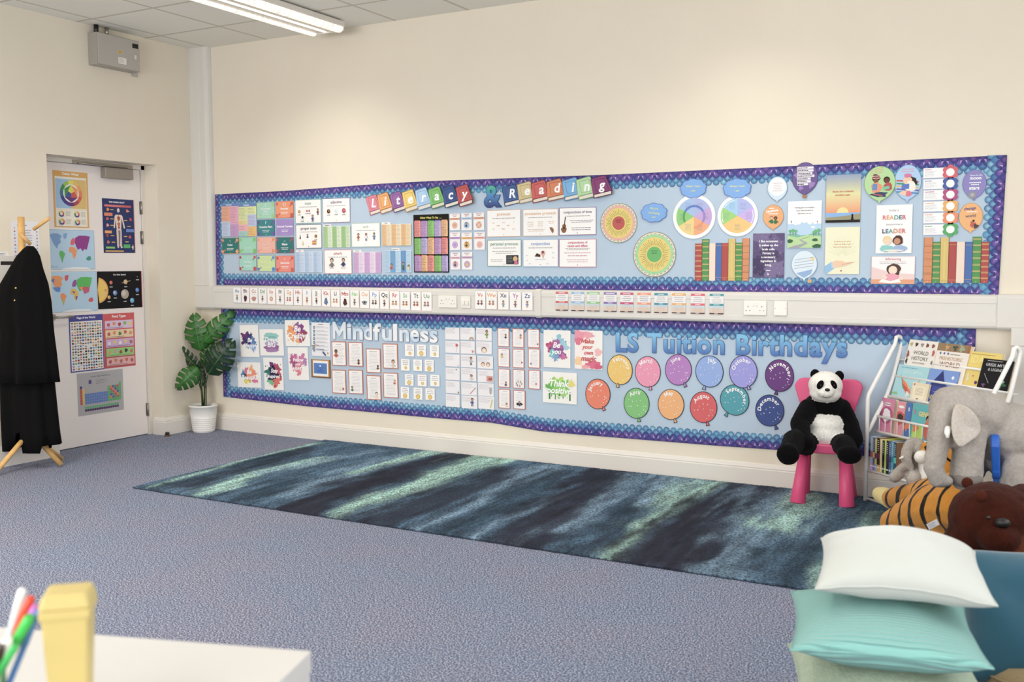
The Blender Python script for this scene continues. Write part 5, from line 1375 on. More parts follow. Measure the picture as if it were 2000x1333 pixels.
for i, ch in enumerate('ABCDEFGHIJKLMNOPQRSTUVWXYZ'):
    if i < 21: a, b = AX[i]; f = (a + b) / 2000; bx = ('K', a, 104 + 24 * f, b, 254 + 44 * f)
    else: a, b = AX2[i - 21]; f = (i - 21) / 4; bx = ('L', a, 102 + 10 * f, b, 302 + 15 * f)
    loc, w_, h_ = wallbox(*bx, yy=TY); s = Sheet(w_, h_, 'fbf8f4'); s.frame(.025, 'd8b0a8' if i % 3 else 'b8c4dc')
    s.text(ch + ch.lower(), .5, .67, .22, AC[ch], 'b', maxw=.8); s.rect(.25, .56, .75, .568, 'b0a8a8')
    if ch == 'C': s.blob(.5, .3, .19, 'c48a78', 2, .15, ry=.14)
    elif ch == 'E': s.disc(.5, .34, .14, 'd89a78'); s.disc(.5, .34, .08, 'e8c0a0')
    elif ch == 'O': s.blob(.5, .32, .17, '8a9098', 2, .2, ry=.12); s.disc(.5, .32, .05, '3a3a40')
    elif ch in 'MKB': s.blob(.5, .3, .13, PT[i], i, .2, ry=.2)
    elif ch in 'LPSTUVWRG':
        for u in (.34, .64): s.person(u, .42, .055, top=PT[i], seed=i)
    else: s.person(.5, .44, .06, top=PT[i], seed=i, legs=PT[(i + 3) % 26])
    s.disc(.5, .06, .012, '9a9aa0', n=6)
    put(s, 'alphabet_card', loc, 'alphabet card %s%s on the white wall trunking' % (ch, ch.lower()), 'card', 'alphabet cards on the trunking')
SX = [(178, 298), (330, 454), (484, 606), (647, 773), (808, 936), (975, 1105), (1141, 1271), (1313, 1447), (1497, 1633), (1680, 1817)]
SN = [('d8504e', 'red', 'first from the left'), ('8ab4dc', 'pale blue', 'second'), ('8ac878', 'green', 'third'), ('8468b0', 'purple', 'fourth'), ('c8346c', 'magenta', 'fifth'), ('ee8a5c', 'light orange', 'sixth'), ('3f98ae', 'teal', 'seventh'), ('e8a850', 'amber', 'eighth'), ('dc4c5c', 'crimson', 'ninth'), ('3fa0a8', 'teal', 'last on the right')]
for i, ((a, b), (q, nm, od)) in enumerate(zip(SX, SN)):
    f = i / 9; loc, w_, h_ = wallbox('M', a, 100 + 21 * f, b, 285 + 35 * f, yy=TY); s = Sheet(w_, h_, 'f2efee')
    s.rect(0, .88, 1, 1, q); s.greek(.12, .91, .88, .97, 1, 'ffffff', .6, i, True); s.greek(.1, .55, .9, .85, 3, '9a9aa4', .25, i, True); s.rect(0, .40, 1, .51, q); s.greek(.25, .43, .75, .48, 1, 'ffffff', .6, i + 2, True)
    s.rect(0, .27, 1, .40, 'cbdbe4'); s.rect(0, .06, 1, .27, 'e4cdba', False); s.greek(.05, .1, .95, .36, 5, 'c8b4a8', .25, i + 1, True); s.rect(0, 0, 1, .05, '4a2c30'); s.rect(.35, .0, .6, .05, 'c8a898')
    put(s, 'skill_card', loc, 'small trunking card with %s bands, %s of ten' % (nm, od), 'card', 'ten banded skill cards on the trunking')

# sockets on the trunking
M_SOCK = mat('socket_white', (240, 236, 228), .35)


def socket(bx, kind, label):
    loc, w_, h_ = wallbox(*bx, yy=-TD); r = empty('power_socket' if kind != 'blank' else 'outlet_plate', (loc[0], -TD + .003, loc[2]), label=label, cat='socket')
    mobj('face_plate', B(-w_ / 2, -.011, -h_ / 2, w_ / 2, 0, h_ / 2), M_SOCK, r, bevel=.003)
    if kind == 'double':
        for sgn in (-1, 1):
            bm = bmesh.new(); cx = sgn * w_ * .30
            mobj('switch', B(sgn * w_ * .08 - .006, -.015, h_ * .12, sgn * w_ * .08 + .006, -.011, h_ * .34), M_SOCK, r, bevel=.001)
            for dx, dz, a_, c_ in ((0, .012, .003, .006), (-.011, -.011, .005, .003), (.011, -.011, .005, .003)): mobj('pin_hole', B(cx + dx - a_ * .6, -.0117, dz - c_ * .6 - .004, cx + dx + a_ * .6, -.0108, dz + c_ * .6 - .004), M_BLACK, r)
    elif kind == 'data':
        for sgn in (-1, 1): mobj('data_port', B(sgn * w_ * .22 - .010, -.020, -.018, sgn * w_ * .22 + .010, -.011, .012), M_SOCK, r, bevel=.002)
    else:
        for sgn in (-1, 1):
            bm = bmesh.new(); tube(bm, [(sgn * w_ * .38, -.0125, 0), (sgn * w_ * .38, -.0108, 0)], .0025, 8); mobj('screw', bm, M_METAL, r)


socket(('L', 316, 152, 514, 286), 'double', 'double power socket between the Uu card and the data outlet')
socket(('L', 560, 162, 664, 290), 'data', 'double data outlet left of the Vv card')
socket(('T', 176, 92, 325, 187), 'double', 'double power socket right of the banded skill cards')
socket(('T', 373, 96, 458, 190), 'blank', 'square blank outlet plate right of the right-hand power socket')

# ------------------------------------------------------------------ papers on the door and beside it
LX = DX + .0005
G8 = 'posters on the white door'


def doorsheet(bx, bg): loc, w_, h_ = leftbox(*bx, xx=LX); return Sheet(w_, h_, bg), loc


s, loc = doorsheet(('N', 497, 264, 820, 784), 'e2a63e'); s.text('Colour Wheel', .5, .935, .04, 'ffffff', 'h', maxw=.62); s.rect(.05, .02, .95, .9, 'f4efe0'); s.rect(.06, .34, .5, .86, '9cc4ea'); s.rect(.5, .34, .94, .86, 'e2bc60', False)
CW = ['e8e04a', 'ecc040', 'ee9a3a', 'ea6a30', 'd8342c', 'b02a4c', '6a2a80', '4a2f8c', '3a3a96', '2a7a9a', '3a9a4a', '9ac83c']
for i, q in enumerate(CW): s.disc(.5, .61, .23, q, a0=75 - 30 * i, a1=105 - 30 * i, n=4, adv=i == 0)
s.disc(.5, .61, .165, 'f4efe4')
for a_, q in ((90, 'e8d83c'), (210, '3a3a96'), (330, 'd83430')): pass
T = [(.5 + .15 * math.cos(math.radians(a)) * s.h / s.w, .61 + .15 * math.sin(math.radians(a))) for a in (90, 210, 330)]; O_ = [(.5 + .16 * math.cos(math.radians(a)) * s.h / s.w, .61 + .16 * math.sin(math.radians(a))) for a in (150, 270, 30)]
s.poly([T[0], O_[0], T[1]], '3a9a4a'); s.poly([T[1], O_[1], T[2]], '6a3080'); s.poly([T[2], O_[2], T[0]], 'ee8a34')
C_ = (.5, .61); mids = [((T[i][0] + T[(i + 1) % 3][0]) / 2, (T[i][1] + T[(i + 1) % 3][1]) / 2) for i in range(3)]
s.poly([T[0], mids[0], C_, mids[2]], 'e8de3e'); s.poly([T[1], mids[1], C_, mids[0]], '34509c'); s.poly([T[2], mids[2], C_, mids[1]], 'd4302c')
for u, v in ((.2, .24), (.64, .24), (.2, .1), (.64, .1)):
    for i in range(6): s.ring(u, v, .03, .055, CW[i * 2], a0=90 - 60 * i, a1=150 - 60 * i, n=4)
    s.greek(u + .12, v - .04, u + .3, v + .05, 5, 'a09078', .25, int(u * 10))
s.line(.06, .32, .94, .32, .004, 'd8c890'); put(s, 'colour_wheel_poster', loc, 'orange edged Colour Wheel poster at the top of the door', 'poster', G8, left=True)


def continents(s, cs):
    NA = [(.02, .86), (.08, .9), (.2, .9), (.28, .84), (.24, .76), (.26, .68), (.2, .62), (.17, .52), (.12, .6), (.08, .68), (.05, .78)]
    GL = [(.32, .9), (.4, .92), (.38, .8), (.34, .76), (.31, .82)]
    SA = [(.22, .46), (.28, .47), (.34, .40), (.30, .28), (.27, .16), (.25, .26), (.21, .38)]
    EU = [(.46, .66), (.48, .74), (.52, .8), (.56, .78), (.56, .68), (.53, .62), (.47, .62)]
    AF_ = [(.42, .5), (.45, .58), (.54, .56), (.6, .48), (.58, .38), (.54, .26), (.51, .3), (.49, .42), (.43, .44)]
    AS = [(.56, .68), (.57, .8), (.66, .86), (.8, .86), (.9, .84), (.88, .74), (.85, .62), (.82, .5), (.76, .52), (.73, .46), (.68, .54), (.62, .5), (.58, .6)]
    AU_ = [(.8, .28), (.85, .34), (.9, .33), (.91, .25), (.86, .22), (.81, .24)]
    for i, (pl, c) in enumerate(zip((NA, GL, SA, EU, AF_, AS, AU_), cs)): s.poly(pl, c)
    s.poly([(.24, 0), (.9, 0), (.8, .05), (.5, .06), (.3, .03)], 'eef4f8')


s, loc = doorsheet(('N', 455, 806, 878, 1174), 'b4d6f0'); s.frame(.008, '8ab0d0'); continents(s, ['6f9cd4', '7aa4d8', '5ac060', 'e04a5a', 'ee9040', '982a90', '2fa080']); s.greek(.02, .05, .2, .09, 2, '8aa0b8', .3); put(s, 'world_map_poster', loc, 'world map poster with purple Asia, under the colour wheel', 'poster', G8, left=True)
s, loc = doorsheet(('O', 309, 34, 600, 283), 'b4d8f0'); s.frame(.008, '8ab0d0'); continents(s, ['ee9040', 'd83a4a', 'ee8a3a', '9a4aa8', 'e8c040', '4ac04a', 'd8384a'])
for pl, q in (([(.05, .62), (.22, .62), (.2, .5), (.12, .52)], '4a80d8'), ([(.02, .8), (.1, .84), (.08, .72)], '4a6ad0'), ([(.66, .62), (.84, .6), (.82, .48), (.72, .44)], 'd04068'), ([(.24, .3), (.28, .3), (.27, .18)], 'b8d040'), ([(.45, .52), (.52, .5), (.5, .44)], '9a4aa8'), ([(.52, .38), (.57, .38), (.54, .28)], '7a3a9a'), ([(.6, .6), (.7, .62), (.66, .52)], 'e8883a')): s.poly(pl, q)
put(s, 'world_map_poster', loc, 'world map poster with green Russia, beside the solar system poster', 'poster', G8, left=True)
s, loc = doorsheet(('N', 956, 520, 1245, 1020), '23336e'); s.text('THE HUMAN BODY', .46, .925, .028, 'ffffff', 'h', maxw=.6); s.rect(.06, .85, .92, .89, 'd8484c'); s.greek(.1, .855, .88, .885, 2, 'f0a0a0', .4, 1)
sk = 'f0dccb'
s.disc(.5, .79, .03, sk, n=16, ry=.04); s.poly([(.40, .71), (.6, .71), (.58, .5), (.57, .42), (.43, .42), (.42, .5)], sk); s.line(.4, .69, .35, .46, .03, sk); s.line(.6, .69, .68, .46, .03, sk, False); s.line(.45, .43, .46, .12, .045, sk, False); s.line(.55, .43, .55, .12, .045, sk, False); s.line(.44, .11, .48, .1, .025, sk, False); s.line(.54, .1, .6, .11, .025, sk, False)
s.blob(.5, .64, .035, 'b83430', 1, .2, ry=.045); s.blob(.5, .53, .03, 'd06048', 2, .2, ry=.04); s.blob(.5, .47, .025, 'c04a3c', 3, .2); s.line(.5, .76, .5, .5, .006, 'a83030'); s.line(.46, .42, .46, .14, .006, 'c85048'); s.line(.54, .42, .55, .14, .006, '4a6ab0', False)
for u, v, q in ((.16, .8, 'e08a48'), (.14, .63, 'd0484a'), (.14, .51, 'e8a0a0'), (.12, .32, 'a83a3a'), (.78, .79, 'd8685a'), (.88, .63, 'c83c44'), (.84, .3, 'd04048'), (.14, .2, 'd86a48')): s.blob(u, v, .03, q, int(u * 50), .3)
for u0, v0, u1, v1, q in ((.04, .68, .3, .74, 'e8784a'), (.04, .36, .26, .41, 'eea04a'), (.72, .39, .98, .45, '5a84d0'), (.06, .08, .34, .115, '8ad060'), (.62, .09, .84, .16, '4ab868'), (.04, .02, .62, .045, 'e8a848')): s.rect(u0, v0, u1, v1, q)
for u, v in ((.22, .79), (.22, .62), (.22, .50), (.22, .31), (.24, .19), (.74, .77), (.66, .6), (.76, .49), (.64, .3), (.68, .2)): s.rect(u, v, u + .11, v + .016, 'e8b44a', u == .22 and v == .79)
s.person(.92, .15, .018, 'c98d62', '2a1a14', 'f4f4f4', 1, 'f4f4f4'); s.rect(.985, 0, 1, 1, 'b83a4a')
put(s, 'human_body_poster', loc, 'navy human body poster near the door hinges', 'poster', G8, left=True)
s, loc = doorsheet(('O', 604, 32, 876, 262), '17151a'); s.text('Our Solar System', .5, .89, .04, 'f0f0f0', 'h', maxw=.36); s.disc(-.0, .5, .34, 'f0a020', n=20, a0=-82, a1=82); s.disc(0, .5, .30, 'f6c83c', n=20, a0=-82, a1=82)
for u, v, r, q, q2 in ((.3, .7, .05, 'd8502c', 'e8805a'), (.63, .71, .065, 'd8b070', 'e8c890'), (.17, .5, .035, 'c89a50', 'd8b070'), (.38, .42, .07, '4a80c8', 'b8c8d8'), (.24, .31, .05, 'd8a050', 'e8c080'), (.6, .38, .13, 'b8a898', 'd8ccc0'), (.89, .48, .06, '3a7ad0', '6aa0e0'), (.76, .2, .07, '4aa0d8', '8ac8e8'), (.9, .84, .012, 'c8c8c8', 'd8d8d8')): s.disc(u, v, r, q, n=18); s.disc(u - r * .2, v + r * .2, r * .55, q2, n=14); s.rect(u - .035, v - r - .08, u + .035, v - r - .055, 'c8c8c8')
s.line(.53, .68, .73, .74, .012, 'e8d0a0'); s.rect(.985, 0, 1, 1, 'b83040')
put(s, 'solar_system_poster', loc, 'black solar system poster with the planets', 'poster', G8, left=True)
s, loc = doorsheet(('O', 431, 302, 642, 652), '3c3a9a'); s.text('Flags of the World', .5, .935, .035, 'ffffff', 'h', maxw=.74); s.rect(.03, .02, .97, .89, 'f4f2ee'); rd = random.Random(8)
FC = ['c83040', '2a4a9a', '3a8a4a', 'e8c030', 'f0f0f0', '1a1a1a', 'e87830', '5aa0d8']; s.k += 1
for r_ in range(17):
    for c_ in range(12):
        u, v = .06 + c_ * .075, .85 - r_ * .05; a1, a2 = rd.choice(FC), rd.choice(FC); s.rect(u, v - .012, u + .055, v + .004, a1, False); s.rect(u, v + .004, u + .055, v + .018, a2, False); s.rect(u + .01, v - .024, u + .045, v - .02, '9a9a9a', False)
put(s, 'flags_poster', loc, 'blue edged Flags of the World poster', 'poster', G8, left=True)
s, loc = doorsheet(('O', 643, 292, 835, 627), 'd83238'); s.text('Food Types', .5, .925, .045, 'ffffff', 'h', maxw=.7)
FR = [('e4c8e8', ['c83a34', 'e88a30', 'b03028', '8ac040', 'ecd84a']), ('f2d4a8', ['c8402c', 'e8802c', '4a8a3a', 'c84a30', 'd89a50']), ('d8b0dc', ['e8e8f0', 'ecd060', 'f0f0f0', 'ecd868', 'b86a4a']), ('98d474', ['d8a868', 'd0a0a8', 'a8502c', '3a3a3a', 'c86a68']), ('e8a8a8', ['b84a3c', 'c8803c', 'b8605a', 'd8502c', 'b85a3c'])]
for i, (q, fr) in enumerate(FR):
    v = .72 - i * .17; s.rect(.05, v, .95, v + .15, q)
    for j, f_ in enumerate(fr): s.blob(.16 + j * .175, v + .085 + (.01 if j % 2 else -.01), .034, f_, i * 5 + j, .25, 14)
    s.greek(.08, v + .01, .92, v + .03, 1, '8a7a80', .5, i)
put(s, 'food_types_poster', loc, 'red edged Food Types poster', 'poster', G8, left=True)
s, loc = doorsheet(('O', 480, 652, 764, 912), 'b9b6b8'); s.text('Periodic Table of the Elements', .5, .88, .03, '4a4a54', 'b', maxw=.56); s.greek(.4, .7, .7, .82, 3, '8a8a90', .3, 1); s.rect(.24, .73, .3, .82, '4a4a8a')
PTB = {0: (7, 'c0392f', '3a3a8a'), 1: (6, 'e8c83c', 'e8c83c')}; s.k += 1
for c_ in range(18):
    rows = 7 if c_ in (0, 17) else 6 if c_ in (1, 12, 13, 14, 15, 16) else 4
    for r_ in range(rows):
        q = 'c83a34' if c_ == 0 else 'e8c63c' if c_ == 1 else '4a7ac8' if c_ < 12 else '50b85a' if c_ in (12, 17) or r_ == 0 else ['4aa85a', 'c83c48', 'e87838', '3a5ab0'][(c_ + r_) % 4]
        if c_ == 0 and r_ == rows - 1: q = '3a3a8a'
        u, v = .05 + c_ * .05, .26 + r_ * .063; s.rect(u, v, u + .045, v + .056, q, False)
for c_ in range(15): s.rect(.14 + c_ * .05, .15, .185 + c_ * .05, .2, '5ab87a', False); s.rect(.14 + c_ * .05, .09, .185 + c_ * .05, .14, '5a3a6a', False)
put(s, 'periodic_table_poster', loc, 'grey periodic table sheet, lowest on the door', 'poster', G8, left=True)
# papers and reader on the wall left of the door
loc, w_, h_ = leftbox('U', 130, 182, 430, 640, xx=.0005); s = Sheet(w_, h_, 'ecebee'); s.greek(.2, .88, .66, .93, 1, '8a94b0', .5, 4)
for i in range(9): s.disc(.1, .84 - i * .08, .02, ['c8b8d8', 'b05a4a', 'a8c0d8', 'a86a6a'][i % 4], n=10); s.disc(.9, .84 - i * .08, .018, ['a8b8c8', '9a6a5a'][i % 2], n=10)
s.greek(.2, .1, .8, .82, 12, 'a8a4b4', .25, 2); put(s, 'wall_notice', loc, 'white paper notice on the wall behind the coat stand', 'notice', left=True)
loc, w_, h_ = leftbox('U', -40, 508, 92, 592, xx=.0005); s = Sheet(w_, h_, 'f0eeee'); s.rect(.05, .5, .85, .52, '8a8a90'); s.greek(.2, .3, .9, .8, 3, '7a7a88', .4, 2); put(s, 'wall_notice', loc, 'small white sign at the left edge of the photo above the card reader', 'notice', left=True)
loc, w_, h_ = leftbox('U', 12, 622, 102, 648, xx=.0); r = empty('card_reader', (0.0, loc[1], loc[2]), label='white wall card reader with a dark strip, left of the coat', cat='card reader')
mobj('reader_body', B(0, -.06, -.16, .018, .06, .05), M_PLAST, r, bevel=.003); mobj('display_strip', B(.018, -.045, -.012, .020, .045, .012), M_BLACK, r)

# ------------------------------------------------------------------ shapes for soft things
def ico(bm, c, r, R=None, sub=3):
    ret = bmesh.ops.create_icosphere(bm, subdivisions=sub, radius=1.0)
    for v in ret['verts']:
        p = Vector((v.co.x * r[0], v.co.y * r[1], v.co.z * r[2]))
        if R is not None: p = R @ p
        v.co = p + Vector(c)


def plush(name, prims, voxel=.010, parent=None, smooth=4, m=None, wob=.0, origin=None):
    """one continuous soft body: overlapping primitives fused by a voxel remesh, coloured by the nearest primitive.
    prims: ('e', centre, radii, rotation or None, colour) / ('c', points, radii, colour)"""
    bm = bmesh.new(); samples = []
    for p in prims:
        if p[0] == 'e':
            _, c, r, R, col = p; r = (r, r, r) if not isinstance(r, (tuple, list)) else r
            ico(bm, c, r, R); samples.append((np.array(c, float), min(r), col, np.array(r, float), R))
        else:
            _, pts, rs, col = p
            pts = [Vector(q) for q in pts]; rs = rs if isinstance(rs, (tuple, list)) else [rs] * len(pts)
            for a, b, ra, rb in zip(pts, pts[1:], rs, rs[1:]):
                n = max(2, int((b - a).length / (min(ra, rb) * .35)) + 1)
                for i in range(n + 1):
                    t = i / n; c = a.lerp(b, t); r = ra * (1 - t) + rb * t
                    ico(bm, c, (r, r, r), None, 2); samples.append((np.array(c), r, col, None, None))
    me = bpy.data.meshes.new(name); bm.to_mesh(me); bm.free()
    o = bpy.data.objects.new(name, me); COL.objects.link(o)
    md = o.modifiers.new('r', 'REMESH'); md.mode = 'VOXEL'; md.voxel_size = voxel; md.use_smooth_shade = True
    sm = o.modifiers.new('s', 'SMOOTH'); sm.factor = .5; sm.iterations = smooth
    dg = bpy.context.evaluated_depsgraph_get(); dg.update()
    me2 = bpy.data.meshes.new_from_object(o.evaluated_get(dg)); o.modifiers.clear(); o.data = me2; bpy.data.meshes.remove(me)
    me2.name = name
    n = len(me2.vertices); co = np.empty(n * 3, np.float32); me2.vertices.foreach_get('co', co); co = co.reshape(-1, 3)
    best = np.full(n, 1e9); cols = np.zeros((n, 4)); pal = {}
    for c, r, col, rr, R in samples:
        dv = co - c
        if rr is not None:
            if R is not None: dv = dv @ np.array(R)
            k = np.sqrt(((dv / rr) ** 2).sum(1)); d = (k - 1) * rr.min()
        else: d = np.sqrt((dv ** 2).sum(1)) - r
        w_ = d < best; best[w_] = d[w_]; cols[w_] = lin(col)
    if wob:
        nr = np.empty(n * 3, np.float32); me2.vertices.foreach_get('normal', nr); nr = nr.reshape(-1, 3)
        q = np.array([mnoise.noise(Vector(c) * 28.0) + .5 * mnoise.noise(Vector(c) * 70.0) for c in co.tolist()], np.float32)
        co = co + nr * q[:, None] * wob; me2.vertices.foreach_set('co', co.astype(np.float32).ravel())
    ca = me2.color_attributes.new('Col', 'FLOAT_COLOR', 'POINT'); ca.data.foreach_set('color', cols.astype(np.float32).ravel())
    me2.materials.clear(); me2.materials.append(m or M_FUR)
    for p in me2.polygons: p.use_smooth = True
    if origin is not None:
        og = Vector(origin)
        for v in me2.vertices: v.co -= og
        o.location = og
    if parent: o.parent = parent; o.location = (0, 0, 0) if origin is None else o.location
    return o


def flap(name, pts, thick, m, parent, col, bulge=.0):
    """soft flat part from an outline of 3D points: inflated a little"""
    P = [Vector(p) for p in pts]; c = sum(P, Vector()) / len(P); nrm = Vector((0, 0, 0))
    for a, b in zip(P, P[1:] + P[:1]): nrm += (a - c).cross(b - c)
    nrm.normalize(); bm = bmesh.new(); rings = []
    for s_, h in ((1.0, 0), (.93, .7), (.6, 1.0)):
        rings.append([bm.verts.new(c + (p - c) * s_ + nrm * (thick * h + bulge * (1 - s_))) for p in P])
    top = bm.verts.new(c + nrm * (thick + bulge)); back = [[bm.verts.new(c + (p - c) * s_ - nrm * (thick * h - bulge * (1 - s_))) for p in P] for s_, h in ((.93, .7), (.6, 1.0))]
    bot = bm.verts.new(c - nrm * (thick - bulge)); n = len(P)
    seq = [list(reversed(back)), [rings[0]], rings[1:]]
    chain = [back[1], back[0], rings[0], rings[1], rings[2]]
    for a, b in zip(chain, chain[1:]):
        for k in range(n): bm.faces.new((a[k], a[(k + 1) % n], b[(k + 1) % n], b[k]))
    for k in range(n): bm.faces.new((rings[2][k], rings[2][(k + 1) % n], top)); bm.faces.new((back[1][(k + 1) % n], back[1][k], bot))
    bmesh.ops.recalc_face_normals(bm, faces=bm.faces)
    o = mobj(name, bm, m, parent, smooth=True); ca = o.data.color_attributes.new('Col', 'FLOAT_COLOR', 'POINT')
    ca.data.foreach_set('color', list(lin(col)) * len(o.data.vertices)); s = o.modifiers.new('sub', 'SUBSURF'); s.levels = s.render_levels = 2
    return o


def ball(name, c, r, m, parent, sy=1.0):
    bm = bmesh.new(); r = (r, r, r) if not isinstance(r, (tuple, list)) else r; ico(bm, c, r); return mobj(name, bm, m, parent, smooth=True)


# ------------------------------------------------------------------ rug
RX0, RX1, RY0, RY1, RT = 1.29, 5.86, -1.83, -.035, .014


def make_rug():
    MINT, LB, DK, TL, MID = (182, 220, 208), (134, 162, 184), (38, 36, 50), (40, 60, 76), (82, 108, 130)
    st = [(((300, 950), (475, 898), (625, 866)), .05, .06, MINT, .8), (((360, 950), (470, 915), (600, 878)), .16, .14, DK, .8), (((395, 963), (520, 922), (640, 898)), .13, .10, MINT, .75), (((330, 945), (420, 925), (560, 885)), .08, .08, TL, .8),
          (((520, 925), (730, 880)), .08, .08, LB, .7), (((470, 975), (640, 925), (760, 890)), .2, .2, MID, .6), (((480, 978), (560, 945)), .12, .2, TL, .7), (((560, 970), (690, 920), (850, 882)), .10, .24, LB, .8), (((680, 925), (840, 885)), .05, .15, MINT, .9),
          (((590, 998), (700, 950), (860, 900), (920, 890)), .30, .26, DK, .95), (((668, 1010), (760, 972), (860, 930), (965, 896)), .06, .26, MINT, .95), (((650, 1005), (740, 975)), .02, .08, MINT, .9),
          (((740, 1015), (850, 975), (1000, 930)), .36, .3, DK, .8), (((815, 1032), (900, 990), (1010, 945), (1080, 915)), .05, .16, LB, .9), (((860, 1040), (980, 985), (1100, 925)), .2, .18, TL, .7), (((905, 1048), (1010, 1000), (1125, 960)), .05, .05, LB, .9),
          (((980, 1050), (1080, 990), (1190, 925)), .3, .30, DK, .9), (((1005, 1065), (1070, 1030), (1200, 968)), .08, .1, LB, .8), (((1040, 1075), (1120, 1010), (1240, 930)), .25, .1, DK, .9), (((1110, 1040), (1190, 985), (1265, 935)), .10, .2, LB, .8),
          (((1120, 1085), (1210, 1010), (1290, 935)), .14, .22, MID, .8), (((1150, 1090), (1230, 1000)), .2, .1, TL, .6), (((1215, 1000), (1270, 962)), .12, .12, TL, .8), (((1260, 985), (1330, 935)), .1, .22, LB, .8), (((1175, 1094), (1262, 1032)), .07, .12, MINT, 1.), (((1262, 1032), (1330, 985), (1400, 945)), .12, .24, MINT, .95), (((1420, 990), (1440, 945)), .08, .16, LB, .7),
          (((1290, 1112), (1320, 1050), (1400, 1000), (1475, 955)), .48, .34, DK, .97), (((1360, 1100), (1420, 1020), (1500, 965)), .26, .2, DK, .9), (((1420, 1125), (1480, 1040), (1540, 975)), .20, .36, LB, .75), (((1510, 1030), (1575, 970)), .16, .16, MINT, .8), (((1470, 1140), (1540, 1060)), .14, .14, MID, .9), (((1455, 1110), (1480, 1075)), .07, .07, TL, .8),
          (((1530, 1140), (1590, 1075)), .10, .12, TL, .8), (((1600, 1140), (1640, 1060)), .10, .05, MINT, .6), (((1620, 1030), (1660, 990)), .2, .2, MID, .7), (((1680, 1060), (1690, 1000)), .04, .04, MINT, .6), (((1700, 1060), (1715, 1000)), .03, .03, MINT, .6), (((1740, 1030), (1740, 1000)), .2, .2, TL, .6)]
    dx = .0125; nx = int((RX1 - RX0) / dx); ny = int((RY1 - RY0) / dx)
    X, Y = np.meshgrid(np.linspace(RX0, RX1, nx + 1), np.linspace(RY0, RY1, ny + 1))
    rs = np.random.RandomState(5)

    def field(cx, cy):
        g = rs.rand(int((RY1 - RY0) / cy) + 4, int((RX1 - RX0) / cx) + 4)
        fx = (X - RX0) / cx; fy = (Y - RY0) / cy; ix = fx.astype(int); iy = fy.astype(int); tx = fx - ix; ty = fy - iy
        tx = tx * tx * (3 - 2 * tx); ty = ty * ty * (3 - 2 * ty)
        return (g[iy, ix] * (1 - tx) + g[iy, ix + 1] * tx) * (1 - ty) + (g[iy + 1, ix] * (1 - tx) + g[iy + 1, ix + 1] * tx) * ty - .5
    warp = field(.25, .3) * .10 + field(.08, .5) * .05; warp2 = field(.05, .25); warp3 = field(.025, .07)
    C = np.zeros(X.shape + (3,)); C[:] = np.array(lin(MID)[:3]); tint = field(.10, .45); C *= (1 + .5 * tint)[..., None]
    for pts, w0, w1, col, a in st:
        W = [FL(*q, RT)[:2] for q in pts]; D = np.full(X.shape, 1e9); T = np.zeros(X.shape); tot = sum(np.linalg.norm(W[i + 1] - W[i]) for i in range(len(W) - 1)); acc = 0
        for p0, p1 in zip(W, W[1:]):
            d = p1 - p0; L = np.linalg.norm(d); t = np.clip(((X - p0[0]) * d[0] + (Y - p0[1]) * d[1]) / L ** 2, 0, 1)
            q = np.hypot(X + warp - p0[0] - t * d[0], Y - p0[1] - t * d[1]); m_ = q < D; D[m_] = q[m_]; T[m_] = ((acc + t * L) / tot)[m_]; acc += L
        wd_ = w0 * (1 - T) + w1 * T; al = a / (1 + np.exp((D - wd_ * .55 * (1 + 1.3 * warp2 + .5 * warp3)) / (wd_ * .09 + .005)))
        C = C * (1 - al[..., None]) + np.array(lin(col)[:3]) * al[..., None]
    C *= (1 + .35 * field(.03, .10) + .5 * field(.022, .35) + .5 * field(.05, .12))[..., None]
    edge = np.minimum(np.minimum(X - RX0, RX1 - X), np.minimum(Y - RY0, RY1 - Y))
    Z = RT - .006 * np.clip(1 - edge / .03, 0, 1) + rs.rand(*X.shape) * .004
    ex = (rs.rand(*X.shape) - .5) * .006
    bnd = edge < 1e-6
    V = np.stack([X + ex, Y + (rs.rand(*X.shape) - .5) * .006, Z], -1)
    V = V.reshape(-1, 3); n0 = len(V); I = np.arange(n0).reshape(ny + 1, nx + 1)
    F = np.stack([I[:-1, :-1], I[:-1, 1:], I[1:, 1:], I[1:, :-1]], -1).reshape(-1, 4).tolist()
    loop = list(I[0, :]) + list(I[1:, -1]) + list(I[-1, -2::-1]) + list(I[-2:0:-1, 0]); low = [(V[i][0], V[i][1], .001) for i in loop]
    V = V.tolist() + low; m_ = len(loop)
    for k in range(m_): F.append([loop[k], n0 + k, n0 + (k + 1) % m_, loop[(k + 1) % m_]])
    F.append([n0 + k for k in range(m_)][::-1])
    me = bpy.data.meshes.new('striped_rug'); me.from_pydata(V, [], F)
    cols = np.concatenate([np.concatenate([C.reshape(-1, 3), np.ones((n0, 1))], 1), np.tile(np.array(lin((48, 52, 66))), (m_, 1))])
    ca = me.color_attributes.new('Col', 'FLOAT_COLOR', 'POINT'); ca.data.foreach_set('color', cols.astype(np.float32).ravel())
    m = bpy.data.materials.new('rug_pile'); m.use_nodes = True; nt = m.node_tree; b = nt.nodes['Principled BSDF']; L = nt.links
    a = nt.nodes.new('ShaderNodeVertexColor'); a.layer_name = 'Col'; tc = nt.nodes.new('ShaderNodeTexCoord')
    n = nt.nodes.new('ShaderNodeTexNoise'); n.inputs['Scale'].default_value = 75; n.inputs['Detail'].default_value = 5; n.inputs['Roughness'].default_value = .8
    L.new(tc.outputs['Object'], n.inputs['Vector']); mr = nt.nodes.new('ShaderNodeMapRange'); mr.inputs['From Min'].default_value = .40; mr.inputs['From Max'].default_value = .56; mr.inputs['To Min'].default_value = .15; mr.inputs['To Max'].default_value = 1.0
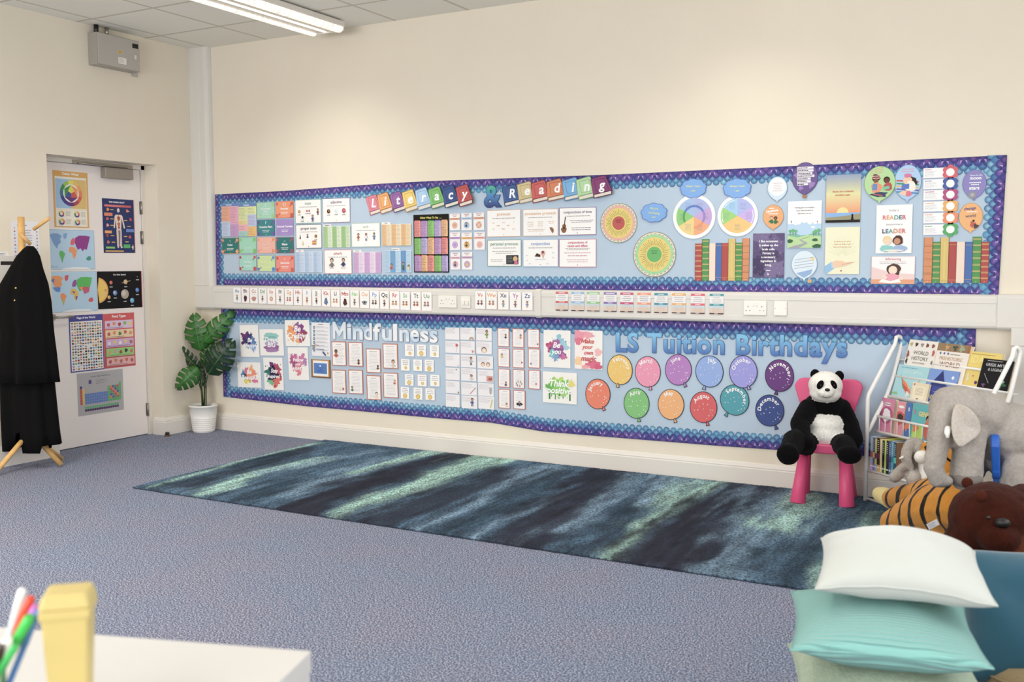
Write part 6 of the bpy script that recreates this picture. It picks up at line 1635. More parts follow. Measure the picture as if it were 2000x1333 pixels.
    L.new(n.outputs['Fac'], mr.inputs['Value']); mr.clamp = True; mu = nt.nodes.new('ShaderNodeVectorMath'); mu.operation = 'SCALE'; L.new(a.outputs['Color'], mu.inputs[0]); mu.inputs['Scale'].default_value = 1.6
    mx = nt.nodes.new('ShaderNodeMix'); mx.data_type = 'RGBA'; mx.inputs['A'].default_value = lin((42, 46, 58)); L.new(mu.outputs[0], mx.inputs['B']); L.new(mr.outputs[0], mx.inputs['Factor']); L.new(mx.outputs['Result'], b.inputs['Base Color'])
    b.inputs['Roughness'].default_value = 1; b.inputs['Specular IOR Level'].default_value = .05; b.inputs['Sheen Weight'].default_value = .05
    bp = nt.nodes.new('ShaderNodeBump'); bp.inputs['Strength'].default_value = .9; bp.inputs['Distance'].default_value = .02; L.new(n.outputs['Fac'], bp.inputs['Height']); L.new(bp.outputs[0], b.inputs['Normal'])
    me.materials.append(m); o = bpy.data.objects.new('striped_rug', me); COL.objects.link(o)
    tag(o, 'long shaggy rug with dark, blue and mint streaks along the wall', 'rug')


make_rug()
RZ = RT + .004       # top of the pile

# ------------------------------------------------------------------ consumer unit on the left wall
r = empty('distribution_box', (0, -.81, 2.765), label='grey metal electrical distribution box high on the left wall', cat='electrical box')
M_GREY = mat('grey_enamel', (186, 182, 176), .4, .2)
mobj('box_body', B(0, -.19, 0, .095, .185, .225), mat('grey_enamel_dark', (168, 163, 155), .45, .2), r, bevel=.003); mobj('box_cover', B(.095, -.185, .004, .103, .18, .221), M_GREY, r, bevel=.002)
mobj('back_plate', B(0, .185, -.02, .012, .235, .05), M_GREY, r)
s = Sheet(.07, .045, 'f2f0ea'); s.greek(.08, .1, .92, .9, 5, '9a9a98', .3, 1); o = s.build('data_label', (.1035, .02, .055), math.radians(90), parent=None); o.parent = r
s = Sheet(.045, .018, 'e8b23a'); s.greek(.15, .25, .85, .75, 2, '4a3a1a', .5, 1, True); o = s.build('warning_label', (.1035, .0, .115), math.radians(90)); o.parent = r
mobj('switch_window', B(.103, .115, .165, .106, .165, .198), M_BLACK, r); mobj('cover_latch', B(.103, .13, .085, .110, .145, .115), M_GLOSS, r, bevel=.002)
bm = bmesh.new(); tube(bm, [(.045, -.15, .22), (.045, -.15, H - 2.765)], .017, 14); mobj('cable_gland', bm, M_BLACK, r)
bm = bmesh.new(); tube(bm, [(.045, -.06, .22), (.045, -.06, H - 2.765)], .014, 14); mobj('conduit', bm, M_METAL, r)
r = empty('door_stop', (*FL(327, 852)[:2], 0), label='small dark door stop on the carpet by the wall corner', cat='door stop')
bm = bmesh.new(); lathe(bm, [(.024, 0), (.024, .008), (.012, .014)], 20, close_top=True); mobj('base', bm, mat('bronze', (120, 90, 60), .35, .8), r)
bm = bmesh.new(); lathe(bm, [(.016, .010), (.016, .026), (.012, .030)], 20, close_top=True); mobj('rubber_buffer', bm, M_BLACK, r)

# ------------------------------------------------------------------ coat stand and coats
PX, PY = .21, -1.73
r = empty('coat_stand', (PX, PY, 0), label='pale wooden tripod coat stand with pegs, left of the door', cat='coat stand')
bm = bmesh.new(); tube(bm, [(0, 0, .24), (0, 0, 1.655)], .021, 20); mobj('pole', bm, M_WOOD, r)


def loc_on(px_, py_, dep_off=0.0):
    """point on the upright plane through the pole that faces the camera, pushed back by dep_off"""
    n = np.array([AF[0], AF[1], 0]); n /= np.linalg.norm(n); P = np.array([PX, PY, 0]) + n * dep_off
    return hitp(px_, py_, P, n)


AX_ = Vector((AR[0], AR[1], 0)).normalized(); AD_ = Vector((AF[0], AF[1], 0)).normalized()
o3 = Vector((PX, PY, 0))
for a, b in (((66, 448), (97, 426)), ((60, 478), (39, 456))):
    p, q = Vector(loc_on(*a)) - o3, Vector(loc_on(*b, -.04)) - o3; bm = bmesh.new(); tube(bm, [p, q], .0115, 12); mobj('peg', bm, M_WOOD, r)
for tip in ((.345, -1.605), (.24, -2.02)):
    q = Vector((tip[0], tip[1], .012)) - o3; bm = bmesh.new(); tube(bm, [Vector((q.x * .04, q.y * .04, .235)), q], .0165, 16); mobj('leg', bm, M_WOOD, r)
bm = bmesh.new(); tube(bm, [Vector((-.01, .0, .235)), Vector((-.03, .25, .014))], .0165, 16); mobj('leg', bm, M_WOOD, r)
M_COAT = mat('black_wool', (11, 10, 11), .95, bump=.2, bscale=400, spec=.15)


def coat(name, levels, depth, folds, seed, hem=None, m=M_COAT):
    rd = random.Random(seed); bm = bmesh.new(); rings = []; N = 72; ph = [rd.uniform(0, 6.28) for _ in range(4)]
    for j, (y, xl, xr, dr) in enumerate(levels):
        a = Vector(loc_on(xl, y, depth)); b = Vector(loc_on(xr, y, depth)); c = (a + b) / 2; hw = (b - a).length / 2; ring = []
        for i in range(N):
            t = 2 * math.pi * i / N; f = j / len(levels)
            k = 1 + f * folds * (math.sin(5 * t + ph[0]) * .5 + math.sin(9 * t + ph[1] + j * .15) * .35 + math.sin(14 * t + ph[2]) * .2)
            z = c.z
            if hem and j == len(levels) - 1: z += hem(math.cos(t))
            p = c + AX_ * (hw * math.cos(t) * (1 + (k - 1) * .35)) + AD_ * (dr * math.sin(t) * k); ring.append(bm.verts.new((p.x, p.y, z)))
        rings.append(ring)
    for a, b in zip(rings, rings[1:]):
        for k in range(N): bm.faces.new((a[k], a[(k + 1) % N], b[(k + 1) % N], b[k]))
    bm.faces.new(rings[0]); bmesh.ops.recalc_face_normals(bm, faces=bm.faces)
    o = mobj(name, bm, m, smooth=True); sd = o.modifiers.new('t', 'SOLIDIFY'); sd.thickness = .004; sd.offset = -1
    return o


lc = coat('long_coat', [(520, 42, 74, .05), (560, 18, 86, .07), (620, 4, 92, .085), (700, -2, 100, .09), (745, 0, 105, .09), (780, 1, 108, .092), (815, 2, 111, .095), (845, 4, 114, .095), (868, 6, 117, .097)], .02, .35, 3,
          hem=lambda c: (.10 if -.35 < c < -.12 else -.035 if c < -.5 else -.045 if -.12 <= c < .5 else 0.0))
tag(lc, 'long black coat hanging lowest on the wooden coat stand', 'coat', 'black coats on the stand')
jc = coat('short_coat', [(481, 53, 64, .03), (487, 46, 70, .045), (500, 34, 77, .06), (525, 20, 83, .08), (555, 3, 93, .095), (590, -6, 99, .105), (625, -2, 102, .108), (648, 3, 104, .108), (690, -5, 109, .112), (720, -6, 112, .114), (746, -6, 115, .115)], .0, .28, 7)
tag(jc, 'shorter black coat with two gold buttons, over the long coat', 'coat', 'black coats on the stand')
for q in ((31, 563), (29, 587)):
    p = Vector(loc_on(*q, -.103)); b_ = ball('button', p, .007, mat('gold_button', (220, 190, 120), .25, .9), None); b_.parent = jc

# ------------------------------------------------------------------ monstera in the corner
PO = Vector((.155, -.155, 0))
r = empty('monstera_plant', PO, label='artificial monstera with split green leaves, standing in the white pot in the corner', cat='plant')
pot = empty('plant_pot', PO, label='white ribbed plastic plant pot in the corner beside the door wall', cat='plant pot')
bm = bmesh.new(); prof = [(.078, 0), (.082, .004)]
for i in range(7): z = .012 + i * .016; prof += [(.083 + z * .12, z), (.0880 + z * .12, z + .008), (.083 + (z + .013) * .12, z + .013)]
prof += [(.104, .15), (.108, .205), (.113, .207), (.113, .220), (.108, .222), (.104, .215), (.099, .17), (.092, .165)]
lathe(bm, prof, 40); mobj('pot_body', bm, mat('pot_white', (238, 236, 230), .4), pot)
bm = bmesh.new(); lathe(bm, [(.0, .1995), (.096, .20)], 32, close_bottom=False); bm2 = mobj('pot_filling', bm, mat('dark_soil', (70, 62, 50), .95, bump=.8, bscale=80), pot)
M_LEAF = mat('monstera_leaf', (46, 102, 38), .38, noise=.25, nscale=12, bump=.15, bscale=40); M_LEAFD = mat('monstera_leaf_dark', (18, 52, 28), .35, noise=.3, nscale=14, bump=.15, bscale=40)
M_VEIN = mat('leaf_vein', (120, 165, 90), .5); M_STEM = mat('plant_stem', (52, 74, 36), .5, noise=.2, nscale=30)
stalk_top = []


def leaf(basepx, tippx, width, dep, m, cup=.03, seed=0, side=(1, 1), droop=0.0, roll=0.0):
    """leaf blade with cuts between the side veins; base and tip from the measured picture points at depth offset dep"""
    n = np.array([AF[0], AF[1], 0]); n /= np.linalg.norm(n)
    P = np.array([PO.x, PO.y, 0]) + n * dep
    a = Vector(hitp(*basepx, P, n)); b = Vector(hitp(*tippx, P - n * droop, n)); L = (b - a).length; y = (b - a).normalized(); x = y.cross(Vector(n)).normalized() * -1; z = x.cross(y).normalized()
    x = (x * math.cos(roll) + z * math.sin(roll)).normalized(); z = x.cross(y).normalized()
    if z.dot(Vector(n)) > 0: z = -z
    rd = random.Random(seed); bm = bmesh.new(); Nf = 5
    prof = [(0.0, .30), (.12, .78), (.28, 1.0), (.45, .98), (.62, .82), (.78, .58), (.9, .34), (1.0, .04)]

    def wv(t):
        for (t0, w0), (t1, w1) in zip(prof, prof[1:]):
            if t <= t1: return w0 + (w1 - w0) * (t - t0) / (t1 - t0)
        return .04
    M = []
    for k in range(61):
        t = k / 60; M.append(t)
    for sg in (-1, 1):
        W = width / 2 * side[0 if sg < 0 else 1]; prev = None
        for k in range(61):
            t = M[k]; w_ = wv(t)
            ph = (t * Nf) % 1.0; cut = 1.0
            if ph < .085 and t > .12: cut = .42
            # fingers sweep towards the tip
            row = []
            for j, s_ in enumerate((0, .25, .5, .75, 1.0)):
                ss = s_ * (w_ * (cut if s_ > .45 else 1)); ss = min(ss, s_ * w_)
                lx = sg * ss * W; ly = (t + .10 * s_ ** 1.5 - (.10 if t < .1 else 0) * s_) * L; lz = -cup * (s_ ** 2) * 1.2 + cup * .4 * math.sin(t * 3.1) + .004 * math.sin(ph * 6.28) * s_ - .06 * L * t * t
                row.append(bm.verts.new(a + x * lx + y * ly + z * lz))
            if prev:
                for j in range(4):
                    # leave real gaps beyond the half width inside the cuts
                    if cut < 1 and j >= 2: continue
                    try: bm.faces.new((prev[j], prev[j + 1], row[j + 1], row[j]))
                    except ValueError: pass
            prev = row
    bmesh.ops.remove_doubles(bm, verts=bm.verts, dist=.0002)
    loose = [v for v in bm.verts if not v.link_faces]; bmesh.ops.delete(bm, geom=loose, context='VERTS')
    for v in bm.verts: v.co -= PO
    bmesh.ops.recalc_face_normals(bm, faces=bm.faces)
    o = mobj('leaf', bm, m, r, smooth=True); sd = o.modifiers.new('t', 'SOLIDIFY'); sd.thickness = .0012
    bm = bmesh.new(); tube(bm, [a - PO + z * .001, a.lerp(b, .5) - PO + z * (.002 + cup * .4 - .015 * L), b - PO - z * (.055 * L)], [.0022, .0016, .0006], 6); mobj('midrib', bm, M_VEIN, o)
    return a - PO


bases = []
bases.append(leaf((391, 684), (378, 618), .215, .02, M_LEAF, .02, 1, droop=.04))
bases.append(leaf((398, 668), (452, 612), .165, .0, M_LEAF, .02, 2, droop=.02))
bases.append(leaf((407, 730), (449, 670), .24, -.09, M_LEAFD, .025, 3, droop=.05))
bases.append(leaf((398, 715), (412, 668), .13, .04, M_LEAF, .02, 4))
bases.append(leaf((390, 722), (354, 684), .10, -.02, M_LEAFD, .02, 5, droop=.02, roll=.5))
bases.append(leaf((384, 735), (358, 700), .10, .05, M_LEAFD, .02, 8, roll=.6))
bases.append(leaf((386, 720), (345, 758), .17, -.10, M_LEAF, .03, 6, droop=.05))
bases.append(leaf((394, 755), (392, 718), .07, -.03, M_LEAFD, .02, 7))
st0 = [(-.012, 0), (.012, 0), (.0, .012), (.018, .012), (-.02, .01), (.004, -.012), (-.014, .014), (.0, 0)]
for (bx_, by_), bp in zip(st0, bases):
    bm = bmesh.new(); p0 = Vector((bx_, by_, .19)); mid = Vector((bx_ * 1.3 + bp.x * .15, by_ + bp.y * .15, .19 + (bp.z - .19) * .55))
    tube(bm, [p0, mid, p0.lerp(bp, .85) + Vector((0, 0, .02)), bp], [.005, .004, .003, .0025], 8); mobj('stem', bm, M_STEM, r)

# ------------------------------------------------------------------ children's chairs


def kid_chair(name, loc, rz, m, label):
    r = empty(name, loc, rz, label, 'chair', "plastic children's chairs")

    def slab(w0, w1, z0, z1, y0, y1, rc, lean=0.0, n=6):
        """rounded trapezoid panel in XZ, extruded in y"""
        pts = []
        for (cx, cz, a0) in ((w1 / 2 - rc, z1 - rc, 0), (-w1 / 2 + rc, z1 - rc, 90), (-w0 / 2 + rc, z0 + rc, 180), (w0 / 2 - rc, z0 + rc, 270)):
            for i in range(n + 1): a = math.radians(a0 + 90 * i / n); pts.append((cx + rc * math.cos(a), cz + rc * math.sin(a)))
        bm = bmesh.new(); A = [bm.verts.new((x, y0 + lean * (z - z0), z)) for x, z in pts]; Bv = [bm.verts.new((x, y1 + lean * (z - z0), z)) for x, z in pts]; k = len(pts)
        bm.faces.new(A); bm.faces.new(list(reversed(Bv)))
        for i in range(k): bm.faces.new((A[(i + 1) % k], A[i], Bv[i], Bv[(i + 1) % k]))
        bmesh.ops.recalc_face_normals(bm, faces=bm.faces); return bm
    # seat: same rounded shape laid flat
    pts = []; rc = .05
    for (cx, cy, a0) in ((.150 - rc, .135 - rc, 0), (-.150 + rc, .135 - rc, 90), (-.165 + rc, -.14 + rc, 180), (.165 - rc, -.14 + rc, 270)):
        for i in range(7): a = math.radians(a0 + 15 * i); pts.append((cx + rc * math.cos(a), cy + rc * math.sin(a)))
    bm = bmesh.new(); A = [bm.verts.new((x, y, .284)) for x, y in pts]; T = [bm.verts.new((x, y, .334)) for x, y in pts]; k = len(pts)
    bm.faces.new(list(reversed(A))); bm.faces.new(T)
    for i in range(k): bm.faces.new((A[i], A[(i + 1) % k], T[(i + 1) % k], T[i]))
    mobj('seat', bm, m, r, bevel=.008)
    mobj('backrest', slab(.30, .37, .455, .665, .128, .163, .05, .06), m, r, bevel=.006)
    for sx in (-1, 1): mobj('back_post', slab(.05, .05, .31, .48, .115, .150, .01, .06), m, r, loc=(sx * .09, 0, 0), bevel=.004)
    for sx in (-1, 1):
        for sy in (-1, 1):
            bm = bmesh.new(); bot = Vector((sx * .130, sy * .125 - .004, 0)); top = Vector((sx * .105, sy * .095, .290)); tube(bm, [bot, bot.lerp(top, .01), top], [.040, .042, .024], 24)
            mobj('leg', bm, m, r)
    return r


PCX, PCY, PCR = 5.022, -.235, math.radians(7)
kid_chair('childs_chair', (PCX, PCY, RZ - .004), PCR, mat('pink_plastic', (226, 84, 132), .42, sub=.05), 'pink plastic childrens chair on the rug by the wall')
BLC = at(1932, 900, 4.28); _d = ray(1932, 900); fr = Vector((_d[1], -_d[0], 0)).normalized(); rzb = math.atan2(fr.x, -fr.y)
cb_ = Vector((BLC[0], BLC[1], 0)) + fr * .165
kid_chair('childs_chair', (cb_.x, cb_.y, RZ - .004), rzb, mat('blue_plastic', (44, 100, 190), .42), 'blue plastic childrens chair under the large grey elephant').scale = (.93, .93, .93)

# ------------------------------------------------------------------ panda
D0 = 5.54


def a3(px_, py_, D): return tuple(float(q) for q in at(px_, py_, D))


WHT, BLK = (244, 240, 232), (14, 13, 15)
pr = [('e', a3(1611, 848, D0 + .03), (.112, .105, .088), None, WHT),      # belly
      ('e', a3(1564, 838, D0 + .05), (.040, .05, .040), None, WHT),
      ('e', a3(1611, 793, D0 + .05), (.116, .095, .076), None, BLK), ('e', a3(1611, 828, D0 + .03), (.108, .100, .07), None, WHT),      # chest
      ('e', a3(1612, 753, D0 - .02), (.092, .088, .080), None, WHT),      # head
      ('e', a3(1612, 766, D0 - .09), (.046, .040, .034), None, WHT),      # muzzle
      ('e', a3(1612, 768, D0 - .02), (.086, .080, .050), None, WHT),
      ('c', [a3(1579, 798, D0 + .02), a3(1562, 828, D0 - .04), a3(1567, 858, D0 - .12), a3(1575, 866, D0 - .14)], [.056, .054, .050, .046], BLK),
      ('c', [a3(1643, 798, D0 + .03), a3(1659, 830, D0 - .01), a3(1669, 858, D0 - .06), a3(1666, 868, D0 - .08)], [.056, .054, .048, .042], BLK),
      ('c', [a3(1575, 868, D0 - .02), a3(1551, 862, D0 - .14), a3(1542, 882, D0 - .23)], [.066, .064, .056], BLK),
      ('e', a3(1539, 888, D0 - .26), (.060, .036, .058), None, BLK),
      ('c', [a3(1640, 868, D0 - .02), a3(1650, 872, D0 - .16), a3(1657, 884, D0 - .22)], [.062, .060, .054], BLK),
      ('e', a3(1659, 889, D0 - .25), (.064, .036, .050), None, BLK)]
pd = plush('panda_toy', pr, .0065, smooth=3, wob=.0015, origin=a3(1612, 888, D0))
tag(pd, 'large plush panda sitting on the pink chair', 'soft toy')
po = Vector(pd.location)
for (ex, ey, D_) in ((1592, 732, D0), (1639, 735, D0)):
    e = ball('ear', Vector(a3(ex, ey, D_)) - po, (.026, .016, .030), mat('black_plush', (16, 14, 16), 1, bump=.4, bscale=300, spec=.1), pd)
for (ex, ey, sg) in ((1602, 752, 1), (1628, 752, -1)):
    c = Vector(a3(ex, ey, D0 - .103)) - po; R = Matrix.Rotation(math.radians(28 * sg), 3, Vector((AF[0], AF[1], 0)))
    bm = bmesh.new(); ico(bm, c, (.0165, .012, .026), R); p_ = mobj('eye_patch', bm, MATS['black_plush'], pd, smooth=True)
    ball('eye', c - Vector((AF[0], AF[1], 0)) * .011 + Vector((0, 0, -.002)), .005, mat('glass_eye', (30, 16, 10), .08), p_)
ball('nose', Vector(a3(1616, 762, D0 - .132)) - po, (.014, .009, .009), M_BLACK, pd)
bm = bmesh.new(); m0 = [Vector(a3(x_, y_, D0 - .132)) - po for x_, y_ in ((1606, 774), (1611, 777), (1617, 778), (1623, 775))]; tube(bm, m0, .0014, 6); mobj('mouth', bm, M_BLACK, pd)

# ------------------------------------------------------------------ white wire book rack
RA = np.array([5.232, -.165, 0.0]); RU = np.array([.758, -.652, 0]); RN = np.array([.652, .758, 0]); RZ0 = RZ - .004
RROT = math.atan2(RU[1], RU[0]); RW = .80


def rkhit(px_, py_, d):
    X = hitp(px_, py_, RA + RN * d, RN); return float((X - RA) @ RU), float(X[2])


def rw(u, d, z): q = RA + RU * u + RN * d; return (float(q[0]), float(q[1]), float(z))


rack = empty('book_rack', (RA[0], RA[1], RZ0), RROT, 'white metal tiered book rack across the corner, full of books', 'book rack')
M_RACK = mat('white_rack_metal', (240, 238, 234), .35)


def rpart(name, paths, rad, n=10):
    bm = bmesh.new()
    for pth in paths: tube(bm, [(u, d, z - RZ0) for u, d, z in pth], rad, n)
    return mobj(name, bm, M_RACK, rack)


for u in (0, RW):
    arc = [(u, .2 + .025 * math.sin(a) - .0, .905 + .025 * math.cos(a)) for a in [math.radians(q) for q in (-35, 0, 35, 70, 100)]]
    rpart('side_frame', [[(u, 0, RZ0), (u, 0, .585), (u, .006, .612), (u, .178, .888)] + arc + [(u, .216, .86), (u, .175, .71), (u, .13, .60), (u, .06, .49), (u, .008, .405)]], .0115, 12)
for (d, z, nm) in ((.175, .71, 'rail'), (.13, .60, 'rail'), (.06, .49, 'rail'), (.06, .405, 'rail'), (.005, .190, 'rail'), (.005, .030, 'rail'), (.195, .190, 'rail'), (.195, .030, 'rail'), (.21, .80, 'rail')):
    rpart(nm, [[(0, d, z), (RW, d, z)]], .007)
for (d0, d1, z, nm) in ((.005, .195, .186, 'shelf_wire'), (.005, .195, .026, 'shelf_wire')):
    for k in range(9): u = .03 + k * (RW - .06) / 8; rpart(nm, [[(u, d0, z), (u, d1, z)]], .0025, 6)
for (d0, z, nm) in ((.175, .704, 'ledge'), (.13, .594, 'ledge'), (.06, .400, 'ledge')):
    mobj(nm, B(0, d0, z - .003 - RZ0, RW, d0 + .055, z - RZ0), M_RACK, rack)
for k in range(17): u = .03 + k * (RW - .06) / 16; rpart('basket_wire', [[(u, .057, .402), (u, .057, .49)]], .0022, 6)

M_PAGE = mat('book_pages', (226, 208, 178), .9)


def rbook(bx, d, zb, th, lean, bg, art, label, group='books on the white rack', htop=None, back=None):
    """bx: (x left, x right at mid height, y top) measured; stands on the ledge (d, zb) and leans back"""
    xl, xr, yt = bx; tt = math.tan(math.radians(lean)); dm = d + tt * .09
    ym = yt + 30; ul, _ = rkhit(xl, ym, dm); ur, _ = rkhit(xr, ym, dm); dt = d + tt * .2; _, zt_ = rkhit((xl + xr) / 2, yt, dt); hh_ = (zt_ - zb) / math.cos(math.radians(lean)) if htop is None else htop
    wv_ = ur - ul; s = Sheet(wv_, hh_, bg, t=.0015); art(s)
    me_loc = Vector(rw((ul + ur) / 2, d, zb)); R = Matrix.Rotation(RROT, 4, 'Z') @ Matrix.Rotation(-math.radians(lean), 4, 'X')
    o = s.build('book', (0, 0, 0)); o.matrix_world = Matrix.Translation(me_loc) @ R @ Matrix.Translation((0, 0, hh_ / 2)); tag(o, label, 'book', group)
    c1 = mobj('page_block', B(-wv_ / 2 + .001, .0002, -hh_ / 2 + .002, wv_ / 2 - .003, th, hh_ / 2 - .002), M_PAGE, o); c2 = mobj('back_cover', B(-wv_ / 2, th, -hh_ / 2, wv_ / 2, th + .0015, hh_ / 2), back or mat('book_board', (230, 226, 220), .5), o)
    return o


def art_wh(s):
    for i, (u, q) in enumerate(((.1, 'c8b060'), (.28, '5a3a2a'), (.48, '9a9088'), (.66, '8a3a28'), (.86, '9a4a30'))): s.blob(u, .88, .05, q, i, .3)
    s.text('WORLD', .5, .62, .10, '6a5a50', 'r', maxw=.7); s.text('HISTORY', .5, .47, .10, '6a5a50', 'r', maxw=.72); s.text('ENCYCLOPEDIA', .5, .38, .04, '8a7a70', 'r', maxw=.7)
    s.blob(.06, .6, .04, '9a4a38', 3, .4, ry=.1); s.blob(.92, .7, .04, 'c84a30', 4, .3, ry=.08); s.blob(.94, .45, .03, '8a8078', 5, .3, ry=.05); s.blob(.07, .42, .03, '3a3a3a', 6, .3, ry=.07)


def art_pre(s):
    s.rect(0, .80, 1, 1, '9a7a50'); s.blob(.3, .9, .06, 'c8a060', 1, .5); s.blob(.55, .9, .07, '4a5a50', 2, .5); s.blob(.75, .9, .08, 'a8b090', 3, .5); s.rect(.93, .8, 1, 1, 'a8602c')
    for u in (.14, .26, .38): s.disc(u, .74, .03, '5a64a0')
    s.text('PREHISTORIC', .5, .57, .09, 'c8946c', 'r', maxw=.88); s.text('WORLD', .5, .40, .13, 'a8643a', 'r', maxw=.9); s.greek(.45, .7, .9, .76, 1, 'b0a090', .4, 1)


def art_yel(s):
    s.text('IDA', .3, .68, .2, 'f4e480', 'r', maxw=.5); s.rect(.1, .92, .8, .94, 'b8963a'); s.rect(.1, .52, .5, .55, 'c8b84a'); s.disc(.15, .2, .04, 'f0f0f0'); s.blob(.3, .3, .03, 'd8782c', 2, .3); s.disc(.42, .12, .05, '6a2a70'); s.rect(.12, .15, .17, .36, 'e8e4d0')


def art_greek(s):
    s.greek(.15, .92, .9, .96, 1, 'c8c8c8', .5, 1); s.text('GREEK MYTHS', .5, .76, .10, 'e8e8ea', 'r', maxw=.92); s.text('& LEGENDS', .5, .61, .09, 'e8e8ea', 'r', maxw=.8); s.line(.15, .5, .35, .2, .02, 'a8a8b0'); s.blob(.2, .12, .06, '7a4a80', 2, .5); s.blob(.78, .22, .13, '2a6a4a', 3, .6); s.blob(.8, .3, .05, '8ac8a0', 4, .6)


def art_celt(s):
    s.greek(.1, .9, .9, .94, 1, '5a94b0', .5, 1); s.text('CELTIC MYTHS', .5, .76, .08, 'd8f0ee', 'r', maxw=.8)
    s.poly([(.15, .7), (.3, .3), (.5, .12), (.42, .3), (.25, .55)], '5a9a4a'); s.poly([(.2, .6), (.4, .2), (.62, .15), (.5, .35)], 'e8682c'); s.poly([(.25, .45), (.45, .14), (.55, .12), (.45, .3)], 'c82c28'); s.poly([(.3, .58), (.5, .3), (.6, .25)], 'f0c040'); s.blob(.5, .12, .08, 'e8e4dc', 3, .4); s.line(.6, .3, .8, .58, .02, 'd86a3a'); s.blob(.1, .1, .12, '8ac070', 5, .4, ry=.04)


def art_atlas(s):
    s.poly([(0, .4), (.22, .5), (.45, .98), (.6, .6), (.8, .5), (1, .7), (1, 1), (0, 1)], '6a94dc'); s.poly([(.1, .5), (.45, .98), (.55, .7), (.7, .5)], '1c2f7c'); s.disc(.82, .8, .05, 'f0f4fa'); s.text('OXFORD', .6, .4, .05, 'f4f4f8', 'h', maxw=.34); s.greek(.3, .3, .8, .36, 1, '8a98d0', .4, 2); s.text('WORLD', .5, .10, .13, 'd8cc6a', 'b', maxw=.9)


rbook((1768, 1824, 665), .178, .712, .018, 16, 'f0ebe2', art_wh, 'white World History encyclopedia at the left end of the top tier')
rbook((1824, 1888, 672), .182, .712, .022, 16, 'f2ebe0', art_pre, 'tall white Prehistoric World book on the top tier')
rbook((1886, 1952, 688), .190, .712, .012, 16, 'ecd05c', art_yel, 'yellow book behind the black Greek Myths book')
rbook((1916, 1976, 702), .172, .712, .014, 16, '1c1a1e', art_greek, 'black Greek Myths and Legends book at the right of the top tier')
rbook((1749, 1809, 714), .142, .602, .012, 16, 'a4d8e0', art_celt, 'pale turquoise myths book with a bright bird, second tier')
rbook((1810, 1868, 722), .144, .602, .014, 16, '2a3a98', art_atlas, 'navy world atlas book with a blue mountain, second tier')
rbook((1783, 1815, 747), .128, .602, .010, 14, 'ecdcb8', lambda s: (s.rect(.12, .08, .84, .8, 'f4e8c8'), s.disc(.12, .88, .06, 'd83c30'), s.greek(.2, .3, .76, .72, 6, 'a89878', .3, 2, True), s.blob(.45, .1, .07, '4a3a2a', 2, .4, ry=.03)), 'small cream booklet in front of the myths book')
rbook((1719, 1745, 778), .078, .408, .020, 8, 'd4759c', lambda s: (s.disc(.5, .5, .26, 'b04070', n=24), s.blob(.5, .5, .16, 'e4e0e4', 3, .12, ry=.2), s.disc(.5, .83, .14, 'f8f4f0', ry=.05), s.greek(.2, .8, .8, .86, 1, '4a4a4a', .5, 1, True)), 'pink paperback with a white horse, left in the wire basket')
rbook((1751, 1766, 784), .078, .408, .020, 8, 'e08a96', lambda s: (s.blob(.5, .5, .2, 'c83a34', 3, .12), s.blob(.5, .52, .12, '4a3a34', 4, .2), s.disc(.5, .84, .12, 'f8f4f0', ry=.04)), 'pink paperback with a dark cat, beside the horse book')
rbook((1768, 1779, 786), .082, .408, .014, 8, '2a6ab8', lambda s: (s.text('S', .5, .75, .1, 'f4f4f4', 'h'), s.blob(.5, .3, .12, 'e8702c', 3, .5)), 'blue paperback with a white letter S in the basket')
rbook((1780, 1822, 790), .074, .408, .016, 8, '4fb4b8', lambda s: (s.text('GENIUS', .62, .66, .13, 'f0c83c', 'h', maxw=.62), s.text('S', .14, .7, .12, 'c83a6a', 'h'), s.rect(.1, .02, .6, .4, 'b8d84a'), s.blob(.8, .3, .14, 'd8482c', 3, .15, ry=.25), s.disc(.8, .62, .1, '2a1a18'), s.disc(.8, .57, .08, 'b8704a'), s.blob(.25, .3, .1, 'e86a3a', 4, .4)), 'teal paperback with yellow title and a child in red')
rbook((1819, 1834, 782), .090, .408, .012, 8, 'e8a898', lambda s: s.greek(.1, .6, .9, .9, 3, 'b07868', .3, 2, True), 'salmon paperback half hidden by the big elephant trunk')
rbook((1850, 1885, 860), .076, .408, .014, 8, '3a4a9a', lambda s: (s.rect(0, .0, 1, .3, 'c83a6a'), s.greek(.1, .5, .9, .9, 3, 'e8c060', .3, 2, True)), 'dark blue paperback behind the elephant trunk in the basket', htop=.15)
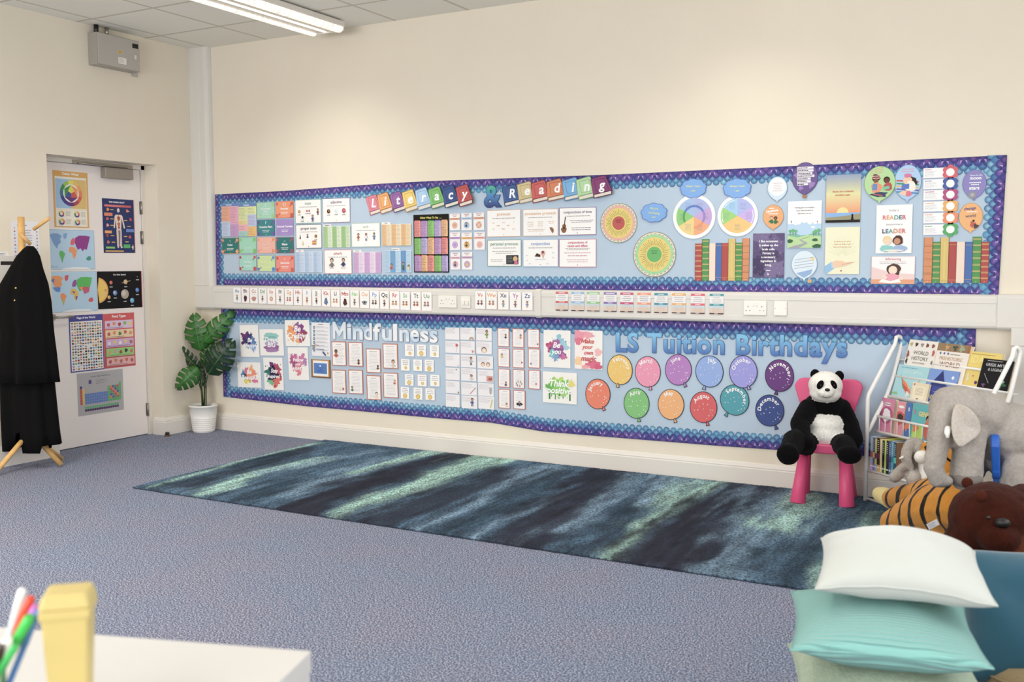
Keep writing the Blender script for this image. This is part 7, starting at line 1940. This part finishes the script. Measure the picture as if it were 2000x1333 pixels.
# paperbacks standing spine out on the fourth tier
SPN = [('9cc4e0', 'b8506a', 'c8a8d8'), ('6a4a9a', 'e8c840', '8a5aa8'), ('c8d840', '5a3a7a', '7ab0e0'), ('4a2a24', '7a2040', 'd8a040'), ('ecd898', 'f0e0b0', 'ecd898'), ('2a3a30', '1c1c1c', '3a6a3a'), ('c0d838', 'a8c830', 'c8e040'), ('3a2a4a', '4a2a5a', '2a2a3a'), ('3a6a98', '2a4a6a', '3a7aa0'), ('5aa0c0', '2a7a9a', '7ab8c8'), ('1c5a6a', '4ac0b0', '2a8a90')]
u = .018; NMS = ['pale blue', 'purple and yellow', 'lime and purple', 'dark brown', 'cream', 'dark green', 'lime', 'dark violet', 'blue', 'sky blue', 'dark teal']
for i, (c1, c2, c3) in enumerate(SPN):
    th = [.020, .016, .016, .024, .018, .018, .014, .020, .018, .018, .020][i]; hh_ = .185 - (i % 3) * .004
    s = Sheet(th - .001, hh_, c1, t=.001); s.rect(0, .38, 1, .55, c2); s.rect(0, 0, 1, .2, c3); s.greek(.2, .6, .8, .95, 6, 'f0f0f0', .3, i); s.rect(.1, .1, .9, .14, 'f4f0e8')
    o = s.build('book', (0, 0, 0)); o.matrix_world = Matrix.Translation(Vector(rw(u + th / 2, .012, .197 + hh_ / 2))) @ Matrix.Rotation(RROT, 4, 'Z')
    tag(o, '%s paperback standing spine out on the lower tier%s' % (NMS[i], ', at its left end' if i == 0 else ', last on the right' if i == 10 else ''), 'book', 'paperbacks standing on the lower tier')
    mobj('page_block', B(-th / 2 + .002, .0005, -hh_ / 2 + .002, th / 2 - .002, .12, hh_ / 2 - .001), M_PAGE, o)
    mm = mat('cover_' + c1, tuple(int(c1[j:j + 2], 16) for j in (0, 2, 4)) if i < 10 else (150, 108, 78), .5)
    for sg in (-1, 1): mobj('cover', B(sg * (th / 2 - .0013) - .0007, .0003, -hh_ / 2, sg * (th / 2 - .0013) + .0007, .122, hh_ / 2), mm, o)
    u += th

# ------------------------------------------------------------------ soft toys by the rack
GRY, GRL = (172, 164, 156), (188, 180, 172)
De = 4.20
pr = [('e', a3(1872, 806, De), (.118, .120, .115), None, GRY), ('e', a3(1850, 800, De - .02), (.075, .08, .095), None, GRY), ('e', a3(1915, 812, De + .03), (.12, .12, .105), None, GRY),
      ('c', [a3(1843, 812, De - .05), a3(1838, 845, De - .08), a3(1831, 880, De - .09), a3(1823, 912, De - .10), a3(1831, 937, De - .10), a3(1848, 940, De - .10)], [.062, .054, .046, .042, .036, .028], GRY),
      ('e', a3(1965, 846, De + .08), (.17, .18, .13), None, GRY), ('e', a3(2010, 880, De + .12), (.20, .20, .16), None, GRY), ('e', a3(1988, 905, De + .02), (.085, .10, .12), None, GRY),
      ('c', [a3(1893, 850, De - .03), a3(1890, 895, De - .05), a3(1887, 930, De - .06)], [.072, .066, .068], GRY), ('c', [a3(1905, 850, De + .14), a3(1900, 920, De + .16)], [.06, .055], GRY),
      ('c', [a3(1990, 920, De - .04), a3(1985, 975, De - .06)], [.075, .07], GRY), ('e', a3(1862, 862, De - .07), (.035, .04, .035), None, GRY)]
el = plush('elephant_toy', pr, .009, smooth=5, wob=.004, origin=a3(1900, 850, De))
tag(el, 'large plush grey elephant draped over the blue chair', 'soft toy')
eo = Vector(el.location)
flap('ear', [Vector(a3(x_, y_, De - d_)) - eo for x_, y_, d_ in ((1864, 785, .09), (1882, 790, .14), (1902, 803, .15), (1915, 824, .14), (1918, 846, .13), (1904, 858, .16), (1888, 868, .17), (1876, 878, .18), (1864, 866, .18), (1857, 842, .17), (1858, 812, .15))], .011, M_FUR, el, (196, 186, 176), .014)
bm = bmesh.new(); tube(bm, [Vector(a3(1852, 836, De - .135)) - eo, Vector(a3(1850, 846, De - .15)) - eo, Vector(a3(1851, 856, De - .155)) - eo], [.013, .012, .006], 12); mobj('tusk', bm, mat('white_felt', (244, 242, 236), .9), el)
ball('foot_pad', Vector(a3(1887, 936, De - .075)) - eo, (.064, .055, .04), mat('grey_plush_dark', (134, 126, 120), 1, bump=.4, bscale=300, spec=.1), el)

# small grey elephant on the fourth tier
Ds = 5.03
pr = [('e', a3(1787, 878, Ds), (.060, .055, .060), None, GRY), ('c', [a3(1772, 880, Ds - .05), a3(1769, 897, Ds - .07), a3(1778, 914, Ds - .08)], [.030, .026, .020], GRY), ('e', a3(1785, 912, Ds + .02), (.055, .055, .060), None, GRY),
      ('c', [a3(1765, 915, Ds - .04), a3(1748, 932, Ds - .09)], [.030, .030], GRY), ('c', [a3(1790, 925, Ds - .03), a3(1784, 936, Ds - .10)], [.032, .036], GRL), ('c', [a3(1772, 908, Ds - .06), a3(1758, 918, Ds - .09)], [.022, .018], GRY)]
se = plush('elephant_toy', pr, .006, smooth=3, wob=.003, origin=a3(1787, 930, Ds)); tag(se, 'small plush grey elephant sitting at the front of the book rack', 'soft toy')
so = Vector(se.location)
flap('ear', [Vector(a3(x_, y_, Ds - .05)) - so for x_, y_ in ((1768, 862), (1780, 858), (1786, 868), (1784, 884), (1775, 890), (1766, 878))], .006, M_FUR, se, GRL, .004)
bm = bmesh.new(); tube(bm, [Vector(a3(1764, 893, Ds - .09)) - so, Vector(a3(1757, 896, Ds - .10)) - so], [.007, .003], 8); mobj('tusk', bm, MATS['white_felt'], se)


def tiger_mat(name, ax, scale, phase=0.0):
    m = bpy.data.materials.new(name); m.use_nodes = True; nt = m.node_tree; b = nt.nodes['Principled BSDF']; L = nt.links
    a = nt.nodes.new('ShaderNodeVertexColor'); a.layer_name = 'Col'; tc = nt.nodes.new('ShaderNodeTexCoord')
    mp = nt.nodes.new('ShaderNodeMapping'); mp.inputs['Rotation'].default_value = ax; L.new(tc.outputs['Object'], mp.inputs['Vector'])
    w_ = nt.nodes.new('ShaderNodeTexWave'); w_.wave_type = 'BANDS'; w_.bands_direction = 'X'; w_.inputs['Scale'].default_value = scale; w_.inputs['Distortion'].default_value = 5.0; w_.inputs['Detail'].default_value = 1; w_.inputs['Detail Scale'].default_value = .9; w_.inputs['Phase Offset'].default_value = phase
    L.new(mp.outputs[0], w_.inputs['Vector'])
    n = nt.nodes.new('ShaderNodeTexNoise'); n.inputs['Scale'].default_value = 9; L.new(tc.outputs['Object'], n.inputs['Vector'])
    ad = nt.nodes.new('ShaderNodeMath'); ad.operation = 'MULTIPLY_ADD'; ad.inputs[1].default_value = .55; ad.inputs[2].default_value = -.27; L.new(n.outputs['Fac'], ad.inputs[0])
    sm = nt.nodes.new('ShaderNodeMath'); sm.operation = 'ADD'; L.new(w_.outputs['Fac'], sm.inputs[0]); L.new(ad.outputs[0], sm.inputs[1])
    cr = nt.nodes.new('ShaderNodeValToRGB'); e = cr.color_ramp.elements; e[0].position = .12; e[0].color = (1, 1, 1, 1); e[1].position = .20; e[1].color = (0, 0, 0, 1); L.new(sm.outputs[0], cr.inputs['Fac'])
    sp = nt.nodes.new('ShaderNodeSeparateColor'); L.new(a.outputs['Color'], sp.inputs[0]); lt = nt.nodes.new('ShaderNodeMath'); lt.operation = 'LESS_THAN'; lt.inputs[1].default_value = .14; L.new(sp.outputs['Blue'], lt.inputs[0])
    mu = nt.nodes.new('ShaderNodeMath'); mu.operation = 'MULTIPLY'; L.new(cr.outputs[0], mu.inputs[0]); L.new(lt.outputs[0], mu.inputs[1])
    mx = nt.nodes.new('ShaderNodeMix'); mx.data_type = 'RGBA'; L.new(mu.outputs[0], mx.inputs['Factor']); L.new(a.outputs['Color'], mx.inputs['A']); mx.inputs['B'].default_value = lin((24, 18, 16)); L.new(mx.outputs['Result'], b.inputs['Base Color'])
    b.inputs['Roughness'].default_value = 1; b.inputs['Specular IOR Level'].default_value = .1; b.inputs['Sheen Weight'].default_value = .2
    n2 = nt.nodes.new('ShaderNodeTexNoise'); n2.inputs['Scale'].default_value = 250; L.new(tc.outputs['Object'], n2.inputs['Vector']); bp = nt.nodes.new('ShaderNodeBump'); bp.inputs['Strength'].default_value = .5; bp.inputs['Distance'].default_value = .01; L.new(n2.outputs['Fac'], bp.inputs['Height']); L.new(bp.outputs[0], b.inputs['Normal'])
    return m


ORG, CRM = (208, 142, 60), (232, 214, 150)
Dt = 4.98
pr = [('e', a3(1818, 882, Dt), (.055, .05, .05), None, ORG), ('e', a3(1798, 893, Dt - .03), (.032, .035, .032), None, WHT), ('c', [a3(1806, 905, Dt), a3(1806, 930, Dt - .03), a3(1800, 950, Dt - .05)], [.032, .030, .024], WHT),
      ('e', a3(1848, 892, Dt + .02), (.065, .06, .06), None, ORG), ('e', a3(1838, 930, Dt), (.06, .06, .08), None, ORG), ('c', [a3(1818, 930, Dt - .03), a3(1822, 965, Dt - .08)], [.035, .035], ORG), ('e', a3(1803, 892, Dt - .05), (.012, .012, .014), None, ORG)]
ti = plush('tiger_toy', pr, .006, smooth=3, wob=.002, m=tiger_mat('small_tiger_plush', (0, .8, .4), 7.0), origin=a3(1825, 930, Dt)); tag(ti, 'small plush tiger with a white chest, between the two elephants', 'soft toy')
to = Vector(ti.location)
for (x_, y_) in ((1806, 872), (1827, 866)): ball('ear', Vector(a3(x_, y_, Dt - .01)) - to, (.016, .010, .018), mat('orange_plush', ORG, 1, bump=.4, bscale=300, spec=.1), ti)
# big tiger lying along the rack foot
pr = [('c', [a3(1718, 966, 5.26), a3(1728, 970, 5.22), a3(1740, 976, 5.15)], [.040, .050, .052], CRM), ('c', [a3(1744, 974, 5.12), a3(1775, 968, 4.98), a3(1820, 962, 4.82), a3(1860, 960, 4.65)], [.054, .060, .075, .09], ORG),
      ('c', [a3(1745, 1022, 4.80), a3(1775, 1010, 4.70), a3(1825, 995, 4.55), a3(1880, 990, 4.40)], [.065, .085, .12, .13], ORG), ('c', [a3(1830, 985, 4.66), a3(1880, 988, 4.58)], [.13, .13], ORG), ('e', a3(1742, 1036, 4.85), (.055, .055, .045), None, ORG), ('c', [a3(1800, 1030, 4.66), a3(1850, 1035, 4.5)], [.09, .1], ORG)]
tg = plush('tiger_toy', pr, .009, smooth=4, wob=.003, m=tiger_mat('big_tiger_plush', (0, 0, math.radians(38)), 3.4, 1.0), origin=a3(1830, 1020, 4.7)); tag(tg, 'large plush tiger lying on the floor below the rack, cream paw on the left', 'soft toy')
p = a3(1822, 1025, 4.32); s = Sheet(.05, .028, 'f4f2f2'); s.greek(.1, .1, .9, .9, 4, '8a8a90', .3, 1); o = s.build('care_label', p, CYAW, 0.5); o.parent = tg; o.matrix_parent_inverse = Matrix.Translation(-Vector(tg.location))
# brown bear
BRN, BRL = (60, 27, 19), (84, 46, 31)
Db = 3.62
pr = [('e', a3(1938, 1015, Db), (.150, .16, .135), None, BRN), ('e', a3(1962, 1040, Db + .05), (.19, .18, .16), None, BRN), ('e', a3(2010, 1030, Db + .1), (.16, .17, .16), None, BRN), ('e', a3(1950, 1052, Db - .13), (.070, .06, .055), None, BRN), ('e', a3(1900, 1060, Db + .02), (.10, .11, .10), None, BRN),
      ('e', (float(at(1960, 1100, Db + .05)[0]), float(at(1960, 1100, Db + .05)[1]), .185), (.19, .19, .165), None, BRN), ('c', [a3(1990, 1060, Db - .1), a3(1985, 1090, Db - .14), a3(1975, 1110, Db - .16)], [.06, .055, .05], BRL)]
be = plush('bear_toy', pr, .009, smooth=5, wob=.004, m=mat('bear_fur', rough=1.0, attr=True, noise=.18, nscale=14, bump=.5, bscale=160, sheen=.05, spec=.05), origin=a3(1950, 1060, Db)); tag(be, 'large dark brown plush bear slumped behind the cushion stack', 'soft toy')
bo = Vector(be.location); M_BP = mat('brown_plush', (74, 36, 25), 1, noise=.15, nscale=60, bump=.5, bscale=260, spec=.1)
for (x_, y_, D_) in ((1916, 970, Db - .12), (1889, 944, Db + .06)): ball('ear', Vector(a3(x_, y_, D_)) - bo, (.020, .014, .021), M_BP, be)
ball('nose', Vector(a3(1958, 1022, Db - .165)) - bo, (.026, .02, .018), M_BLACK, be); ball('eye', Vector(a3(1930, 1012, Db - .165)) - bo, .008, MATS['glass_eye'], be)

# ------------------------------------------------------------------ cushions
def rib_mat(name, col, scale, bands='X', strength=.6):
    m = bpy.data.materials.new(name); m.use_nodes = True; nt = m.node_tree; b = nt.nodes['Principled BSDF']; L = nt.links
    b.inputs['Base Color'].default_value = lin(col); b.inputs['Roughness'].default_value = .95; b.inputs['Sheen Weight'].default_value = .3; b.inputs['Specular IOR Level'].default_value = .15
    tc = nt.nodes.new('ShaderNodeTexCoord'); w_ = nt.nodes.new('ShaderNodeTexWave'); w_.bands_direction = bands; w_.inputs['Scale'].default_value = scale; L.new(tc.outputs['Object'], w_.inputs['Vector'])
    bp = nt.nodes.new('ShaderNodeBump'); bp.inputs['Strength'].default_value = strength; bp.inputs['Distance'].default_value = .006; L.new(w_.outputs['Fac'], bp.inputs['Height']); L.new(bp.outputs[0], b.inputs['Normal']); return m


def cushion(name, loc, rz, w_, d_, h_, m, label, tilt=(0, 0), sag=.0, crease=.0, group='cushions in the stack', pinch=.07, power=.42):
    n = 40; V = []; F = []; idx = {}
    for side in (1, -1):
        for i in range(n + 1):
            for j in range(n + 1):
                if side < 0 and (i in (0, n) or j in (0, n)): idx[side, i, j] = idx[1, i, j]; continue
                s = -1 + 2 * i / n; t = -1 + 2 * j / n
                s = math.sin(s * math.pi / 2) * .35 + s * .65; t = math.sin(t * math.pi / 2) * .35 + t * .65
                x = w_ / 2 * s * (1 - pinch * (1 - t * t)); y = d_ / 2 * t * (1 - pinch * (1 - s * s))
                z = side * h_ / 2 * (max(0, (1 - s * s)) * max(0, (1 - t * t))) ** power
                z += -sag * (s * s + .6 * t * t) + crease * math.sin(6 * s + 2 * t) * math.exp(-4 * t * t) + .004 * mnoise.noise(Vector((s * 3 + rz * 7, t * 3, side)))
                idx[side, i, j] = len(V); V.append((x, y, z))
    for side in (1, -1):
        for i in range(n):
            for j in range(n):
                f = (idx[side, i, j], idx[side, i + 1, j], idx[side, i + 1, j + 1], idx[side, i, j + 1]); F.append(f if side > 0 else f[::-1])
    me = bpy.data.meshes.new(name); me.from_pydata(V, [], F); me.materials.append(m)
    for p in me.polygons: p.use_smooth = True
    o = bpy.data.objects.new(name, me); COL.objects.link(o); o.location = loc; o.rotation_euler = (tilt[0], tilt[1], rz)
    bm = bmesh.new(); ring = [V[idx[1, i, 0]] for i in range(n + 1)] + [V[idx[1, n, j]] for j in range(1, n + 1)] + [V[idx[1, i, n]] for i in range(n - 1, -1, -1)] + [V[idx[1, 0, j]] for j in range(n - 1, 0, -1)]
    tube(bm, ring + [ring[0]], .0028, 6); mobj('seam_piping', bm, m, o)
    return tag(o, label, 'cushion', group)


SX_, SY_ = 5.835, -3.13
cushion('cushion', (SX_ - .035, SY_ + .0, .555), math.radians(10), .415, .48, .145, mat('white_velvet', (192, 195, 189), .9, sheen=.4, spec=.15, bump=.12, bscale=15), 'plain white cushion on top of the stack', (0, 0), .016)
cushion('cushion', (SX_ - .06, SY_ - .115, .404), math.radians(13), .455, .44, .165, rib_mat('aqua_corduroy', (140, 194, 187), 30, 'Y', 1.0), 'aqua ribbed cushion second from the top of the stack', (0, 0), .0, power=.5)
cushion('cushion', (SX_ - .045, SY_ - .10, .262), math.radians(16), .48, .48, .17, mat('sage_fleece', (176, 190, 170), 1, noise=.08, nscale=60, bump=.6, bscale=180, spec=.1), 'sage green fluffy cushion under the aqua one', (0, 0), .012)
cushion('cushion', (SX_ + .0, SY_ + .0, .105), math.radians(8), .52, .52, .19, mat('tan_cotton', (208, 188, 150), .95, spec=.15), 'tan cushion at the bottom of the stack, mostly hidden', (0, 0), .0)
pq = at(2062, 1300, 2.98)
pf = empty('floor_pouf', (pq[0], pq[1], RZ - .004), label='round beige pouf on the floor right of the cushion stack', cat='pouf')
bm = bmesh.new(); lathe(bm, [(.0, .0), (.19, .002), (.232, .03), (.245, .08), (.235, .13), (.20, .158), (.10, .168), (.0, .170)], 40, close_bottom=False); bmesh.ops.remove_doubles(bm, verts=bm.verts, dist=.0005); mobj('pouf_body', bm, mat('beige_canvas', (150, 132, 100), .95, bump=.4, bscale=120), pf)
bm = bmesh.new(); tube(bm, [(.236 * math.cos(a), .236 * math.sin(a), .13) for a in [2 * math.pi * i / 40 for i in range(41)]], .004, 6); mobj('pouf_seam', bm, MATS['beige_canvas'], pf)
tq_ = at(2042, 1190, 2.99)
cushion('cushion', (tq_[0], tq_[1] + .02, tq_[2] - .03), CYAW + math.radians(-8), .50, .42, .20, mat('teal_velvet', (40, 86, 106), .8, sheen=.5, spec=.2, bump=.25, bscale=12), 'dark teal velvet cushion leaning behind the stack at the right edge', (math.radians(52), 0), .0, .012, group=None)

# ------------------------------------------------------------------ foreground table with bin and pens
TA = Vector((-.953, -.302, 0)).normalized(); TB = Vector((.302, -.953, 0)).normalized(); TC = Vector((5.067, -4.65, 0)); THH = .70
rt = math.atan2(-TA.y, -TA.x)
tb = empty('storage_table', (TC.x, TC.y, 0), rt, 'white storage table in the near left corner, blurred', 'table')
# local: x = -TA direction (to the right), so the top spans x -1.7..0, y 0..-0.8
M_LAM = mat('white_laminate', (208, 205, 201), .35)
mobj('table_top', B(-1.7, -.80, THH - .036, 0, 0, THH), M_LAM, tb, bevel=.002)
for x0 in (-1.7, -.87, -.036): mobj('side_panel', B(x0, -.79, 0, x0 + .034, -.004, THH - .036), M_LAM, tb)
mobj('back_panel', B(-1.66, -.03, .04, -.04, -.012, THH - .04), M_LAM, tb); mobj('shelf', B(-1.664, -.78, .34, -.873, -.03, .37), M_LAM, tb); mobj('shelf', B(-.834, -.78, .34, -.038, -.03, .37), M_LAM, tb)
q = FL(143, 1425, THH); bn = empty('desk_bin', (q[0], q[1], THH), CYAW + .25, 'pale yellow miniature wheelie bin on the white table', 'desk bin')
M_YEL = mat('yellow_plastic', (200, 180, 114), .45)


def taper(bm, w0, d0, w1, d1, z0, z1):
    vs = [bm.verts.new(p) for p in ((-w0 / 2, -d0 / 2, z0), (w0 / 2, -d0 / 2, z0), (w0 / 2, d0 / 2, z0), (-w0 / 2, d0 / 2, z0), (-w1 / 2, -d1 / 2, z1), (w1 / 2, -d1 / 2, z1), (w1 / 2, d1 / 2, z1), (-w1 / 2, d1 / 2, z1))]
    for f in ((0, 3, 2, 1), (4, 5, 6, 7), (0, 1, 5, 4), (1, 2, 6, 5), (2, 3, 7, 6), (3, 0, 4, 7)): bm.faces.new([vs[i] for i in f])


HB = float(THH and (CAM[2] - THH)) - (1147 - 523) / CF * float((np.array([q[0], q[1], THH]) - CAM) @ AF)
HB = max(.15, HB)
bm = bmesh.new(); taper(bm, .047, .050, .061, .064, .012, HB - .030); mobj('bin_body', bm, M_YEL, bn, bevel=.004)
bm = bmesh.new(); taper(bm, .066, .069, .066, .069, HB - .036, HB - .022); mobj('bin_rim', bm, M_YEL, bn, bevel=.003)
bm = bmesh.new(); taper(bm, .068, .072, .057, .056, HB - .022, HB - .002); mobj('bin_lid', bm, M_YEL, bn, bevel=.005)
for sx in (-1, 1):
    bm = bmesh.new(); tube(bm, [(sx * .026, .032, .012), (sx * .034, .032, .012)], .012, 16); mobj('bin_wheel', bm, mat('orange_plastic', (190, 120, 60), .5), bn)
s = Sheet(.03, .03, 'c8783c'); o = s.build('sticker', (.014, -.0345, .05), 0); o.parent = bn
DP = 1.30
pc = at(-42, 1440, DP); k_ = (THH - CAM[2]) / (pc[2] - CAM[2]); pcx = CAM + (pc - CAM) * k_ if abs(pc[2] - THH) > .0 else pc
cupxy = (float(pcx[0]), float(pcx[1])); dcup = float((np.array([cupxy[0], cupxy[1], THH]) - CAM) @ AF)
cp = empty('pen_cup', (cupxy[0], cupxy[1], THH), label='clear green pen cup at the left edge of the table', cat='pen cup')
bm = bmesh.new(); lathe(bm, [(.034, 0), (.036, .002), (.038, .105), (.0365, .105), (.034, .004), (.0, .004)], 32); mobj('cup_wall', bm, mat('green_clear_plastic', (150, 220, 160), .15, trans=.6), cp)
PENS = [((44, 1150), (214, 234, 240), (240, 244, 240), .0055, 'pale blue marker with a white end, tallest in the cup'), ((62, 1166), (228, 74, 44), (228, 74, 44), .0055, 'red marker in the pen cup'), ((72, 1182), (176, 88, 176), (200, 120, 200), .0048, 'purple marker in the pen cup'),
        ((76, 1192), (70, 120, 190), (90, 140, 210), .0042, 'blue marker low in the pen cup'), ((60, 1204), (66, 190, 84), (66, 190, 84), .0068, 'thick green marker leaning right out of the pen cup'), ((16, 1248), (236, 234, 226), (244, 240, 236), .0065, 'short white marker in the pen cup'), ((2, 1262), (40, 36, 38), (60, 40, 36), .0055, 'short dark marker at the left edge'), ((30, 1262), (60, 180, 90), (60, 180, 90), .0045, 'slim green marker in front in the pen cup')]
for i, (tip, c1, c2, rr, lb) in enumerate(PENS):
    tp_ = Vector(at(*tip, dcup + .03 - .012 * i)); a_ = i * 2.4; bs = Vector((cupxy[0] + .018 * math.cos(a_) - .004, cupxy[1] + .018 * math.sin(a_), THH + .008)); d_ = (tp_ - bs)
    pn = empty('marker_pen', bs, label=lb, cat='pen', group='marker pens in the cup'); L_ = d_.length; u_ = d_.normalized()
    bm = bmesh.new(); tube(bm, [u_ * 0, u_ * (L_ * .70)], rr, 14); mobj('pen_body', bm, mat('pen_%d' % i, c1, .35), pn)
    bm = bmesh.new(); tube(bm, [u_ * (L_ * .70), u_ * (L_ * .97), u_ * L_], [rr * 1.12, rr * 1.08, rr * .8], 14); mobj('pen_cap', bm, mat('pencap_%d' % i, c2, .35), pn)
